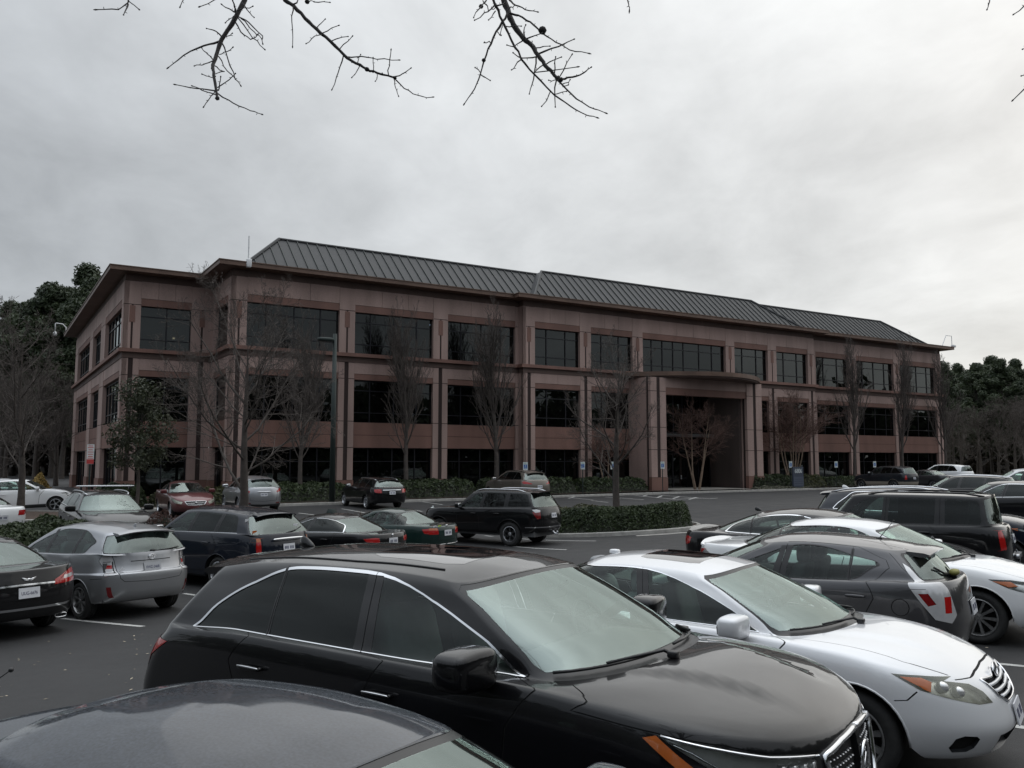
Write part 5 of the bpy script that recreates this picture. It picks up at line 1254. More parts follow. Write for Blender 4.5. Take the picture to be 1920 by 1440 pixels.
def rearlamp(Wd, x, z0, z1, yi=.5, lean=.06):
    return [('s', x, z0+.03), ('s', x-lean, z1-.02), ('s', x+.10, z1), ('b', yi+.02, z1-.01), ('b', yi, z0), ('s', x+.12, z0)]
def finish(k, handles=None, mirrors=True, cap=None, cabin=True, seats=True):
    k.standard(); k.cut(); k.wheels(); k.cabin()
    if mirrors: k.mirrors()
    k.handles(handles or k.c['handles'], cap=cap); return k
def genesis():
    c = sedan(4.98, 1.89, 1.48, P_BLACK2, xw0=1.28, zw0=1.0, xr1=3.55, xr0=4.42, zr0=1.06, rc=.42, wheel=(5, 'double', .70), tr=.34, shelf=3.95, tx=[.08, .02, 0, .02, .05, .07],
        feats=[('tailw', [('b', .58, .905), ('b', .78, .925), ('b', .78, .87), ('b', .56, .855)]), ('tail', [('s', 4.60, .91), ('s', 4.56, .99), ('s', 4.70, 1.0), ('b', .66, .975), ('b', .40, .86), ('b', .40, .79), ('b', .80, .80), ('s', 4.70, .81)]), ('headlight', lampset(.95, .68, .78, .8)),
               ('lidtrim', [('b', 0, .845), ('b', .5, .835), ('b', .5, .81), ('b', 0, .82)]), ('strip', [('b', .0, .50), ('b', .62, .50), ('s', 4.80, .52), ('s', 4.80, .485), ('b', .62, .465), ('b', .0, .465)])],
        gaps=[[('k', .93, 8.8), ('d', 4.6, .70), ('b', .70, 1.0), ('b', .50, .86)], [('b', .50, .80), ('b', .48, .62), ('b', 0, .60)]], post=[('lid', [('k', 0, 8.9), ('k', .93, 8.8), ('d', 4.6, .70), ('b', .70, 1.0), ('b', .50, .86), ('b', .5, .8), ('b', .48, .62), ('b', 0, .60)])])
    k = Car(c, 'black_sedan', 'black sedan with winged boot emblem and plate UUG-6676 at the left edge', 'sedan', lod=2); finish(k)
    k.plate(.715, 'UUG-6676', y=0)
    e = MB(); p, n = k.on(('b', .002, .90), .012)
    for sd in (1, -1):
        for q, (l, dz) in enumerate(((.105, .022), (.090, .006), (.070, -.010))): e.tube([(p[0]-.004, 0, p[2]-.012+dz*.3), (p[0]-.002, sd*l*.5, p[2]+dz*.8), (p[0], sd*l, p[2]+dz+.012)], [.010, .008, .003], 6)
    e.superell((p[0], 0, p[2]), (.012, .026, .022), (.8, .8)); e.build('emblem', M_CHROME, k.root, smooth=True)
    for y in (.58, -.58):
        p, n = k.on(('b', .58, .30), .02, 1 if y > 0 else -1); a = [(p[0], p[1]+.085*math.copysign(abs(math.cos(t))**.5, math.cos(t)), p[2]+.03*math.copysign(abs(math.sin(t))**.6, math.sin(t))) for t in np.linspace(0, 2*math.pi, 25)[:-1]]; MB().tube(a, .010, 6, True).build('exhaust_tip', M_CHROME, k.root, smooth=True)
    return k
def priusv():
    c = suv(4.62, 1.775, 1.575, P_SILVER, xw0=1.02, zw0=1.04, xw1=2.08, ac=.42, xr1=4.22, xr0=4.46, zr0=1.08, Wg=.81, Wr=.60, dr=.07, xaf=.95, xar=3.73, tr=.318, tw=.205, wheel=(8, 'single', .68), arch=.365, rimmat=M_ALLOYDARK,
        belt=[(0, .64), (.2, .76), (.6, .88), (1.2, .97), (2.0, 1.01), (3.2, 1.05), (4.0, 1.10), (4.55, 1.12)], roof=[(2.08, 1.47), (2.4, 1.545), (2.8, 1.575), (3.5, 1.56), (4.22, 1.49)], glass2=M_GLASS, glass=M_GLASS, tx=[.12, .02, 0, .01, .085, .14], zf=[0, .17, .48, .585, .63, 1.0],
        dlo=dict(gb=.05, gt=.92, m=.03, top=.2, rft=.6, trimw=.015, rear=[(3.72, .06, .05), (3.98, .50, .10), (3.55, .92, .45)], pillars=[(2.42, 2.52, .06), (3.36, 3.44, .045)]),
        seams=[[(1.5, 0), (1.48, .75), (1.52, .25)], [(2.42, 0), (2.40, .75), (2.42, .25)], [(3.55, 0), (3.50, .75), (3.34, .55), (3.2, .28)]],
        pre=[('tail', [('b', .63, .93), ('b', .71, .93), ('b', .71, .87), ('b', .63, .87)]), ('gap', [('b', .615, .985), ('b', .63, .985), ('b', .625, .80), ('b', .61, .80)]), ('gap', [('s', 4.26, .985), ('b', .64, .99), ('b', .64, .98), ('s', 4.26, .975)])],
        feats=[('tailc', [('s', 4.20, 1.0), ('s', 4.24, 1.14), ('k', .97, 9.9), ('k', .90, 9.4), ('b', .62, 1.0), ('b', .58, .78), ('b', .76, .75), ('s', 4.36, .78)]), ('refl', [('s', 4.40, .58), ('s', 4.45, .58), ('s', 4.45, .40), ('s', 4.40, .40)]), ('headlight', lampset(.88, .68, .82, .85)),
               ('lidtrim', [('b', 0, .985), ('b', .40, .985), ('b', .40, .97), ('b', 0, .97)]) if False else ('gap', [('b', 0, .985), ('b', .36, .985), ('b', .36, .972), ('b', 0, .972)])],
        gaps=[[('k', .90, 11.6), ('k', .93, 9.3), ('b', .60, 1.0), ('b', .56, .72), ('b', .50, .66), ('b', 0, .64)], [('s', 4.20, 1.0), ('s', 4.24, 1.12), ('k', .97, 9.9)], [('s', 4.20, 1.0), ('s', 4.36, .78), ('b', .76, .75), ('b', .58, .78)], [('s', 4.1, .70), ('s', 4.35, .72)]], post=[('lid', [('k', 0, 11.9), ('k', .86, 11.9), ('k', .93, 9.3), ('b', .60, 1.0), ('b', .56, .72), ('b', .50, .66), ('b', 0, .64)]), ('rvalance', [('b', 0, .30), ('b', .6, .30), ('b', .62, .2), ('b', 0, .2)])], seatx=2.2, seatz=.40, rw=(.84, .80, .13, .80))
    k = Car(c, 'silver_wagon', 'silver hatchback wagon with clear tail lights and plate VWZ-2468', 'hatchback', lod=2); finish(k, [(2.25, .83), (3.3, .86)])
    k.spoiler(ln=.18, drop=.03, span=.9); k.plate(.865, 'VWZ-2468', m=pbr('plate_grey', (.33, .34, .36), .4)); k.fin(3.9, s=.6)
    e = MB(); p, n = k.on(('b', .002, 1.03), .012)
    for ra, rb in ((.062, .042), (.026, .040), (.06, .016)): e.tube([(p[0], ra*math.cos(t), p[2]+rb*math.sin(t)) for t in np.linspace(0, 2*math.pi, 25)[:-1]], .006, 6, True)
    e.build('emblem', M_CHROME, k.root, smooth=True)
    b = MB(); pts = [k.on(('k', t, r), .02, -1)[0] for t, r in ((.02, 9.35), (.25, 9.45), (.5, 9.55))]; b.tube(pts, .011, 6); b.superell(tuple(pts[0]), (.03, .04, .03)); b.build('rear_wiper', M_BLACKTRIM, k.root, smooth=True)
    q, n = k.on(('b', .50, .84), .006); s_ = meshobj('sticker', [(0, 0, .06), (0, .06, 0), (0, 0, -.06), (0, -.06, 0)], [(0, 1, 2, 3)], M_PLATE, k.root); s_.location = q; s_.rotation_euler = (0, 0, 0)
    return k
def srx():
    c = suv(4.95, 1.84, 1.70, P_NAVY, xw0=1.35, zw0=1.10, xw1=2.10, ac=.34, xr1=4.45, xr0=4.80, zr0=1.14, Wg=.845, Wr=.64, tr=.35, wheel=(6, 'single', .68), trimw=0, trim=M_CHROME, glass2=M_GLASSDK,
        dlo=dict(gb=.05, gt=.90, m=.04, top=.1, rft=.2, trimw=.0, rear=[(4.25, .07, .05), (4.12, .90, .12)], pillars=[(2.68, 2.80, .06), (3.58, 3.66, .06)]),
        pre=[('amber', [('s', 4.72, 1.10), ('s', 4.80, 1.11), ('b', .78, 1.11), ('b', .62, 1.10), ('b', .62, 1.035), ('b', .8, 1.03), ('s', 4.74, 1.03)]), ('strip', [('g', 1.75, .02), ('g', 4.28, .03), ('g', 4.28, -.01), ('g', 1.75, -.02)])],
        feats=[('tail', [('s', 4.74, 1.03), ('s', 4.80, 1.03), ('b', .78, 1.03), ('b', .62, 1.035), ('b', .63, .70), ('b', .78, .70), ('s', 4.78, .72)]), ('headlight', lampset(.92, .78, .88, .7))], gaps=[[('k', .9, 11.6), ('k', .93, 9.2), ('b', .60, 1.1), ('b', .60, .66), ('b', 0, .62)]],
        post=[('lid', [('k', 0, 11.9), ('k', .80, 11.9), ('k', .9, 9.2), ('b', .60, 1.1), ('b', .60, .66), ('b', 0, .62)])])
    k = Car(c, 'navy_suv', 'dark navy SUV with tall amber and red tail lights, beside the silver wagon', 'SUV', lod=1); finish(k)
    k.spoiler(ln=.14, span=.86); k.plate(.90)
    p, n = k.on(('b', .002, 1.07), .03); MB().superell((p[0], 0, p[2]), (.03, .42, .030), (.3, .6), 20, 8).build('chrome_strip', M_CHROME, k.root, smooth=True)
    b = MB(); pts = [k.on(('k', t, r), .02, -1)[0] for t, r in ((.02, 9.3), (.22, 9.55), (.45, 9.85))]; b.tube(pts, .012, 6); b.build('rear_wiper', M_BLACKTRIM, k.root, smooth=True)
    for y, r, m in ((.62, 11.1, M_PLATE), (-.30, 10.1, M_PLATE), (.52, 9.6, M_AMBER)):
        q, n = k.on(('k', .8 if y > .55 else .62 if y > 0 else .3, r), .008, 1 if y > 0 else -1); s_ = meshobj('sticker', *self_box(.002, .06, .028), m, k.root); s_.location = q
    return k
def bmw():
    c = sedan(4.55, 1.80, 1.39, P_BLACK, trim=M_CHROME, xr1=3.2, xr0=4.02, zr0=.98, rc=.4, glass=M_GLASSDK, dlo=dict(gb=.05, gt=.92, m=.05, rft=.4, trimw=.02, rear=[(3.62, .07, .05), (3.5, .5, .2), (3.1, .92, .3)], pillars=[(2.45, 2.55, .055)]),
        feats=[('tail', rearlamp(.9, 4.36, .78, .90, .42)), ('headlight', lampset(.9, .62, .7, .7))], gaps=[[('k', .93, 8.8), ('d', 4.3, .64), ('b', .60, .9)]], lidname='trunk_lid')
    k = Car(c, 'black_sedan', 'black sedan with rounded chrome rear window edge, between the navy SUV and the green sedan', 'sedan', lod=1); finish(k); k.plate(.80, y=0, m=M_PLATE)
    e = MB(); p, n = k.on(('b', .002, .93), .01); e.superell(tuple(p), (.012, .035, .035), (1, 1)); e.build('emblem', M_CHROME, k.root, smooth=True); return k
def civic():
    c = sedan(4.45, 1.705, 1.39, P_GREEN, xr1=3.15, xr0=3.86, zr0=1.0, rc=.35, tr=.29, dlo=dict(gb=.06, gt=.90, m=.05, rft=.2, trimw=.012, rear=[(3.52, .08, .04), (3.42, .5, .1), (3.08, .90, .12)], pillars=[(2.38, 2.45, .05), (3.18, 3.14, .035)]),
        pre=[('amber', [('b', .40, .93), ('b', .62, .935), ('b', .62, .885), ('b', .40, .88)])], feats=[('tail', rearlamp(.85, 4.22, .77, .93, .36)), ('headlight', lampset(.85, .6, .68, .6))], gaps=[[('k', .93, 8.8), ('d', 4.15, .62), ('b', .58, .94)], [('b', .36, .77), ('b', .34, .62), ('b', 0, .6)]])
    k = Car(c, 'green_sedan', 'dark green sedan with stickers on its boot lid, in front of the black off-road SUV', 'sedan', lod=1); finish(k); k.plate(.80)
    for y, m in ((.44, M_PLATE), (.28, pbr('yellow_green_sticker', (.35, .5, .06), .5))):
        q, n = k.on(('b', y, .975), .006); s_ = meshobj('sticker', *self_box(.002, .065, .025), m, k.root); s_.location = q
    e = MB(); p, n = k.on(('b', .002, .97), .01); e.superell(tuple(p), (.01, .05, .03), (.6, .6)); e.build('emblem', M_CHROME, k.root, smooth=True)
    k.tube('chrome_strip', [('b', .02, .50), ('b', .6, .50), ('s', 4.3, .52)], .009, M_CHROME, .006); return k
def runner():
    c = suv(4.83, 1.925, 1.78, P_BLACK, xw0=1.42, zw0=1.19, xw1=2.02, a1=.18, ac=.26, xr1=4.42, xr0=4.70, zr0=1.22, Wg=.86, Wr=.68, dr=.06, pq=(2.6, 2.8, 2.8, 3.0), tr=.385, tw=.265, arch=.47, wheel=(6, 'fat', .62), xaf=.92, xar=3.71, zbot=[(0, .36), (1, .40), (4, .42), (4.83, .50)],
        belt=[(0, .90), (.12, 1.0), (.5, 1.09), (1.3, 1.14), (2.6, 1.17), (4.0, 1.21), (4.83, 1.23)], roof=[(2.02, 1.70), (2.4, 1.765), (2.9, 1.78), (3.8, 1.77), (4.42, 1.73)], zf=[0, .12, .40, .70, .90, 1.0],
        dlo=dict(gb=.06, gt=.88, m=.05, rear=[(4.38, .08, .08), (4.28, .86, .10)], pillars=[(2.58, 2.66, .06), (3.52, 3.56, .08)], trimw=.01), seams=[[(1.70, 0), (1.68, .9), (1.72, .46)], [(2.58, 0), (2.55, .9), (2.58, .46)], [(3.52, 0), (3.50, 1.0), (3.36, .8), (3.22, .48)]],
        pre=[('tailw', [('s', 4.50, 1.17), ('s', 4.60, 1.18), ('b', .74, 1.18), ('b', .64, 1.16), ('b', .66, 1.10), ('s', 4.60, 1.08)])], feats=[('tail2', [('s', 4.52, 1.10), ('s', 4.60, 1.12), ('b', .80, 1.10), ('b', .66, 1.10), ('b', .68, .90), ('s', 4.66, .88)]), ('headlight', lampset(.96, .92, 1.0, .5)), ('strip', [('s', 4.30, .63), ('s', 4.60, .64), ('b', .6, .64), ('b', 0, .64), ('b', 0, .61), ('b', .6, .61), ('s', 4.6, .61), ('s', 4.30, .61)])],
        gaps=[[('k', .9, 11.6), ('k', .93, 9.2), ('b', .62, 1.1), ('b', .62, .70), ('b', 0, .68)]], post=[('lid', [('k', 0, 11.9), ('k', .80, 11.9), ('k', .9, 9.2), ('b', .62, 1.1), ('b', .62, .70), ('b', 0, .68)])], handles=[(2.35, 1.0), (3.25, 1.02)])
    k = Car(c, 'off_road_suv', 'black off-road SUV with silver roof rails and tow hitch, beside the round hedge island', 'SUV', lod=1); finish(k)
    k.rails(2.25, 4.15, M_SATIN, .022, .055); k.spoiler(ln=.22, drop=.0, span=.95, th=.035); k.plate(.98)
    p, n = k.on(('b', .002, .44), .0); MB().tube([(p[0]+.3, 0, .46), (p[0]-.06, 0, .46), (p[0]-.10, 0, .40), (p[0]-.20, 0, .40)], .028, 8).superell((p[0]-.19, 0, .45), (.03, .03, .04), (1, 1)).build('tow_hitch', M_SATIN, k.root, smooth=True)
    MB().superell((p[0]-.005, 0, 1.115), (.02, .17, .028), (.4, .5)).build('chrome_strip', M_CHROME, k.root, smooth=True); return k
def audi():
    c = suv(4.80, 1.90, 1.54, P_BLACK2, xw0=1.30, zw0=1.02, trim=M_CHROME, belt=[(0, .74), (.14, .80), (.5, .89), (1.0, .95), (1.6, 1.0), (2.6, 1.03), (3.8, 1.06), (4.8, 1.07)], wheel=(5, 'double', .70), crease=[(.02, .34, .55, .05, .4, 1.4)],
        feats=[('headlight', [('f', .48, .77), ('f', .50, .68), ('f', .72, .67), ('s', .50, .76), ('s', .62, .83), ('f', .76, .80)]), ('grille', [('f', 0, .785), ('f', .36, .775), ('f', .43, .69), ('f', .30, .42), ('f', 0, .41)])], gaps=[[('w', .95, 8.9), ('h', 1.2, .78), ('s', .6, .86), ('f', .5, .80), ('f', 0, .80)]],
        post=[('hood', [('w', 0, 8.93), ('w', .95, 8.9), ('h', 1.2, .78), ('s', .6, .86), ('f', .5, .80), ('f', 0, .80)])])
    k = Car(c, 'dark_wagon', 'dark estate wagon facing the camera with a wide white roof bar, behind the silver wagon', 'station wagon', lod=1); finish(k, cap=None)
    k.ctube('grille_surround', [('f', 0, .79), ('f', .37, .78), ('f', .445, .69), ('f', .31, .41), ('f', 0, .405)], .018, M_CHROME, .006)
    for y in np.linspace(-.34, .34, 13):
        pts = [k.on(('f', abs(y)*lerp(1, .8, t)+.001, lerp(.76, .44, t)), -.01, 1 if y >= 0 else -1)[0] for t in (0, .5, 1)]; MB().tube(pts, .008, 4).build('grille_bar', M_SATIN, k.root)
    k.rails(2.2, 4.3, M_SATIN, .02, .05); z = 1.54+.14
    k.tube('light_strip', [('f', .50, .745), ('f', .72, .775), ('s', .54, .80)], .012, M_PLATE, -.005)
    k.rb = (k.xc-2.55, z); return k
def tiguan():
    c = suv(4.45, 1.83, 1.65, P_WHITE, feats=[('headlight', lampset(.9, .78, .88, .65)), ('clad', [('s', .3, .40), ('s', 4.2, .42), ('s', 4.2, .2), ('s', .3, .2)])], wheel=(5, 'double', .70), glass2=M_GLASS)
    k = Car(c, 'white_suv', 'white SUV side-on with dark wheel arches, near the thin bare tree at the left edge', 'SUV', lod=1); finish(k); return k
def vw():
    c = sedan(4.65, 1.78, 1.45, P_WHITE, feats=[('tail', rearlamp(.9, 4.38, .80, .95, .46)), ('headlight', lampset(.9, .6, .7, .6))]); k = Car(c, 'white_sedan', 'white sedan showing one red tail light at the left edge of the frame', 'sedan', lod=1); finish(k); k.plate(.75); return k
def zsuv():
    c = suv(4.7, 1.86, 1.74, P_BLACK, feats=[('headlight', lampset(.9, .8, .9, .6))]); k = Car(c, 'dark_suv', 'dark SUV with silver roof rails beyond the white SUV at the left edge', 'SUV', lod=0); finish(k); k.rails(2.0, 4.2, M_SATIN, .022, .05); return k
def lcar():
    c = sedan(4.6, 1.8, 1.45, P_SILVER, feats=[('headlight', lampset(.9, .62, .7, .6))]); k = Car(c, 'silver_sedan', 'silver sedan with dark windscreen just beyond the white SUV at the left edge', 'sedan', lod=0); finish(k); return k
def redcar():
    c = sedan(4.82, 1.80, 1.47, P_RED, lens=M_LENSYEL, feats=[('headlight', [('f', .50, .66), ('f', .56, .56), ('s', .34, .60), ('s', .72, .78), ('s', .60, .82), ('f', .72, .72)]), ('grille', [('f', 0, .67), ('f', .42, .66), ('f', .34, .54), ('f', 0, .53)])], crease=[(.02, .30, .55, .06, .35, 1.2)])
    k = Car(c, 'red_sedan', 'dark red sedan facing the camera, beside the silver compact SUV', 'sedan', lod=1); finish(k)
    k.ctube('grille_surround', [('f', 0, .68), ('f', .43, .67), ('f', .34, .53), ('f', 0, .52)], .014, M_CHROME, .006); k.tube('grille_bar', [('f', .02, .60), ('f', .36, .60)], .010, M_CHROME, .0)
    p, n = k.on(('f', .002, .61), .01); MB().superell(tuple(p), (.012, .05, .045), (1, 1)).build('emblem', M_CHROME, k.root, smooth=True); return k
def tucson():
    c = suv(4.40, 1.82, 1.66, P_SILVER, xr1=4.02, xr0=4.27, zr0=1.16, feats=[('tail', [('s', 3.95, 1.10), ('s', 3.98, 1.17), ('b', .84, 1.17), ('b', .58, 1.0), ('b', .62, .93), ('s', 4.14, .98)]), ('clad', [('s', .3, .42), ('s', 4.2, .46), ('b', .5, .44), ('b', 0, .42), ('b', 0, .2), ('s', 4.2, .2), ('s', .3, .2)]), ('refl', [('b', .55, .50), ('b', .75, .52), ('b', .75, .47), ('b', .55, .46)])], gaps=[[('k', .9, 11.6), ('k', .93, 9.2), ('b', .62, .9), ('b', .58, .60), ('b', 0, .56)]])
    k = Car(c, 'silver_suv', 'silver compact SUV seen from behind the big bare tree trunk', 'SUV', lod=1); finish(k); k.spoiler(ln=.16, span=.9); k.plate(.86); 
    MB().superell((k.on(('b', .002, .96), .02)[0][0], 0, .975), (.02, .30, .022), (.3, .6)).build('chrome_strip', M_CHROME, k.root, smooth=True); return k
def ewagon():
    c = suv(4.90, 1.85, 1.50, P_BLACK, xw0=1.32, zw0=1.0, xw1=2.1, xr1=4.42, xr0=4.72, zr0=1.06, trim=M_CHROME, tr=.33, xaf=.86, xar=3.73, feats=[('tail', rearlamp(.93, 4.62, .80, .98, .50)), ('headlight', lampset(.9, .62, .72, .7)), ('lidtrim', [('b', 0, .95), ('b', .46, .95), ('b', .46, .92), ('b', 0, .92)])], gaps=[[('k', .9, 11.6), ('k', .93, 9.2), ('b', .52, .9), ('b', .50, .58), ('b', 0, .55)]])
    k = Car(c, 'black_wagon', 'black estate wagon with silver roof rails, parked below the lamp post', 'station wagon', lod=1); finish(k); k.rails(2.1, 4.2, M_SATIN, .016, .04); k.spoiler(ln=.10); k.plate(.80); return k
def highl():
    c = suv(4.85, 1.92, 1.73, P_TAN, xr1=4.40, xr0=4.68, feats=[('tail', [('s', 4.40, 1.08), ('s', 4.5, 1.16), ('b', .8, 1.15), ('b', .46, 1.02), ('b', .46, .98), ('b', .8, 1.0), ('s', 4.5, 1.0)]), ('headlight', lampset(.9, .75, .85, .6))]); k = Car(c, 'bronze_suv', 'bronze SUV parked nose-in to the hedge, half hidden by the black off-road SUV', 'SUV', lod=1); finish(k); k.spoiler(ln=.16); k.plate(.85); k.rails(2.2, 4.3, M_BLACKTRIM, .018, .04); return k
def explorer():
    c = suv(4.81, 1.83, 1.78, paint('blue_black_paint', (.005, .007, .012), dust=.06), xw0=1.32, zw0=1.12, xw1=1.92, ac=.26, xr1=4.45, xr0=4.66, zr0=1.18, Wr=.66, clad=pbr('beige_cladding', (.26, .23, .19), .5), tr=.37, arch=.45, wheel=(5, 'fat', .64), zbot=[(0, .30), (4.81, .38)], lip=pbr('beige_cladding', (.26, .23, .19), .5),
        pq=(2.8, 3, 2.8, 3), feats=[('tail', [('s', 4.56, 1.10), ('s', 4.62, 1.10), ('b', .80, 1.10), ('b', .70, 1.10), ('b', .70, .82), ('s', 4.62, .80), ('s', 4.56, .80)]), ('headlight', lampset(.9, .82, .9, .45)), ('beige', [('s', .25, .62), ('s', 4.6, .64), ('b', .6, .64), ('b', 0, .64), ('b', 0, .36), ('s', 4.6, .34), ('s', .25, .30)])])
    k = Car(c, 'dark_suv', 'dark blue SUV with beige lower trim and spoked wheels, parked side-on before the right wing', 'SUV', lod=1); finish(k); k.rails(2.1, 4.2, M_BLACKTRIM, .018, .05); k.plate(.9); return k
def hsuv():
    c = suv(4.9, 1.93, 1.74, P_NAVY, rails=1, trim=M_CHROME, feats=[('headlight', lampset(.95, .82, .92, .75)), ('amber', [('s', .70, .90), ('s', .85, .95), ('s', .7, .95)])], post=[('hood', [('w', 0, 8.93), ('w', .95, 8.9), ('h', 1.2, .78), ('s', .6, .93), ('f', .5, .87), ('f', 0, .89)])], gaps=[[('w', .95, 8.9), ('h', 1.2, .78), ('s', .6, .93)]]); k = Car(c, 'navy_suv', 'navy SUV with silver roof rails just behind the boxy black SUV', 'SUV', lod=1); finish(k); k.rails(2.1, 4.4, M_SATIN, .02, .05); k.spoiler(ln=.16); k.fin(4.2, P_WHITE, 1.0); return k
def jsuv():
    c = suv(4.8, 1.9, 1.66, P_BLACK2, trim=M_CHROME, feats=[('headlight', lampset(.95, .78, .88, .7))]); k = Car(c, 'black_suv', 'black crossover with a chrome line under its windows at the right edge', 'SUV', lod=1); finish(k); return k
def ksuv():
    c = suv(4.8, 1.9, 1.74, P_BLACK2, glass=M_GLASSDK); k = Car(c, 'black_suv', 'black SUV with long silver roof rails, behind the black crossover at the right edge', 'SUV', lod=0); finish(k); k.rails(2.0, 4.4, M_SATIN, .024, .06); return k
def lwhite():
    c = suv(5.1, 1.95, 1.90, P_WHITE, pq=(2.8, 3, 3, 3), zr0=1.26, xr1=4.85, xr0=4.95); k = Car(c, 'white_suv', 'white boxy SUV with black side glass beyond the dark blue SUV with beige trim', 'SUV', lod=0); finish(k); return k
def mwhite():
    c = suv(4.9, 1.95, 1.84, P_WHITE, pq=(2.8, 3, 3, 3)); k = Car(c, 'white_suv', 'white SUV with roof rails at the far right edge of the frame', 'SUV', lod=0); finish(k); k.rails(2.0, 4.4, M_SATIN, .024, .06); return k
def nwhite():
    c = sedan(4.6, 1.8, 1.46, P_WHITE); k = Car(c, 'white_sedan', 'low white sedan between the two white SUVs at the far right', 'sedan', lod=0); finish(k); return k
def ogrey():
    c = sedan(4.8, 1.85, 1.48, P_GREY); k = Car(c, 'grey_sedan', 'grey car mostly hidden behind the dark blue SUV with beige trim', 'sedan', lod=0); finish(k); return k
def cara():
    c = sedan(4.75, 1.80, 1.42, P_OLDBLUE, xw0=1.22, zw0=.99, xw1=2.02, a1=.18, xr1=3.35, xr0=4.05, zr0=1.0, Wr=.60, dr=.085, feats=[('headlight', lampset(.9, .62, .7, .6))], roof=[(2.02, 1.355), (2.4, 1.405), (2.75, 1.42), (3.1, 1.405), (3.35, 1.36)])
    k = Car(c, 'blue_sedan', 'faded dark blue sedan roof filling the bottom left corner, nearest the camera', 'sedan', lod=2); finish(k); k.wipers([((-.05, 9.14), (-.74, 9.24)), ((.86, 9.10), (.10, 9.2))])
    b = MB(); b.tube([(-1.66, -.46, 1.15), (-1.45, -.32, 1.357), (-1.34, -.245, 1.453)], [.006, .004, .003], 6); b.superell((-1.335, -.24, 1.457), (.010, .010, .010), (1, 1)); b.build('antenna', M_BLACKTRIM, k.root, smooth=True)
    return k

# ---- where they stand: centre x, y, compass bearing of the nose
_a = rad(124.6); SX, SY = math.sin(_a), math.cos(_a)
def stall(r, a=0.0): return (1.74+.568*r+SX*a, 7.86+.823*r+SY*a)
FLEET = [(mdx, -.10, 5.66, 124.3), (camry, 1.74, 7.86, 125.2), (hatchc, *stall(3.1, -.2), -55.4), (wsedan, *stall(5.8, .15), 124.6), (limo, *stall(8.2, -1.0), 124.6), (boxy, *stall(11.2, -.75), -55.4), (hsuv, *stall(13.6, -.25), 124.6),
    (jsuv, 16.4, 29, -55.4), (ksuv, 19.1, 37, -55.4), (cara, -.75, 2.95, 124),
    (genesis, -9.2, 14.3, -56), (priusv, -7.95, 16.3, -53), (srx, -6.75, 19.7, -56), (bmw, -4.75, 22.0, -57), (civic, -3.6, 24.6, -57), (runner, -.7, 29.0, -58),
    (audi, -11.9, 25.3, 143), (vw, -16.5, 26, -57), (tiguan, -23.9, 42.3, 60), (zsuv, -32, 52, 60), (lcar, -28, 48, 60), (redcar, -14.4, 38, 148), (tucson, -12.1, 40, -32), (ewagon, -6.95, 43, -32), (highl, .24, 49, -32),
    (explorer, 28.3, 65.4, -32), (ogrey, 32.8, 68.8, -32), (lwhite, 35.4, 71.2, -32), (mwhite, 26.5, 45, -55), (nwhite, 30, 52, -55)]
CARS = {}
def fleet(only=None):
    for f, x, y, b in FLEET:
        if only and f.__name__ not in only: continue
        random.seed(f.__name__); CARS[f.__name__] = f().place(x, y, b, G)
    if 'audi' in CARS:
        k = CARS['audi']; r = empty('roof_bar', (0, 0, 0)); r.matrix_world = k.root.matrix_world.copy(); tag(r, 'wide white crossbar strapped across the roof of the dark wagon facing the camera', 'roof bar')
        MB().superell((k.rb[0], 0, k.rb[1]), (.07, .80, .022), (.3, .5), 20, 8).build('crossbar', M_PLATE, r, smooth=True)
        for y in (.66, -.66): MB().superell((k.rb[0], y, k.rb[1]-.06), (.06, .03, .05)).build('clamp', M_BLACKTRIM, r, smooth=True)
fleet()

# ------------------------------------------------------------------ trees, hedges
M_BARK = pbr('grey_bark', (.060, .050, .044), .9, var=.35, vscale=5, bump=.8, bscale=25)
M_TWIG = pbr('twig_bark', (.088, .074, .066), .9, var=.3, vscale=1.5)
M_TWIGRED = pbr('reddish_twigs', (.105, .060, .048), .9, var=.3, vscale=1.5)
M_MYRTLE = pbr('pale_myrtle_bark', (.20, .145, .105), .8, var=.35, vscale=5)
def leafmat(name, c1, c2, sc=1.2):
    if name in MATS: return MATS[name]
    m, N, L = mat(name); o = N.new('ShaderNodeOutputMaterial'); d = N.new('ShaderNodeBsdfPrincipled'); d.inputs['Roughness'].default_value = .55
    tl = N.new('ShaderNodeBsdfTranslucent'); mx = N.new('ShaderNodeMixShader'); mx.inputs[0].default_value = .18
    tc = N.new('ShaderNodeTexCoord'); n = N.new('ShaderNodeTexNoise'); n.inputs['Scale'].default_value = sc; n.inputs['Detail'].default_value = 6; n.inputs['Roughness'].default_value = .7; L.new(tc.outputs['Object'], n.inputs['Vector'])
    r = N.new('ShaderNodeMapRange'); r.inputs['From Min'].default_value = .33; r.inputs['From Max'].default_value = .68; L.new(n.outputs['Fac'], r.inputs[0])
    c = N.new('ShaderNodeMix'); c.data_type = 'RGBA'; c.inputs['A'].default_value = (*c1, 1); c.inputs['B'].default_value = (*c2, 1); L.new(r.outputs[0], c.inputs['Factor'])
    L.new(c.outputs['Result'], d.inputs['Base Color']); L.new(c.outputs['Result'], tl.inputs[0]); L.new(d.outputs[0], mx.inputs[1]); L.new(tl.outputs[0], mx.inputs[2]); L.new(mx.outputs[0], o.inputs[0])
    MATS[name] = m; return m
M_PINE = leafmat('pine_needles', (.018, .032, .014), (.050, .068, .026), .6)
M_HEDGE = leafmat('hedge_leaves', (.016, .028, .010), (.050, .072, .024), 2.0)
M_EVERG = leafmat('broad_evergreen_leaves', (.018, .026, .011), (.052, .058, .028), 1.5)
M_LOWSH = leafmat('low_shrub_leaves', (.030, .040, .014), (.085, .085, .030), 2.5)
M_BROWNSH = leafmat('brown_grass', (.055, .034, .020), (.12, .078, .045), 3.0)
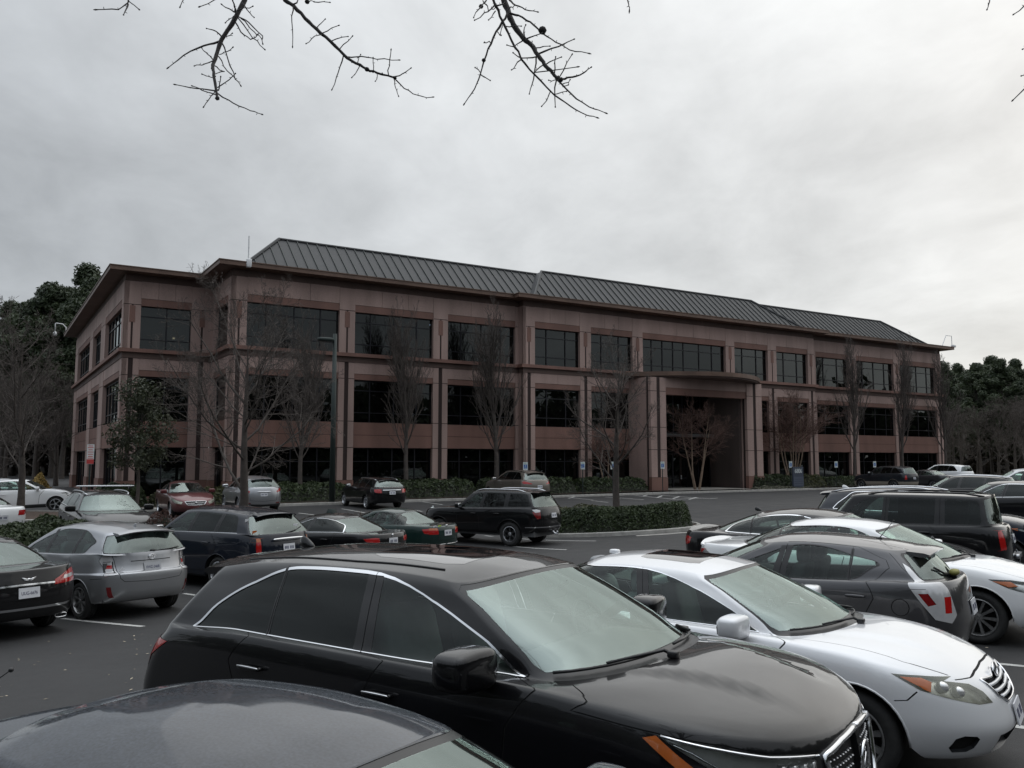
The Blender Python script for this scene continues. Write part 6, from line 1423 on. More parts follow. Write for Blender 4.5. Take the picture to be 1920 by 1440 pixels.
M_REDSH = leafmat('red_brown_shrub', (.050, .022, .018), (.095, .045, .034), 3.0)
M_YELSH = leafmat('yellow_shrub', (.20, .13, .03), (.34, .24, .08), 3.0)
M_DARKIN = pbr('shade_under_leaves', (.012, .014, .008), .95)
class Tubes:
    """fast collector of tapered polylines"""
    def __init__(s): s.V, s.F, s.n = [], [], 0
    def add(s, P, R, k):
        P = np.asarray(P, float); m = len(P); T = np.gradient(P, axis=0); T /= np.maximum(np.linalg.norm(T, axis=1, keepdims=True), 1e-9)
        ref = np.array([0., 0, 1]) if abs(T[0, 2]) < .8 else np.array([1., 0, 0]); U = np.cross(T, ref); U /= np.maximum(np.linalg.norm(U, axis=1, keepdims=True), 1e-9); Wv = np.cross(T, U)
        a = np.arange(k)*2*math.pi/k
        V = P[:, None]+(U[:, None]*np.cos(a)[None, :, None]+Wv[:, None]*np.sin(a)[None, :, None])*np.asarray(R)[:, None, None]
        s.V.append(V.reshape(-1, 3)); i = np.arange(m-1)[:, None]*k; j = np.arange(k)[None]; j2 = (j+1) % k
        s.F.append(np.stack([i+j, i+j2, i+k+j2, i+k+j], -1).reshape(-1, 4)+s.n); s.n += m*k
    def batch(s, P, R, k):
        N, m = P.shape[:2]; T = np.gradient(P, axis=1); T /= np.maximum(np.linalg.norm(T, axis=2, keepdims=True), 1e-9); ref = np.where(np.abs(T[:, :1, 2:]) < .8, np.array([0., 0, 1]), np.array([1., 0, 0]))
        U = np.cross(T, np.broadcast_to(ref, T.shape)); U /= np.maximum(np.linalg.norm(U, axis=2, keepdims=True), 1e-9); Wv = np.cross(T, U); a = np.arange(k)*2*math.pi/k
        V = P[:, :, None]+(U[:, :, None]*np.cos(a)[:, None]+Wv[:, :, None]*np.sin(a)[:, None])*R[:, :, None, None]; s.V.append(V.reshape(-1, 3))
        i = np.arange(m-1)[:, None]*k; j = np.arange(k)[None]; j2 = (j+1) % k; f = np.stack([i+j, i+j2, i+k+j2, i+k+j], -1).reshape(-1, 4)
        s.F.append((f[None]+(np.arange(N)*m*k)[:, None, None]).reshape(-1, 4)+s.n); s.n += N*m*k
    def mesh(s, name, m):
        V = np.concatenate(s.V); F_ = np.concatenate(s.F); me = bpy.data.meshes.new(name)
        me.vertices.add(len(V)); me.vertices.foreach_set('co', V.ravel()); me.loops.add(F_.size); me.loops.foreach_set('vertex_index', F_.ravel().astype(np.int32))
        me.polygons.add(len(F_)); me.polygons.foreach_set('loop_start', np.arange(0, F_.size, 4, dtype=np.int32)); me.polygons.foreach_set('use_smooth', np.ones(len(F_), bool)); me.materials.append(m); me.update(); me.validate(); return me
def tri_mesh(name, V, k, m):
    """V: (n,k,3) separate faces of k corners"""
    V = np.asarray(V, float); n = len(V); me = bpy.data.meshes.new(name); me.vertices.add(n*k); me.vertices.foreach_set('co', V.ravel()); me.loops.add(n*k); me.loops.foreach_set('vertex_index', np.arange(n*k, dtype=np.int32))
    me.polygons.add(n); me.polygons.foreach_set('loop_start', np.arange(0, n*k, k, dtype=np.int32)); me.materials.append(m); me.update(); me.validate(); return me
def unit(v): return v/max(np.linalg.norm(v), 1e-9)
def grow_tree(rng, H, r0, form, levels=4, nb=(11, 7, 5, 4), clear=.22, spread=55, up=.25, wander=.10, lens=(.55, .45, .45, .5), twig=.006, stems=1, lean=0):
    tk, cr = Tubes(), Tubes(); last = []
    def axis(p, d, L, n, wand, upw):
        P = [p]; dd = d
        for i in range(n):
            dd = unit(dd+rng.normal(0, wand, 3)+np.array([0, 0, upw])); P.append(P[-1]+dd*L/n)
        return np.array(P)
    def branch(P, R, lv, L):
        n = nb[lv]; m = len(P)-1
        for q in range(n):
            if form == 'upright': t = lerp(clear if lv == 0 else .15, .98, (q+rng.random())/n)
            else: t = lerp(clear if lv == 0 else .2, .97, ((q+rng.random()*.8)/n)**.9)
            f = t*m; i = min(int(f), m-1); p = P[i]+(P[i+1]-P[i])*(f-i); d = unit(P[i+1]-P[i]); r = lerp(R[i], R[i+1], f-i)
            az = q*2.4+rng.random()*1.2; ang = rad(spread*(1.15-.5*t if form != 'upright' else 1)+rng.normal(0, 8)) if lv == 0 else rad(rng.uniform(28, 62) if form != 'upright' else rng.uniform(14, 38))
            a = unit(np.cross(d, [math.cos(az), math.sin(az), .3])); b = np.cross(d, a); e = unit(d*math.cos(ang)+(a*math.cos(az)+b*math.sin(az))*math.sin(ang))
            l = L*lens[lv]*(1.12-.62*t if lv == 0 else 1.1-.55*t)*rng.uniform(.75, 1.2)
            rr = min(r*.62, max(twig, r0*.42*(l/(H*lens[0])) if lv == 0 else r*.55))
            ns = 5 if lv == 0 else 4 if lv == 1 else 3
            Q = axis(p, e, l, ns, wander*(1+.5*lv), up*(.5 if lv == 0 else .35)); RR = np.linspace(rr, max(twig*.6, rr*.28), ns+1)
            (tk if lv == 0 and rr > .03 else cr).add(Q, RR, 6 if lv == 0 else 4 if lv == 1 else 3)
            if lv+1 < levels-1: branch(Q, RR, lv+1, l)
            elif lv+1 < levels: last.append((Q, RR, l))
    for st in range(stems):
        az = 2*math.pi*st/max(1, stems)+rng.random(); ln = (lean if stems > 1 else 0)
        d = unit(np.array([math.cos(az)*ln, math.sin(az)*ln, 1.0])); n = 8; P = [np.array([math.cos(az), math.sin(az), 0])*(.12 if stems > 1 else 0)]; hh = H*(.95 if form != 'spreading' else .72)*(rng.uniform(.85, 1) if stems > 1 else 1); dd = d
        for i in range(n): dd = unit(dd+rng.normal(0, .045, 3)*(1 if i > 1 else .3)+np.array([0, 0, .12])); P.append(P[-1]+dd*hh/n)
        P = np.array(P); P[0, 2] -= .25; R = r0*np.linspace(1, .0, n+1)**.8*(1 if stems == 1 else .6)+twig; R[0] *= 1.35
        tk.add(P, R, 10); branch(P, R, 0, hh)
    if last:
        # the finest twigs, all at once
        n = nb[levels-1]; Q = np.repeat(np.array([l[0] for l in last]), n, 0); RR = np.repeat(np.array([l[1] for l in last]), n, 0); LL = np.repeat(np.array([l[2] for l in last]), n); N = len(Q); m = Q.shape[1]-1
        t = rng.uniform(.2, 1, N)*m; i = np.minimum(t.astype(int), m-1); f = (t-i)[:, None]; ar = np.arange(N); p = Q[ar, i]*(1-f)+Q[ar, i+1]*f; d = unit_rows(Q[ar, i+1]-Q[ar, i])
        e = unit_rows(d+rng.normal(0, .42 if form != 'upright' else .28, (N, 3))); l = (LL*lens[levels-1]*rng.uniform(.5, 1.2, N))[:, None]; e2 = unit_rows(e+rng.normal(0, .12, (N, 3))+[0, 0, .12])
        P = np.stack([p, p+e*l*.5, p+e*l*.5+e2*l*.5], 1); r = np.minimum(RR[ar, i]*.7, twig)[:, None]; cr.batch(P, np.concatenate([r, r*.75, r*.45], 1), 3)
    return tk, cr
def tree(name, label, cat, x, y, seed, H, r0, form='spreading', bark=None, twigm=None, group=None, **kw):
    rng = np.random.default_rng(seed); tk, cr = grow_tree(rng, H, r0, form, **kw); root = empty(name, (x, y, G(x, y))); tag(root, label, cat, group)
    fromdata('trunk', tk.mesh('trunk', bark or M_BARK), root); fromdata('crown', cr.mesh('crown', twigm or M_TWIG), root); return root
def copytree(root, x, y, sc, rz, label, group=None, name=None, sz=None):
    r = root.copy(); COL.objects.link(r); r.location = (x, y, G(x, y)); r.scale = (sc, sc, sz or sc); r.rotation_euler = (0, 0, rz); r['label'] = label
    if group: r['group'] = group
    for ch in root.children: c = ch.copy(); COL.objects.link(c); c.parent = r
    return r
def leaf_quads(rng, C, Nn, size, jit=.8, asp=.5):
    n = len(C); d = unit_rows(Nn+rng.normal(0, jit, (n, 3))); r = unit_rows(np.cross(d, rng.normal(0, 1, (n, 3)))); u = np.cross(d, r); s = size*rng.uniform(.6, 1.3, (n, 1))
    return np.stack([C-r*s, C-u*s*asp, C+r*s, C+u*s*asp], 1)
def unit_rows(v): return v/np.maximum(np.linalg.norm(v, axis=1, keepdims=True), 1e-9)
PINES = {}
def pine_proto(seed, H, cw, cb, n_cl, per=250, size=.19):
    """tall pine: bare lower trunk, irregular layered clumps of needles with gaps between"""
    rng = np.random.default_rng(seed); tk = Tubes(); n = 9; P = np.cumsum(np.concatenate([[[0, 0, -.3]], np.tile([0, 0, H/n], (n, 1))+rng.normal(0, .09, (n, 3))*[1, 1, 0]]), 0); tk.add(P, np.linspace(.26, .05, n+1)*H/16, 8)
    quads = []
    for q in range(n_cl):
        t = rng.random()**.8; z = lerp(H*cb, H*1.0, t); prof_ = math.sin(math.pi*min(1, .18+.86*t))**.7; rr = cw*prof_*math.sqrt(rng.random())*1.05; az = rng.random()*6.283
        base = np.array([np.interp(z, P[:, 2], P[:, 0]), np.interp(z, P[:, 2], P[:, 1]), z]); c = base+np.array([math.cos(az)*rr, math.sin(az)*rr, rng.normal(0, .3)])
        if rr > .5: tk.add(np.array([base-[0, 0, rr*.35], (base+c)/2-[0, 0, rr*.08], c]), [.05, .035, .012], 4)
        s = rng.uniform(.55, 1.15)*(.9+.25*(1-t)); m = int(per*s); g = rng.normal(0, 1, (m, 3)); g = unit_rows(g)*rng.random((m, 1))**.45*np.array([1, 1, .62])*s; quads.append(leaf_quads(rng, c+g, unit_rows(g+[0, 0, .4]), size, .7, .34))
    return tk.mesh('trunk', M_BARK), tri_mesh('crown', np.concatenate(quads), 4, M_PINE)
def pine(key, x, y, sc, rz, label, group, name='pine_tree', sz=None):
    tm, cm = PINES[key]; r = empty(name, (x, y, G(x, y)), rz); r.scale = (sc, sc, sz or sc); tag(r, label, 'tree', group); fromdata('trunk', tm, r); fromdata('crown', cm, r); return r
PINES['a'] = pine_proto(1, 17, 4.4, .28, 150); PINES['b'] = pine_proto(2, 15, 3.6, .22, 130); PINES['c'] = pine_proto(3, 19, 4.0, .42, 120)
def hedge(name, label, poly, h, seed, m=None, n=9000, size=.045, rough=.10, cat='hedge', kind=None, top=None, group=None):
    """clipped or loose planting: leaves over an irregular mound standing on a plan outline"""
    m = m or M_HEDGE; rng = np.random.default_rng(seed); P = np.array(poly); lo, hi = P.min(0), P.max(0); pts = []
    need = n*2
    C = rng.uniform(lo, hi, (need*3, 2)); C = C[pip(P, C)][:need]
    # distance to the outline rounds the shoulders
    def dist(C):
        d = np.full(len(C), 9.)
        for i in range(len(P)):
            a, b = P[i], P[(i+1) % len(P)]; ab = b-a; t = np.clip(((C-a)@ab)/max(ab@ab, 1e-9), 0, 1); d = np.minimum(d, np.linalg.norm(C-a-t[:, None]*ab, axis=1))
        return d
    ph = rng.uniform(0, 6, 4)
    def ht(C, d):
        w = 1+rough*(np.sin(C[:, 0]*2.3+ph[0])*np.sin(C[:, 1]*2.9+ph[1])+.6*np.sin(C[:, 0]*5.7+ph[2])*np.sin(C[:, 1]*6.1+ph[3])); return h*w*np.clip(1-np.clip(1-d/(.38*h+.02), 0, 1)**2.2, 0.05, 1)
    d = dist(C); z = ht(C, d); gz = Gv(C[:, 0], C[:, 1])
    k = rng.random(len(C)); zz = np.where(k < .55, z, z*rng.random(len(C))**.6)+rng.normal(0, .02, len(C)); keep = (k < .55) | (d < .35*h)
    C3 = np.column_stack([C, gz+np.maximum(zz, .02)])[keep]; e = .05
    nx = (ht(C+[e, 0], dist(C+[e, 0]))-z)/e; ny = (ht(C+[0, e], dist(C+[0, e]))-z)/e; Nn = unit_rows(np.column_stack([-nx, -ny, np.ones(len(C))]))[keep]
    c0 = C3.mean(0); c0[2] = G(c0[0], c0[1]); o = fromdata(name, tri_mesh(name, leaf_quads(rng, C3-c0, Nn, size, .75, .5), 4, m)); o.location = c0
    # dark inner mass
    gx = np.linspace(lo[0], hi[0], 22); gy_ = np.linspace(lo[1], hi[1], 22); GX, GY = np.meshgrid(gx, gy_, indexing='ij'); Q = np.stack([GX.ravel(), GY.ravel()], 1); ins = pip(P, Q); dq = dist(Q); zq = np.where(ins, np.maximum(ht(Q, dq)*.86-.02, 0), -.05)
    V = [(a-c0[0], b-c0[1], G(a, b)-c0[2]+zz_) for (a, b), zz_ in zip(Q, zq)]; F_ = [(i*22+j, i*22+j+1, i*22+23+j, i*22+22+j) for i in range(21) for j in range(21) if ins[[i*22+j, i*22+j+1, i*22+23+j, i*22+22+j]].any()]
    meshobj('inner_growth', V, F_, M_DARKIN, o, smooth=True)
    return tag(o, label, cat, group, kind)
def tufts(name, label, pts, h, seed, m, n=60, cat='shrub', kind=None, wid=.012):
    """upright thin stems fanning from points on the ground"""
    rng = np.random.default_rng(seed); q = []
    for x, y in pts:
        g = G(x, y); k = n; az = rng.random(k)*6.283; r = rng.random(k)*.25; b = np.column_stack([x+np.cos(az)*r, y+np.sin(az)*r, np.full(k, g)]); l = h*rng.uniform(.5, 1.15, k); ln = rng.normal(0, .28, (k, 2)); t = b+np.column_stack([ln*l[:, None]+np.stack([np.cos(az), np.sin(az)], 1)*(.3*l)[:, None], l]); s = unit_rows(np.column_stack([np.sin(az), -np.cos(az), np.zeros(k)]))*wid
        q.append(np.stack([b-s, b+s, t+s*.3, t-s*.3], 1))
    V = np.concatenate(q); c0 = V.reshape(-1, 3).mean(0); c0[2] = G(c0[0], c0[1]); o = fromdata(name, tri_mesh(name, V-c0, 4, m)); o.location = c0; return tag(o, label, cat, None, kind)

# ------------------------------------------------------------------ kerbs, beds, markings
def bl(s, t): q = bw(s, t); return (q.x, q.y)
# planting strip between the two rows of noses
cl = [(-17.5, 11.5), (-14.2, 16.2), (-11.6, 19.6), (-9.6, 22.6), (-7.7, 25.4), (-5.9, 28.1), (-4.2, 30.6)]
def offs(c, d):
    out = []
    for i, p in enumerate(c):
        a, b = Vector(c[max(0, i-1)]), Vector(c[min(len(c)-1, i+1)]); t = (b-a).normalized(); out.append((p[0]+t.y*d, p[1]-t.x*d))
    return out
isl = offs(cl, 1.15)+[(-3.2, 31.9), (-4.0, 32.5)]+offs(cl, -1.15)[::-1]
isl = smooth_closed(isl, 1); kerb('kerb', isl); sheet('planting_bed', [tuple(Vector(p)*.985+Vector((-8, 24))*.015) for p in isl], M_MULCH, .09)
# round-ended hedge island to the right of it
isr = [(-2.6, 32.8), (-.6, 31.4), (1.6, 30.2), (4.2, 29.6), (6.2, 30.4), (7.2, 32.2), (7.0, 34.6), (5.8, 37.0), (3.4, 38.6), (.4, 38.0), (-1.8, 35.6)]
isr = smooth_closed(isr, 2); kerb('kerb', isr); sheet('planting_bed', [tuple(Vector(p)*.98+Vector((2.8, 34))*.02) for p in isr], M_MULCH, .09)
gut = [(4.2, 29.2), (6.6, 29.9), (7.9, 31.6), (7.9, 33.6), (7.1, 34.2), (7.3, 32.2), (6.3, 30.3), (4.2, 29.55)]; sheet('gutter', gut, M_KERB, .006)
gf = [p for p in isr if p[1] < 33]; 
# building front: kerb, pavement, bed
kerb('kerb', [bl(4.2, 40), bl(4.2, 0), bl(4.2, -4.2), bl(5.0, -5.0), bl(12, -5.0), bl(20, -5.0), bl(39, -5.0), bl(51, -5.0), bl(90, -5.0)][::-1], closed=False)
sheet('pavement', [bl(5.0, -4.86), bl(90, -4.86), bl(90, -3.4), bl(5.0, -3.4)], M_WALK, .142)
sheet('entrance_path', [bl(41, -3.4), bl(48.3, -3.4), bl(48.3, .9), bl(41, .9)], M_WALK, .146)
for a, b in ((4.4, 40.6), (48.7, 92)): sheet('planting_bed', [bl(a, -3.38), bl(b, -3.38), bl(b, .25), bl(a, .25)], M_MULCH, .16)
sheet('lawn', [bl(-60, 8), bl(-12, 8), bl(-12, 60), bl(-60, 60)], M_GRASS, .10)
sheet('lawn', [bl(79, -3), bl(140, -3), bl(140, 60), bl(79, 60)], M_GRASS, .10)
# bay lines
for a, b in (((118, 1160), (268, 1175)), ((345, 1113), (372, 1117)), ((1840, 1242), (1935, 1251)), ((1872, 1358), (1960, 1370)), ((905, 1004), (1117, 1014.5)), ((945, 1023), (1062, 1031)), ((600, 1040), (760, 1050)),
             ((792, 941), (830, 946.5)), ((750, 952.5), (792, 959)), ((640, 954), (684, 961.5)), ((560, 962), (640, 972)), ((1072, 933.5), (1112, 937.5)), ((1108, 938.5), (1140, 942))): pline(a, b, .10)
for a, b in (((1066, 934.5), (1082, 930.5)), ((1135, 932), (1207, 937)), ((1190, 929), (1268, 936.5)), ((1236, 928.5), (1330, 935.2)), ((1268, 936.5), (1310, 934)), ((1205, 930.5), (1214, 928)), ((1232, 933), (1242, 929.5)), ((1262, 935), (1274, 931)), ((1292, 936.6), (1306, 932.5)), ((1330, 935.2), (1345, 934))): pline(a, b, .12)
# ------------------------------------------------------------------ signs, post, hydrant
M_POST = pbr('dark_green_post', (.02, .03, .028), .5, metal=.3)
M_SIGNW = pbr('sign_white', (.62, .66, .66), .4, var=.05, vscale=8); M_SIGNB = pbr('sign_blue', (.03, .12, .36), .4); M_SIGNG = pbr('sign_green', (.02, .20, .10), .4); M_SIGNR = pbr('sign_red', (.45, .05, .05), .4)
M_NAVY = pbr('navy_sign', (.045, .055, .080), .45, var=.1); M_NAVY2 = pbr('navy_sign_panel', (.075, .09, .125), .4)
def onfront(u, t):
    """distance along the front whose picture column is u"""
    lo, hi = -40, 140
    for _ in range(50):
        m = (lo+hi)/2; q = bw(m, t); lo, hi = (m, hi) if 960+1608*q.x/q.y < u else (lo, m)
    return lo
def facing(x, y): return math.atan2(-y, -x)
def pksign(x, y, label, rz, ht=2.15, grp='accessible parking signs along the pavement', pl=True):
    r = empty('parking_sign', (x, y, G(x, y)), rz); tag(r, label, 'parking sign', grp)
    MB().box((-.03, -.025, -.1), (.0, .025, ht)).build('post', M_POST, r)
    b = MB().box((.002, -.155, ht-.50), (.008, .155, ht-.02)).build('sign_board', M_SIGNW, r); b2 = MB().box((.010, -.11, ht-.40), (.013, .11, ht-.16)).build('symbol_panel', M_SIGNB, b)
    m = MB(); o = (.0155, 0, ht-.28); m.superell((.0145, .01, ht-.205), (.002, .02, .02), (1, 1), 10, 6); m.tube([(.0145, .012, ht-.225), (.0145, .02, ht-.285), (.0145, -.035, ht-.285), (.0145, -.05, ht-.345)], .008, 4); m.tube([(.0145, .055*math.cos(t)+.01, ht-.315+.055*math.sin(t)) for t in np.linspace(2.2, 5.9, 14)], .007, 4); m.build('wheelchair_symbol', M_SIGNW, b)
    textmesh('lettering', 'RESERVED', .05, M_SIGNG, b, (.009, 0, ht-.085), sx=.9); textmesh('lettering', 'PARKING', .05, M_SIGNG, b, (.009, 0, ht-.135), sx=.9); textmesh('lettering', 'ONLY', .045, M_SIGNG, b, (.009, 0, ht-.455))
    if pl and ht > 5: MB().box((.002, -.155, ht-.70), (.008, .155, ht-.52)).build('penalty_plate', M_SIGNW, r)
    return r
for u, lab in ((985, 'parking sign before the leftmost centre pier, above the bronze SUV roof'), (1092, 'parking sign just left of the hedge island tree, against a pink pier'), (1148, 'parking sign close beside the trunk of the hedge island tree'), (1241, 'parking sign in front of the left portico pier'), (1480, 'parking sign hidden partly behind the numbered navy sign'), (1565, 'parking sign standing alone right of the numbered navy sign'), (1637, 'parking sign behind the dark blue SUV with beige trim')):
    s = onfront(u, -4.2)
    q = bl(s, -4.2); pksign(*q, lab, BROT-math.pi/2+rad(-8))
q = gpt(173, 1003); q = Vector((-19.4, 39.6)); r = empty('warning_sign', (q.x, q.y, G(q.x, q.y)), facing(q.x, q.y)); tag(r, 'white and red notice on a dark post near the left end of the building', 'sign')
MB().box((-.05, -.04, -.1), (0, .04, 2.3)).build('post', M_POST, r); b = MB().box((.002, -.15, 2.45-.75+.55), (.012, .15, 3.15)).build('sign_board', M_SIGNW, r); MB().box((-.05, -.04, 2.3), (0, .04, 3.1)).build('post', M_POST, r)
MB().box((.013, -.148, 2.26), (.015, .148, 2.47)).build('red_panel', M_SIGNR, b)
m = MB()
for z, w in ((3.08, .10), (3.0, .12), (2.90, .09), (2.80, .12), (2.70, .11), (2.60, .10), (2.52, .12)): m.box((.013, -w, z-.018), (.0145, w, z+.018))
m.build('lettering', M_SIGNR, b)
q = bl(onfront(1494, -4.4), -4.4); r = empty('monument_sign', (*q, G(*q)+.1), BROT-math.pi/2+rad(4)); tag(r, 'navy blue slab sign reading 6806 in the shrubs by the entrance', 'sign')
MB().box((-.12, -.62, 0), (.0, .62, 1.62)).build('body', M_NAVY, r); b = MB().box((.001, -.60, .22), (.02, .60, .88)).build('lower_panel', M_NAVY2, r)
textmesh('lettering', '6806', .46, M_SIGNW, r, (.012, 0, 1.30), sx=.95, depth=.008)
for z in (.36, .52, .68): MB().box((.021, -.52, z), (.024, .52, z+.05)).build('tenant_line', M_NAVY, b)
# lamp post
q = Vector((-6.05, 32.2)); q = bw(14.6, -6.6); r = empty('lamp_post', (-7.75, 37.2, G(-7.75, 37.2)), BROT); tag(r, 'tall dark green lamp post with a single head, left of the middle of the building', 'lamp post')
MB().lathe([(0, 0), (.24, 0), (.24, .12), (.16, .30), (0, .30)], 20, 'z').build('base', M_POST, r, angle=40); MB().tube([(0, 0, .6), (0, 0, 4), (0, 0, 7.9)], [.125, .11, .085], 10).build('pole', M_POST, r, smooth=True)
MB().superell((-.42, 0, 7.62), (.36, .17, .085), (.4, .5), 16, 8).tube([(0, 0, 7.66), (-.2, 0, 7.66)], .04, 8).build('lamp_head', M_POST, r, smooth=True)
# hydrant
M_HYD = pbr('hydrant_grey', (.30, .30, .30), .5, var=.2); q = (-2.95, 32.25); r = empty('fire_hydrant', (*q, G(*q)+.1), facing(*q)+.3); tag(r, 'grey and white fire hydrant at the nose of the black off-road SUV', 'fire hydrant')
MB().lathe([(0, 0), (.15, 0), (.15, .04), (.10, .06), (.095, .5), (.13, .52), (.13, .56), (0, .56)], 20, 'z').build('barrel', M_HYD, r, angle=35); MB().lathe([(.125, .56), (.12, .64), (.08, .72), (.03, .745), (.03, .79), (0, .79)], 20, 'z').build('bonnet', M_SIGNW, r, angle=35)
for y in (-1, 1): MB().lathe([(0, 0), (.055, 0), (.055, .10), (.07, .10), (.07, .15), (0, .15)], 14, 'y', (0, 0, 0)).build('side_cap', M_HYD, r, angle=35).location = (0, .08 if y > 0 else -.23, .43)
MB().lathe([(0, .08), (.08, .08), (.08, .19), (.03, .2), (0, .2)], 16, 'x', (0, 0, .38)).build('front_cap', M_SIGNW, r, angle=35)

# ------------------------------------------------------------------ planting
ring = [tuple(Vector(p)*.93+Vector((2.6, 33.7))*.07) for p in isr if p[1] < 34.6]
fr = [p for p in isr if p[1] < 33.2 and p[0] > -.2]
inner = [tuple(Vector(p)*.70+Vector((2.6, 34.2))*.30) for p in fr][::-1]; outer = [tuple(Vector(p)*.93+Vector((2.6, 33.7))*.07) for p in fr]
hedge('hedge', 'clipped dark green hedge wrapping the round end of the tree island', outer+inner, .92, 11, n=17000, size=.05, rough=.05)
hedge('low_shrubs', 'low leafy shrubs inside the hedge around the island tree', [(-1.2, 33.6), (1.5, 33.2), (4.2, 33.4), (5.2, 35.0), (3.6, 37.2), (.6, 36.8)], .55, 12, M_LOWSH, n=5000, size=.06, rough=.25, cat='shrub')
hedge('hedge', 'low hedge piece beside the fire hydrant', [(-1.9, 33.2), (-.6, 32.4), (.4, 33.2), (-.6, 34.4), (-1.6, 34.4)], .7, 13, n=3000, size=.05, rough=.12)
hedge('hedge', 'dark hedge in the planting strip behind the left black sedan', [(-13.6, 18.5), (-12.3, 18.0), (-9.9, 21.3), (-10.9, 22.0)], 1.0, 14, n=9000, size=.055, rough=.15)
hedge('low_shrubs', 'low green shrub beneath the big bare tree', [(-9.6, 21.7), (-8.3, 22.0), (-7.4, 23.6), (-8.4, 24.4), (-9.2, 23.4)], .6, 15, M_LOWSH, n=3500, size=.06, rough=.25, cat='shrub')
hedge('red_shrub', 'reddish brown bare shrub beside the big bare tree trunk', [(-10.3, 23.6), (-9.4, 23.2), (-8.2, 24.7), (-8.9, 25.8), (-9.9, 25.0)], .95, 16, M_REDSH, n=4500, size=.03, rough=.35, cat='shrub')
tufts('ornamental_grass', 'dry brown ornamental grass in the strip behind the black and green sedans', [(-7.2+i*.42+.2*math.sin(i*7), 25.5+i*.62) for i in range(9)], .8, 17, M_BROWNSH, 90, kind='stuff')
# along the building
for i, (a, b, h, m, nm, lab, ct) in enumerate([(4.6, 7.1, 1.1, M_HEDGE, 'hedge', 'dark clipped hedge at the far left end of the building', 'hedge'), (7.3, 11.0, .7, M_LOWSH, 'low_shrubs', 'low shrubs behind the red sedan', 'shrub'), (12.4, 17.6, .95, M_HEDGE, 'hedge', 'clipped hedge behind the silver compact SUV', 'hedge'), (18.4, 19.8, .7, M_BROWNSH, 'low_shrubs', 'small russet shrub right of the black estate wagon', 'shrub'),
        (20.2, 25.5, 1.0, M_HEDGE, 'hedge', 'clipped hedge left of the bronze SUV', 'hedge'), (26.2, 33.0, 1.0, M_HEDGE, 'hedge', 'clipped hedge before the two leftmost centre windows', 'hedge'), (33.6, 38.9, .95, M_HEDGE, 'hedge', 'loose hedge left of the portico', 'hedge'), (48.9, 53.6, 1.0, M_HEDGE, 'hedge', 'clipped hedge right of the portico', 'hedge'), (53.9, 57.0, .8, M_LOWSH, 'low_shrubs', 'olive shrubs around the numbered navy sign', 'shrub'), (57.4, 63.0, .8, M_HEDGE, 'hedge', 'low hedge behind the dark blue SUV with beige trim', 'hedge')]):
    t0 = -2.9 if a < 40 else -3.2; pol = [bl(a, t0), bl(b, t0), bl(b, -.9), bl(a, -.9)]
    hedge(nm, lab, pol, h, 30+i, m, n=3600, size=.085, rough=.12 if m is M_HEDGE else .3, cat=ct)
hedge('ground_cover', 'pale flowering ground cover along the kerb by the portico', [bl(47.8, -4.6), bl(53.5, -4.6), bl(53.5, -3.6), bl(47.8, -3.6)], .22, 51, pbr('pale_bedding', (.20, .19, .15), .8, col2=(.05, .06, .03), vscale=6), n=2500, size=.06, rough=.4, cat='ground cover', kind='stuff')
up = dict(levels=4, nb=(34, 9, 6, 3), clear=.25, spread=26, up=.42, wander=.05, lens=(.52, .40, .42, .5), twig=.010)
T = {}
for key, sd in (('u1', 5), ('u2', 6)): pass
def at_u(u, t): return bl(onfront(u, t), t)
first = None
for i, (u, H, sz, lab) in enumerate([(565, 8.6, 1, 'upright bare street tree left of the lamp post'), (763, 9.6, 1, 'upright bare street tree above the black estate wagon'), (931, 10.2, 1, 'upright bare street tree before the left edge of the centre block'), (1598, 11.4, 1, 'upright bare tree left of the dark blue SUV with beige trim'), (1688, 11.6, 1, 'upright bare tree over the tail of the dark blue SUV with beige trim'), (1768, 11.0, 1, 'upright bare tree at the right corner of the building')]):
    p = at_u(u, -1.9); gname = 'upright bare trees planted along the building front'
    if i in (0, 3): first = tree('bare_tree', lab, 'tree', *p, 60+i, H, .13, 'upright', group=gname, **(up if i == 0 else dict(up, spread=17, lens=(.42, .38, .40, .5)))); H0 = H
    else: copytree(first, *p, H/H0, 1.3*i, lab, gname)
tree('bare_tree', 'large spreading bare tree in the planting strip with its trunk before the silver compact SUV', 'tree', -7.75, 25.0, 71, 8.3, .14, 'spreading', levels=5, nb=(16, 9, 7, 5, 3), clear=.24, spread=58, up=.20, lens=(.70, .50, .46, .5, .5), twig=.0065)
tree('bare_tree', 'bare tree with pale trunk rising from the round hedge island', 'tree', 3.85, 31.9, 72, 8.4, .145, 'spreading', levels=5, nb=(18, 8, 6, 4, 3), clear=.27, spread=50, up=.26, lens=(.52, .46, .45, .5, .5), twig=.0065)
tree('bare_tree', 'fine-twigged bare tree at the left edge beside the white SUV', 'tree', -21.3, 37.5, 73, 10.5, .15, 'spreading', levels=5, nb=(18, 9, 6, 4, 3), clear=.24, spread=52, up=.25, lens=(.55, .45, .44, .5, .5), twig=.009)
for u, t, H, sd, lab, st in ((1305, -2.6, 6.0, 81, 'vase-shaped crape myrtle with reddish twigs before the entrance', 4), (1484, -2.4, 6.9, 82, 'many-stemmed crape myrtle left of the numbered navy sign', 7), (1140, -2.0, 4.6, 83, 'small dark bare tree behind the island tree', 3)):
    tree('crape_myrtle', lab, 'tree', *at_u(u, t), sd, H, .10, 'upright', M_MYRTLE, M_TWIGRED, levels=4, nb=(9, 8, 7, 6), clear=.42, spread=58, up=.06, lens=(.58, .5, .5, .6), stems=st, lean=.34, twig=.008)
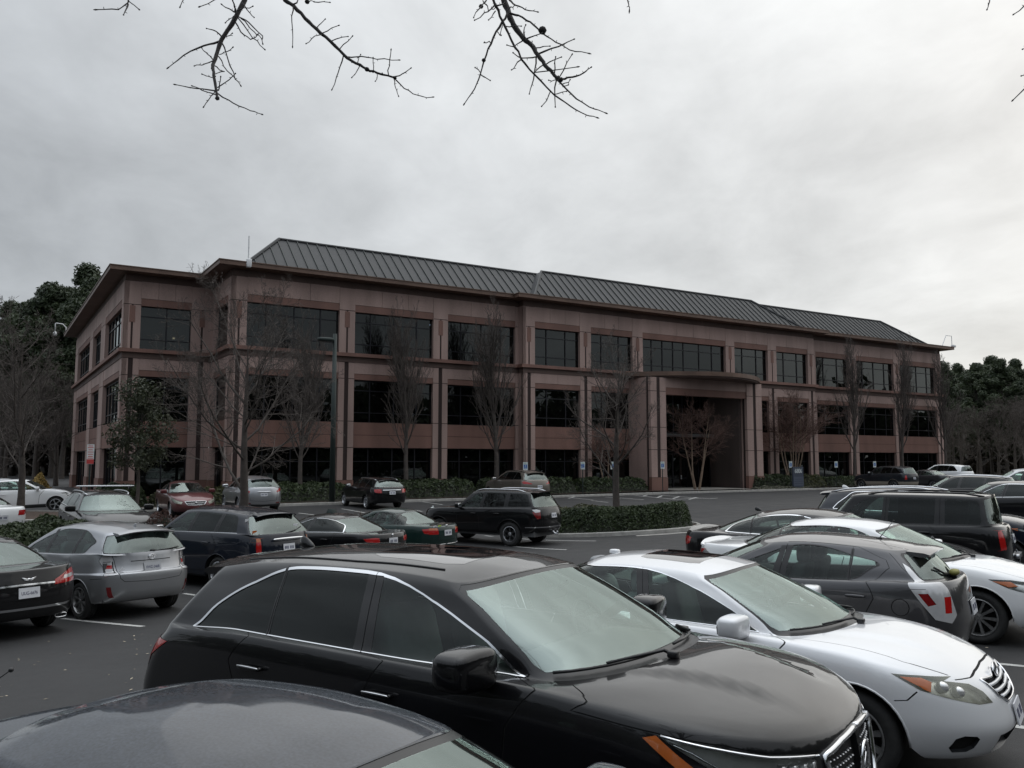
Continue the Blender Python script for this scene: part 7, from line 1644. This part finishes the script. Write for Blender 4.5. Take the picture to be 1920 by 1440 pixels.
# small evergreen
rng = np.random.default_rng(91); q = at_u(262, -3.0); r = empty('evergreen_tree', (*q, G(*q))); tag(r, 'small round broadleaf evergreen tree against the left wing corner', 'tree'); tk = Tubes(); tk.add(np.array([[0, 0, -.2], [.05, 0, 1.0], [0, .05, 2.2], [.1, 0, 4.6]]), [.11, .09, .07, .03], 8); qd = []
for _ in range(52):
    z = 2.2+3.9*rng.random(); rr = 1.6*math.sqrt(max(.02, 1-((z-3.4)/2.8)**2))*math.sqrt(rng.random()); az = rng.random()*6.28; c = np.array([rr*math.cos(az), rr*math.sin(az), z]); tk.add(np.array([[0, 0, z-.5*rr], c*.6+[0, 0, z*.38], c]), [.03, .02, .008], 4); s = rng.uniform(.35, .65); g = unit_rows(rng.normal(0, 1, (130, 3)))*rng.random((130, 1))**.45*s; qd.append(leaf_quads(rng, c+g, unit_rows(g), .085, .7, .45))
fromdata('trunk', tk.mesh('trunk', M_BARK), r); fromdata('crown', tri_mesh('crown', np.concatenate(qd), 4, M_EVERG), r)
hedge('yellow_shrub', 'straw-yellow shrub by the left edge tree trunk', [(-27.2, 47.6), (-26.2, 47.2), (-25.6, 48.4), (-26.6, 49)], 2.0, 95, M_YELSH, n=1500, size=.08, rough=.2, cat='shrub')
# woods to the left and right of the building, and bare trees in front of them
def side_u(u, D): return ((u-960)/1608*D, D)
for i, (u, D, k, sc) in enumerate([(160, 112, 'a', 1.62), (100, 110, 'b', 1.62), (45, 112, 'a', 1.30), (10, 116, 'c', 1.10), (190, 122, 'b', 1.66), (70, 124, 'c', 1.42), (128, 128, 'a', 1.62), (25, 128, 'b', 1.55), (178, 108, 'c', 1.30), (120, 106, 'b', 1.40), (18, 160, 'a', 1.85), (50, 165, 'b', 1.9)]):
    pine('%s' % k, *side_u(u, D), sc, i*1.3, 'tall dark pine in the wood left of the building', 'pines in the wood left of the building')
for i, (u, D, k, sc) in enumerate([(1778, 112, 'b', .98), (1800, 125, 'c', .84), (1830, 118, 'a', .90), (1856, 122, 'b', 1.03), (1885, 116, 'a', .92), (1912, 126, 'c', .88), (1945, 118, 'b', 1.0), (1870, 135, 'a', 1.08), (1980, 120, 'a', .95), (1815, 140, 'a', .98)]):
    pine('%s' % k, *side_u(u, D), sc, i*1.7, 'dark pine in the wood right of the building', 'pines in the wood right of the building')
wl = tree('bare_tree', 'bare grey tree at the edge of the wood left of the building', 'tree', *side_u(70, 66), 101, 11.5, .16, 'spreading', levels=4, nb=(16, 9, 7, 5), clear=.15, spread=45, up=.35, lens=(.5, .45, .45, .5), twig=.018, group='bare trees at the edge of the left wood')
for i, (u, D, sc) in enumerate([(15, 70, 1), (110, 74, 1.05), (45, 78, 1.1), (-10, 58, .8), (140, 80, 1.0)]): copytree(wl, *side_u(u, D), sc, i*1.1+.4, 'bare grey tree at the edge of the wood left of the building', 'bare trees at the edge of the left wood')
for i, (u, D, sc) in enumerate([(1800, 104, .95), (1835, 100, .9), (1868, 106, 1.05), (1900, 98, 1.0), (1935, 104, 1.1), (1785, 96, .85), (1920, 90, .9)]): copytree(wl, *side_u(u, D), sc, i*1.7+.2, 'bare grey tree at the edge of the wood right of the building', 'bare trees at the edge of the right wood')
# undergrowth closing the view at the wood's foot, and the wood across the road behind the viewer
def wood(name, label, pts, seed, h, m, size, n):
    rng = np.random.default_rng(seed); P = np.array(pts, float); seg = np.linalg.norm(np.diff(P, axis=0), axis=1); cum = np.concatenate([[0], np.cumsum(seg)]); t = rng.random(n)*cum[-1]; x = np.interp(t, cum, P[:, 0]); y = np.interp(t, cum, P[:, 1])
    ph = rng.uniform(0, 6, 3); top = h*(.74+.16*np.sin(t*.37+ph[0])+.12*np.sin(t*.9+ph[1])+.08*np.sin(t*2.3+ph[2])); z = top*rng.random(n)**.75; c = np.column_stack([x, y, z])+rng.normal(0, 1.6, (n, 3))*[1, 1, .3]; c[:, 2] = np.maximum(c[:, 2], .1)
    o = fromdata(name, tri_mesh(name, leaf_quads(rng, c, unit_rows(rng.normal(0, 1, (n, 3))), size, .5, .5), 4, m)); return tag(o, label, 'wood', None, 'stuff')
M_UNDER2 = leafmat('bare_undergrowth', (.030, .024, .019), (.062, .050, .040), .5)
wood('undergrowth', 'brown undergrowth along the foot of the left wood', [side_u(-20, 132), side_u(90, 130), side_u(210, 130)], 7, 12, M_UNDER2, .5, 9000)
wood('undergrowth', 'brown undergrowth along the foot of the right wood', [side_u(1745, 130), side_u(1900, 140), side_u(2150, 150)], 8, 9, M_UNDER2, .6, 8000)
wood('wood_behind', 'dark wood across the road behind the viewer', [(-70, 10), (-62, -16), (-40, -28), (-12, -30), (16, -27), (44, -22), (70, -4), (85, 24)], 9, 17, M_PINE, 1.0, 34000)

# wind-blown leaves on the asphalt
rng = np.random.default_rng(77); C = np.array([[*gpt(rng.uniform(-60, 330), rng.uniform(1185, 1345))[:2]] for _ in range(46)]+[[*gpt(rng.uniform(600, 1900), rng.uniform(1010, 1300))[:2]] for _ in range(70)]); C3 = np.column_stack([C, Gv(C[:, 0], C[:, 1])+.008])
tag(fromdata('fallen_leaves', tri_mesh('fallen_leaves', leaf_quads(rng, C3, np.tile([0., 0, 1], (len(C3), 1)), .022, .12, .5), 4, pbr('dry_leaf', (.42, .36, .27), .8, var=.4, vscale=30))), 'small pale dry leaves scattered over the asphalt', 'leaf litter', None, 'stuff')

wood('wood_beside', 'dark wood along the far right side of the lot', [(92, 110), (100, 82), (98, 52), (90, 22)], 19, 15, M_PINE, 1.0, 11000)
bd = [gpt(-60, 984), gpt(60, 981), gpt(124, 979), gpt(150, 968), gpt(120, 961.5), gpt(-60, 962)]; bd = smooth_closed([(p.x, p.y) for p in bd], 1); kerb('kerb', bd); sheet('planting_bed', [tuple(Vector(p)*.985+Vector(bd[0])*.015) for p in bd], M_MULCH, .09)

# ------------------------------------------------------------------ the tree overhead: limbs reaching over the camera from a trunk behind it
def px(u, v, d):
    p = rad(5.2); x = (u-960)/1608.; y = -(v-720)/1608.; q = Vector((x, math.cos(p)-y*math.sin(p), math.sin(p)+y*math.cos(p))); q = q*(d/q.y); return np.array([q.x, q.y, q.z+EYE])
z6 = lambda x, y: (160+x/2.743, y/2.743)
z7 = lambda x, y: (800+x/3.84, y/3.84)
TW = Tubes(); rngO = np.random.default_rng(4)
def crook(P, k=3):
    P = np.array(P); out = [P[0]]
    for a, b in zip(P[:-1], P[1:]):
        for t in range(1, k+1): out.append(a+(b-a)*t/k+(rngO.normal(0, .006*np.linalg.norm(b-a)**.5, 3) if t < k else 0))
    return np.array(out)
def bough(pts, d0, d1, r0, r1, conv, buds=True):
    n = len(pts); P = crook([px(*conv(*p), lerp(d0, d1, i/max(1, n-1))) for i, p in enumerate(pts)]); big = r0 > .012; R = np.linspace(r0*(.55 if big else .62), r1*.66, len(P))*(1+.08*np.sin(np.arange(len(P))*2.1)); r1 = r1*.6; TW.add(P, R, 6)
    if buds:
        e = P[-1]; d = unit(P[-1]-P[-2]); TW.add(np.array([e-d*.004, e+d*.008, e+d*.016]), [r1*1.1, r1*2.1, r1*.5], 5)
        for i in range(2, len(P)-1, 2):
            s = unit(np.cross(unit(P[i+1]-P[i]), rngO.normal(0, 1, 3))); TW.add(np.array([P[i], P[i]+s*.009]), [r1*1.0, r1*.6], 4)
    return P
A = [(835, -60), (820, 0), (778, 80), (700, 205), (672, 290), (655, 335), (660, 390), (678, 500)]; bough(A, 3.6, 3.3, .021, .008, z6)
for pts, r in [([(690, 213), (610, 235), (505, 285), (430, 345)], .008), ([(670, 467), (570, 455), (468, 436)], .005), ([(672, 488), (600, 465), (553, 443)], .004), ([(680, 480), (760, 530), (850, 570), (905, 587)], .005), ([(665, 470), (640, 505), (610, 547)], .004),
               ([(772, 115), (800, 165), (850, 203), (885, 180)], .005), ([(785, 85), (840, 115), (912, 185), (912, 222)], .005), ([(785, 92), (860, 195), (920, 252)], .004), ([(800, 95), (870, 165), (905, 197)], .004), ([(700, 215), (735, 310), (770, 405), (797, 437)], .005), ([(685, 290), (730, 365), (770, 405)], .004), ([(655, 313), (600, 335), (563, 338)], .004), ([(658, 310), (630, 280), (600, 248)], .004), ([(700, 190), (670, 160), (626, 147)], .005), ([(660, 335), (715, 368), (665, 382)], .004), ([(680, 450), (740, 410), (770, 380)], .004), ([(775, 65), (740, 45), (704, 25)], .005), ([(780, 55), (815, 40), (858, 34)], .004), ([(808, 15), (840, 60), (866, 88)], .004), ([(770, 60), (765, 20), (757, -30)], .007), ([(660, 400), (630, 392), (602, 382)], .003), ([(705, 195), (735, 185), (755, 172)], .003), ([(690, 280), (730, 265), (757, 245)], .003), ([(685, 465), (690, 430), (696, 398)], .004), ([(770, 80), (745, 95), (722, 115)], .003)]: bough(pts, 3.5, 3.35, r, .0026, z6)
Bm = [(990, -45), (1025, 0), (1070, 28), (1130, 95), (1190, 150), (1260, 212), (1330, 282), (1390, 325), (1448, 355), (1500, 375), (1585, 398)]; bough(Bm, 3.9, 3.7, .018, .007, z6)
for pts, r in [([(1585, 398), (1640, 455), (1710, 490), (1782, 500)], .005), ([(1585, 398), (1595, 450), (1610, 492)], .004), ([(1585, 398), (1630, 380), (1672, 352)], .005), ([(1560, 388), (1565, 310), (1572, 260)], .004), ([(1345, 292), (1420, 290), (1500, 305), (1608, 309)], .005), ([(1482, 365), (1480, 300)], .003), ([(1328, 285), (1300, 375), (1270, 457)], .005), ([(1410, 342), (1372, 397)], .004), ([(1400, 325), (1415, 282)], .003), ([(1068, 30), (1062, 110), (1066, 236)], .005), ([(1215, 178), (1180, 185), (1138, 223)], .004), ([(1190, 143), (1232, 100)], .004), ([(1220, 170), (1300, 132)], .004), ([(1268, 210), (1348, 188)], .004), ([(1310, 250), (1372, 188)], .004), ([(1070, 22), (1110, -10)], .006), ([(1175, 10), (1255, 12)], .004), ([(1500, 378), (1492, 417)], .003), ([(1140, -5), (1175, 8)], .004)]: bough(pts, 3.8, 3.65, r, .0026, z6)
Cm = [(535, -60), (558, 10), (590, 95), (625, 180), (700, 280), (765, 335), (800, 395), (850, 470), (910, 530), (960, 570)]; bough(Cm, 3.3, 3.0, .024, .008, z7)
for pts, r in [([(960, 570), (1050, 555), (1130, 525), (1180, 487)], .007), ([(850, 460), (930, 565), (1040, 675), (1170, 770), (1285, 812)], .007), ([(470, -40), (495, 40), (545, 150), (610, 290), (680, 425), (770, 530), (920, 685), (1040, 768), (1150, 828), (1222, 845)], .009), ([(585, 100), (545, 155), (480, 270), (430, 395), (385, 540), (345, 640), (275, 742)], .008), ([(600, 95), (690, 125), (770, 180), (830, 238), (930, 305), (1030, 360), (1160, 383)], .007), ([(705, 285), (830, 240)], .005), ([(700, 288), (630, 335), (580, 325)], .004), ([(805, 388), (950, 335), (1055, 285)], .006), ([(800, 405), (690, 418), (625, 382)], .005), ([(780, 345), (885, 332)], .004), ([(705, 275), (698, 240), (712, 182)], .004), ([(565, 188), (678, 188)], .004), ([(850, 470), (967, 412)], .004), ([(835, 470), (775, 522), (1077, 483)], .004), ([(950, 565), (1045, 395)], .004), ([(920, 530), (928, 412)], .004), ([(935, 575), (926, 765)], .005), ([(890, 660), (830, 763)], .004), ([(788, 410), (770, 570), (740, 672)], .005), ([(680, 430), (612, 502)], .004), ([(500, 30), (440, 85), (350, 143)], .005), ([(495, 45), (545, 30), (560, 20)], .006), ([(495, 80), (447, 142)], .004), ([(430, 0), (395, 45), (340, 122)], .005), ([(405, 5), (445, 80), (500, 45)], .004), ([(595, 0), (640, 38), (710, 70), (795, 85)], .006), ([(590, 65), (632, 38)], .004), ([(385, 535), (455, 578)], .004), ([(385, 520), (350, 487)], .003), ([(915, 680), (1005, 658)], .003), ([(975, 608), (1032, 575)], .003), ([(980, 625), (1018, 612)], .003), ([(555, 155), (530, 245)], .003), ([(930, 575), (880, 578)], .003), ([(460, 310), (415, 307)], .003), ([(510, 230), (535, 255)], .003), ([(760, 295), (765, 330)], .003)]: bough(pts, 3.2, 2.95, r, .0024, z7)
for pts in ([(1445, -10), (1455, 30), (1460, 68)], ): bough(pts, 3.2, 3.2, .004, .0026, z7)
o1 = lambda x, y: (x, y)
for pts, r in [([(250, -30), (240, 5), (222, 18), (183, 18)], .005), ([(240, 8), (232, 27)], .006), ([(235, -5), (260, 17)], .003), ([(356, -15), (338, 12)], .003), ([(415, -5), (376, 12)], .003), ([(1858, -20), (1855, 5), (1851, 17)], .004), ([(1960, -20), (1930, 5), (1902, 26)], .006), ([(1945, 85), (1925, 89), (1918, 92)], .005), ([(1950, 130), (1930, 140), (1916, 142)], .005), ([(1965, 118), (1930, 155), (1900, 187)], .006)]: bough(pts, 3.1, 3.0, r, .0026, o1)
for u, v, d, r in ((1017, 57, 3.05, .016), (688, 130, 3.72, .011), (576, 3, 3.85, .012), (907, 113, 3.05, .008), (902, 12, 3.1, .009)):
    c = px(u, v, d); TW.add(np.array([c-[r, 0, 0], c-[r*.6, 0, 0], c, c+[r*.6, 0, 0], c+[r, 0, 0]]), [.001, r*.8, r, r*.8, .001], 8)
LB = Tubes(); LB.add(np.array([[-1.6, -3.6, -.2], [-1.5, -3.5, 1.5], [-1.45, -3.3, 3.0], [-1.3, -2.9, 4.6], [-1.1, -2.2, 6.2]]), [.26, .22, .19, .15, .11], 10)
def limb(*P, r=(.09, .05, .028)): LB.add(crook(np.array(P, float), 3), np.interp(np.linspace(0, 2, (len(P)-1)*3+1), [0, 1, 2], r), 7)
limb([-1.45, -3.2, 3.1], [-1.6, -.8, 4.6], [-1.2, 1.9, 4.9], px(*z6(835, -60), 3.6)); limb([-1.35, -3.0, 4.0], [-.9, -.5, 5.3], [-.6, 2.2, 5.2], px(*z6(990, -45), 3.9)); limb([-1.3, -2.9, 4.4], [-.3, -.8, 5.5], [-.1, 1.6, 4.8], px(*z7(535, -60), 3.3)); limb([-.1, 1.6, 4.8], px(*z7(470, -40), 3.2), r=(.03, .02, .01))
limb([-1.3, -2.9, 4.6], [.6, -1.2, 5.6], [1.7, 1.2, 4.9], px(1960, -20, 3.1), r=(.09, .045, .01)); limb([1.7, 1.2, 4.9], px(1965, 118, 3.1), r=(.02, .012, .007)); limb([1.7, 1.2, 4.9], px(1858, -20, 3.1), r=(.02, .01, .005)); limb([-.1, 1.6, 4.8], px(*z7(1445, -10), 3.2), r=(.02, .01, .005)); limb([1.7, 1.2, 4.9], px(1945, 85, 3.1), r=(.02, .012, .006))
limb([-1.6, -.8, 4.6], [-2.0, 1.2, 4.9], px(250, -30, 3.1), r=(.04, .02, .006)); limb([-1.1, -2.2, 6.2], [.2, -3.2, 7.6], [1.2, -4.5, 8.4], r=(.1, .05, .02)); limb([-1.2, -2.5, 5.6], [-3.2, -3.2, 6.8], [-5.0, -3.6, 7.4], r=(.1, .05, .02))
for _ in range(14):
    b = np.array([[-1.2, 1.9, 4.9], [-.6, 2.2, 5.2], [-.1, 1.6, 4.8], [1.7, 1.2, 4.9], [-1.6, -.8, 4.6], [.6, -1.2, 5.6], [-3.2, -3.2, 6.8], [.2, -3.2, 7.6]][_ % 8]); d = unit(rngO.normal(0, 1, 3)+[0, .1, .9]); L_ = rngO.uniform(.6, 1.5); P = crook([b, b+d*L_*.5+rngO.normal(0, .06, 3), b+d*L_]); TW.add(P, np.linspace(.011, .003, len(P)), 5)
    for q in range(5): e = P[2+q % (len(P)-2)]; dd = unit(d+rngO.normal(0, .8, 3)); TW.add(np.array([e, e+dd*.2+rngO.normal(0, .02, 3), e+dd*.4]), [.005, .004, .002], 4)
r = empty('bare_tree', (-1.6, -3.6, 0)); tag(r, 'dark bare branches hanging into the top of the view from a tree beside the camera', 'tree')
for nm, tb, m in (('trunk', LB, pbr('dark_bark', (.03, .026, .024), .9, bump=.6, bscale=40)), ('crown', TW, pbr('dark_twigs', (.028, .025, .024), .85))):
    o = fromdata(nm, tb.mesh(nm, m), r); o.location = (1.6, 3.6, 0)
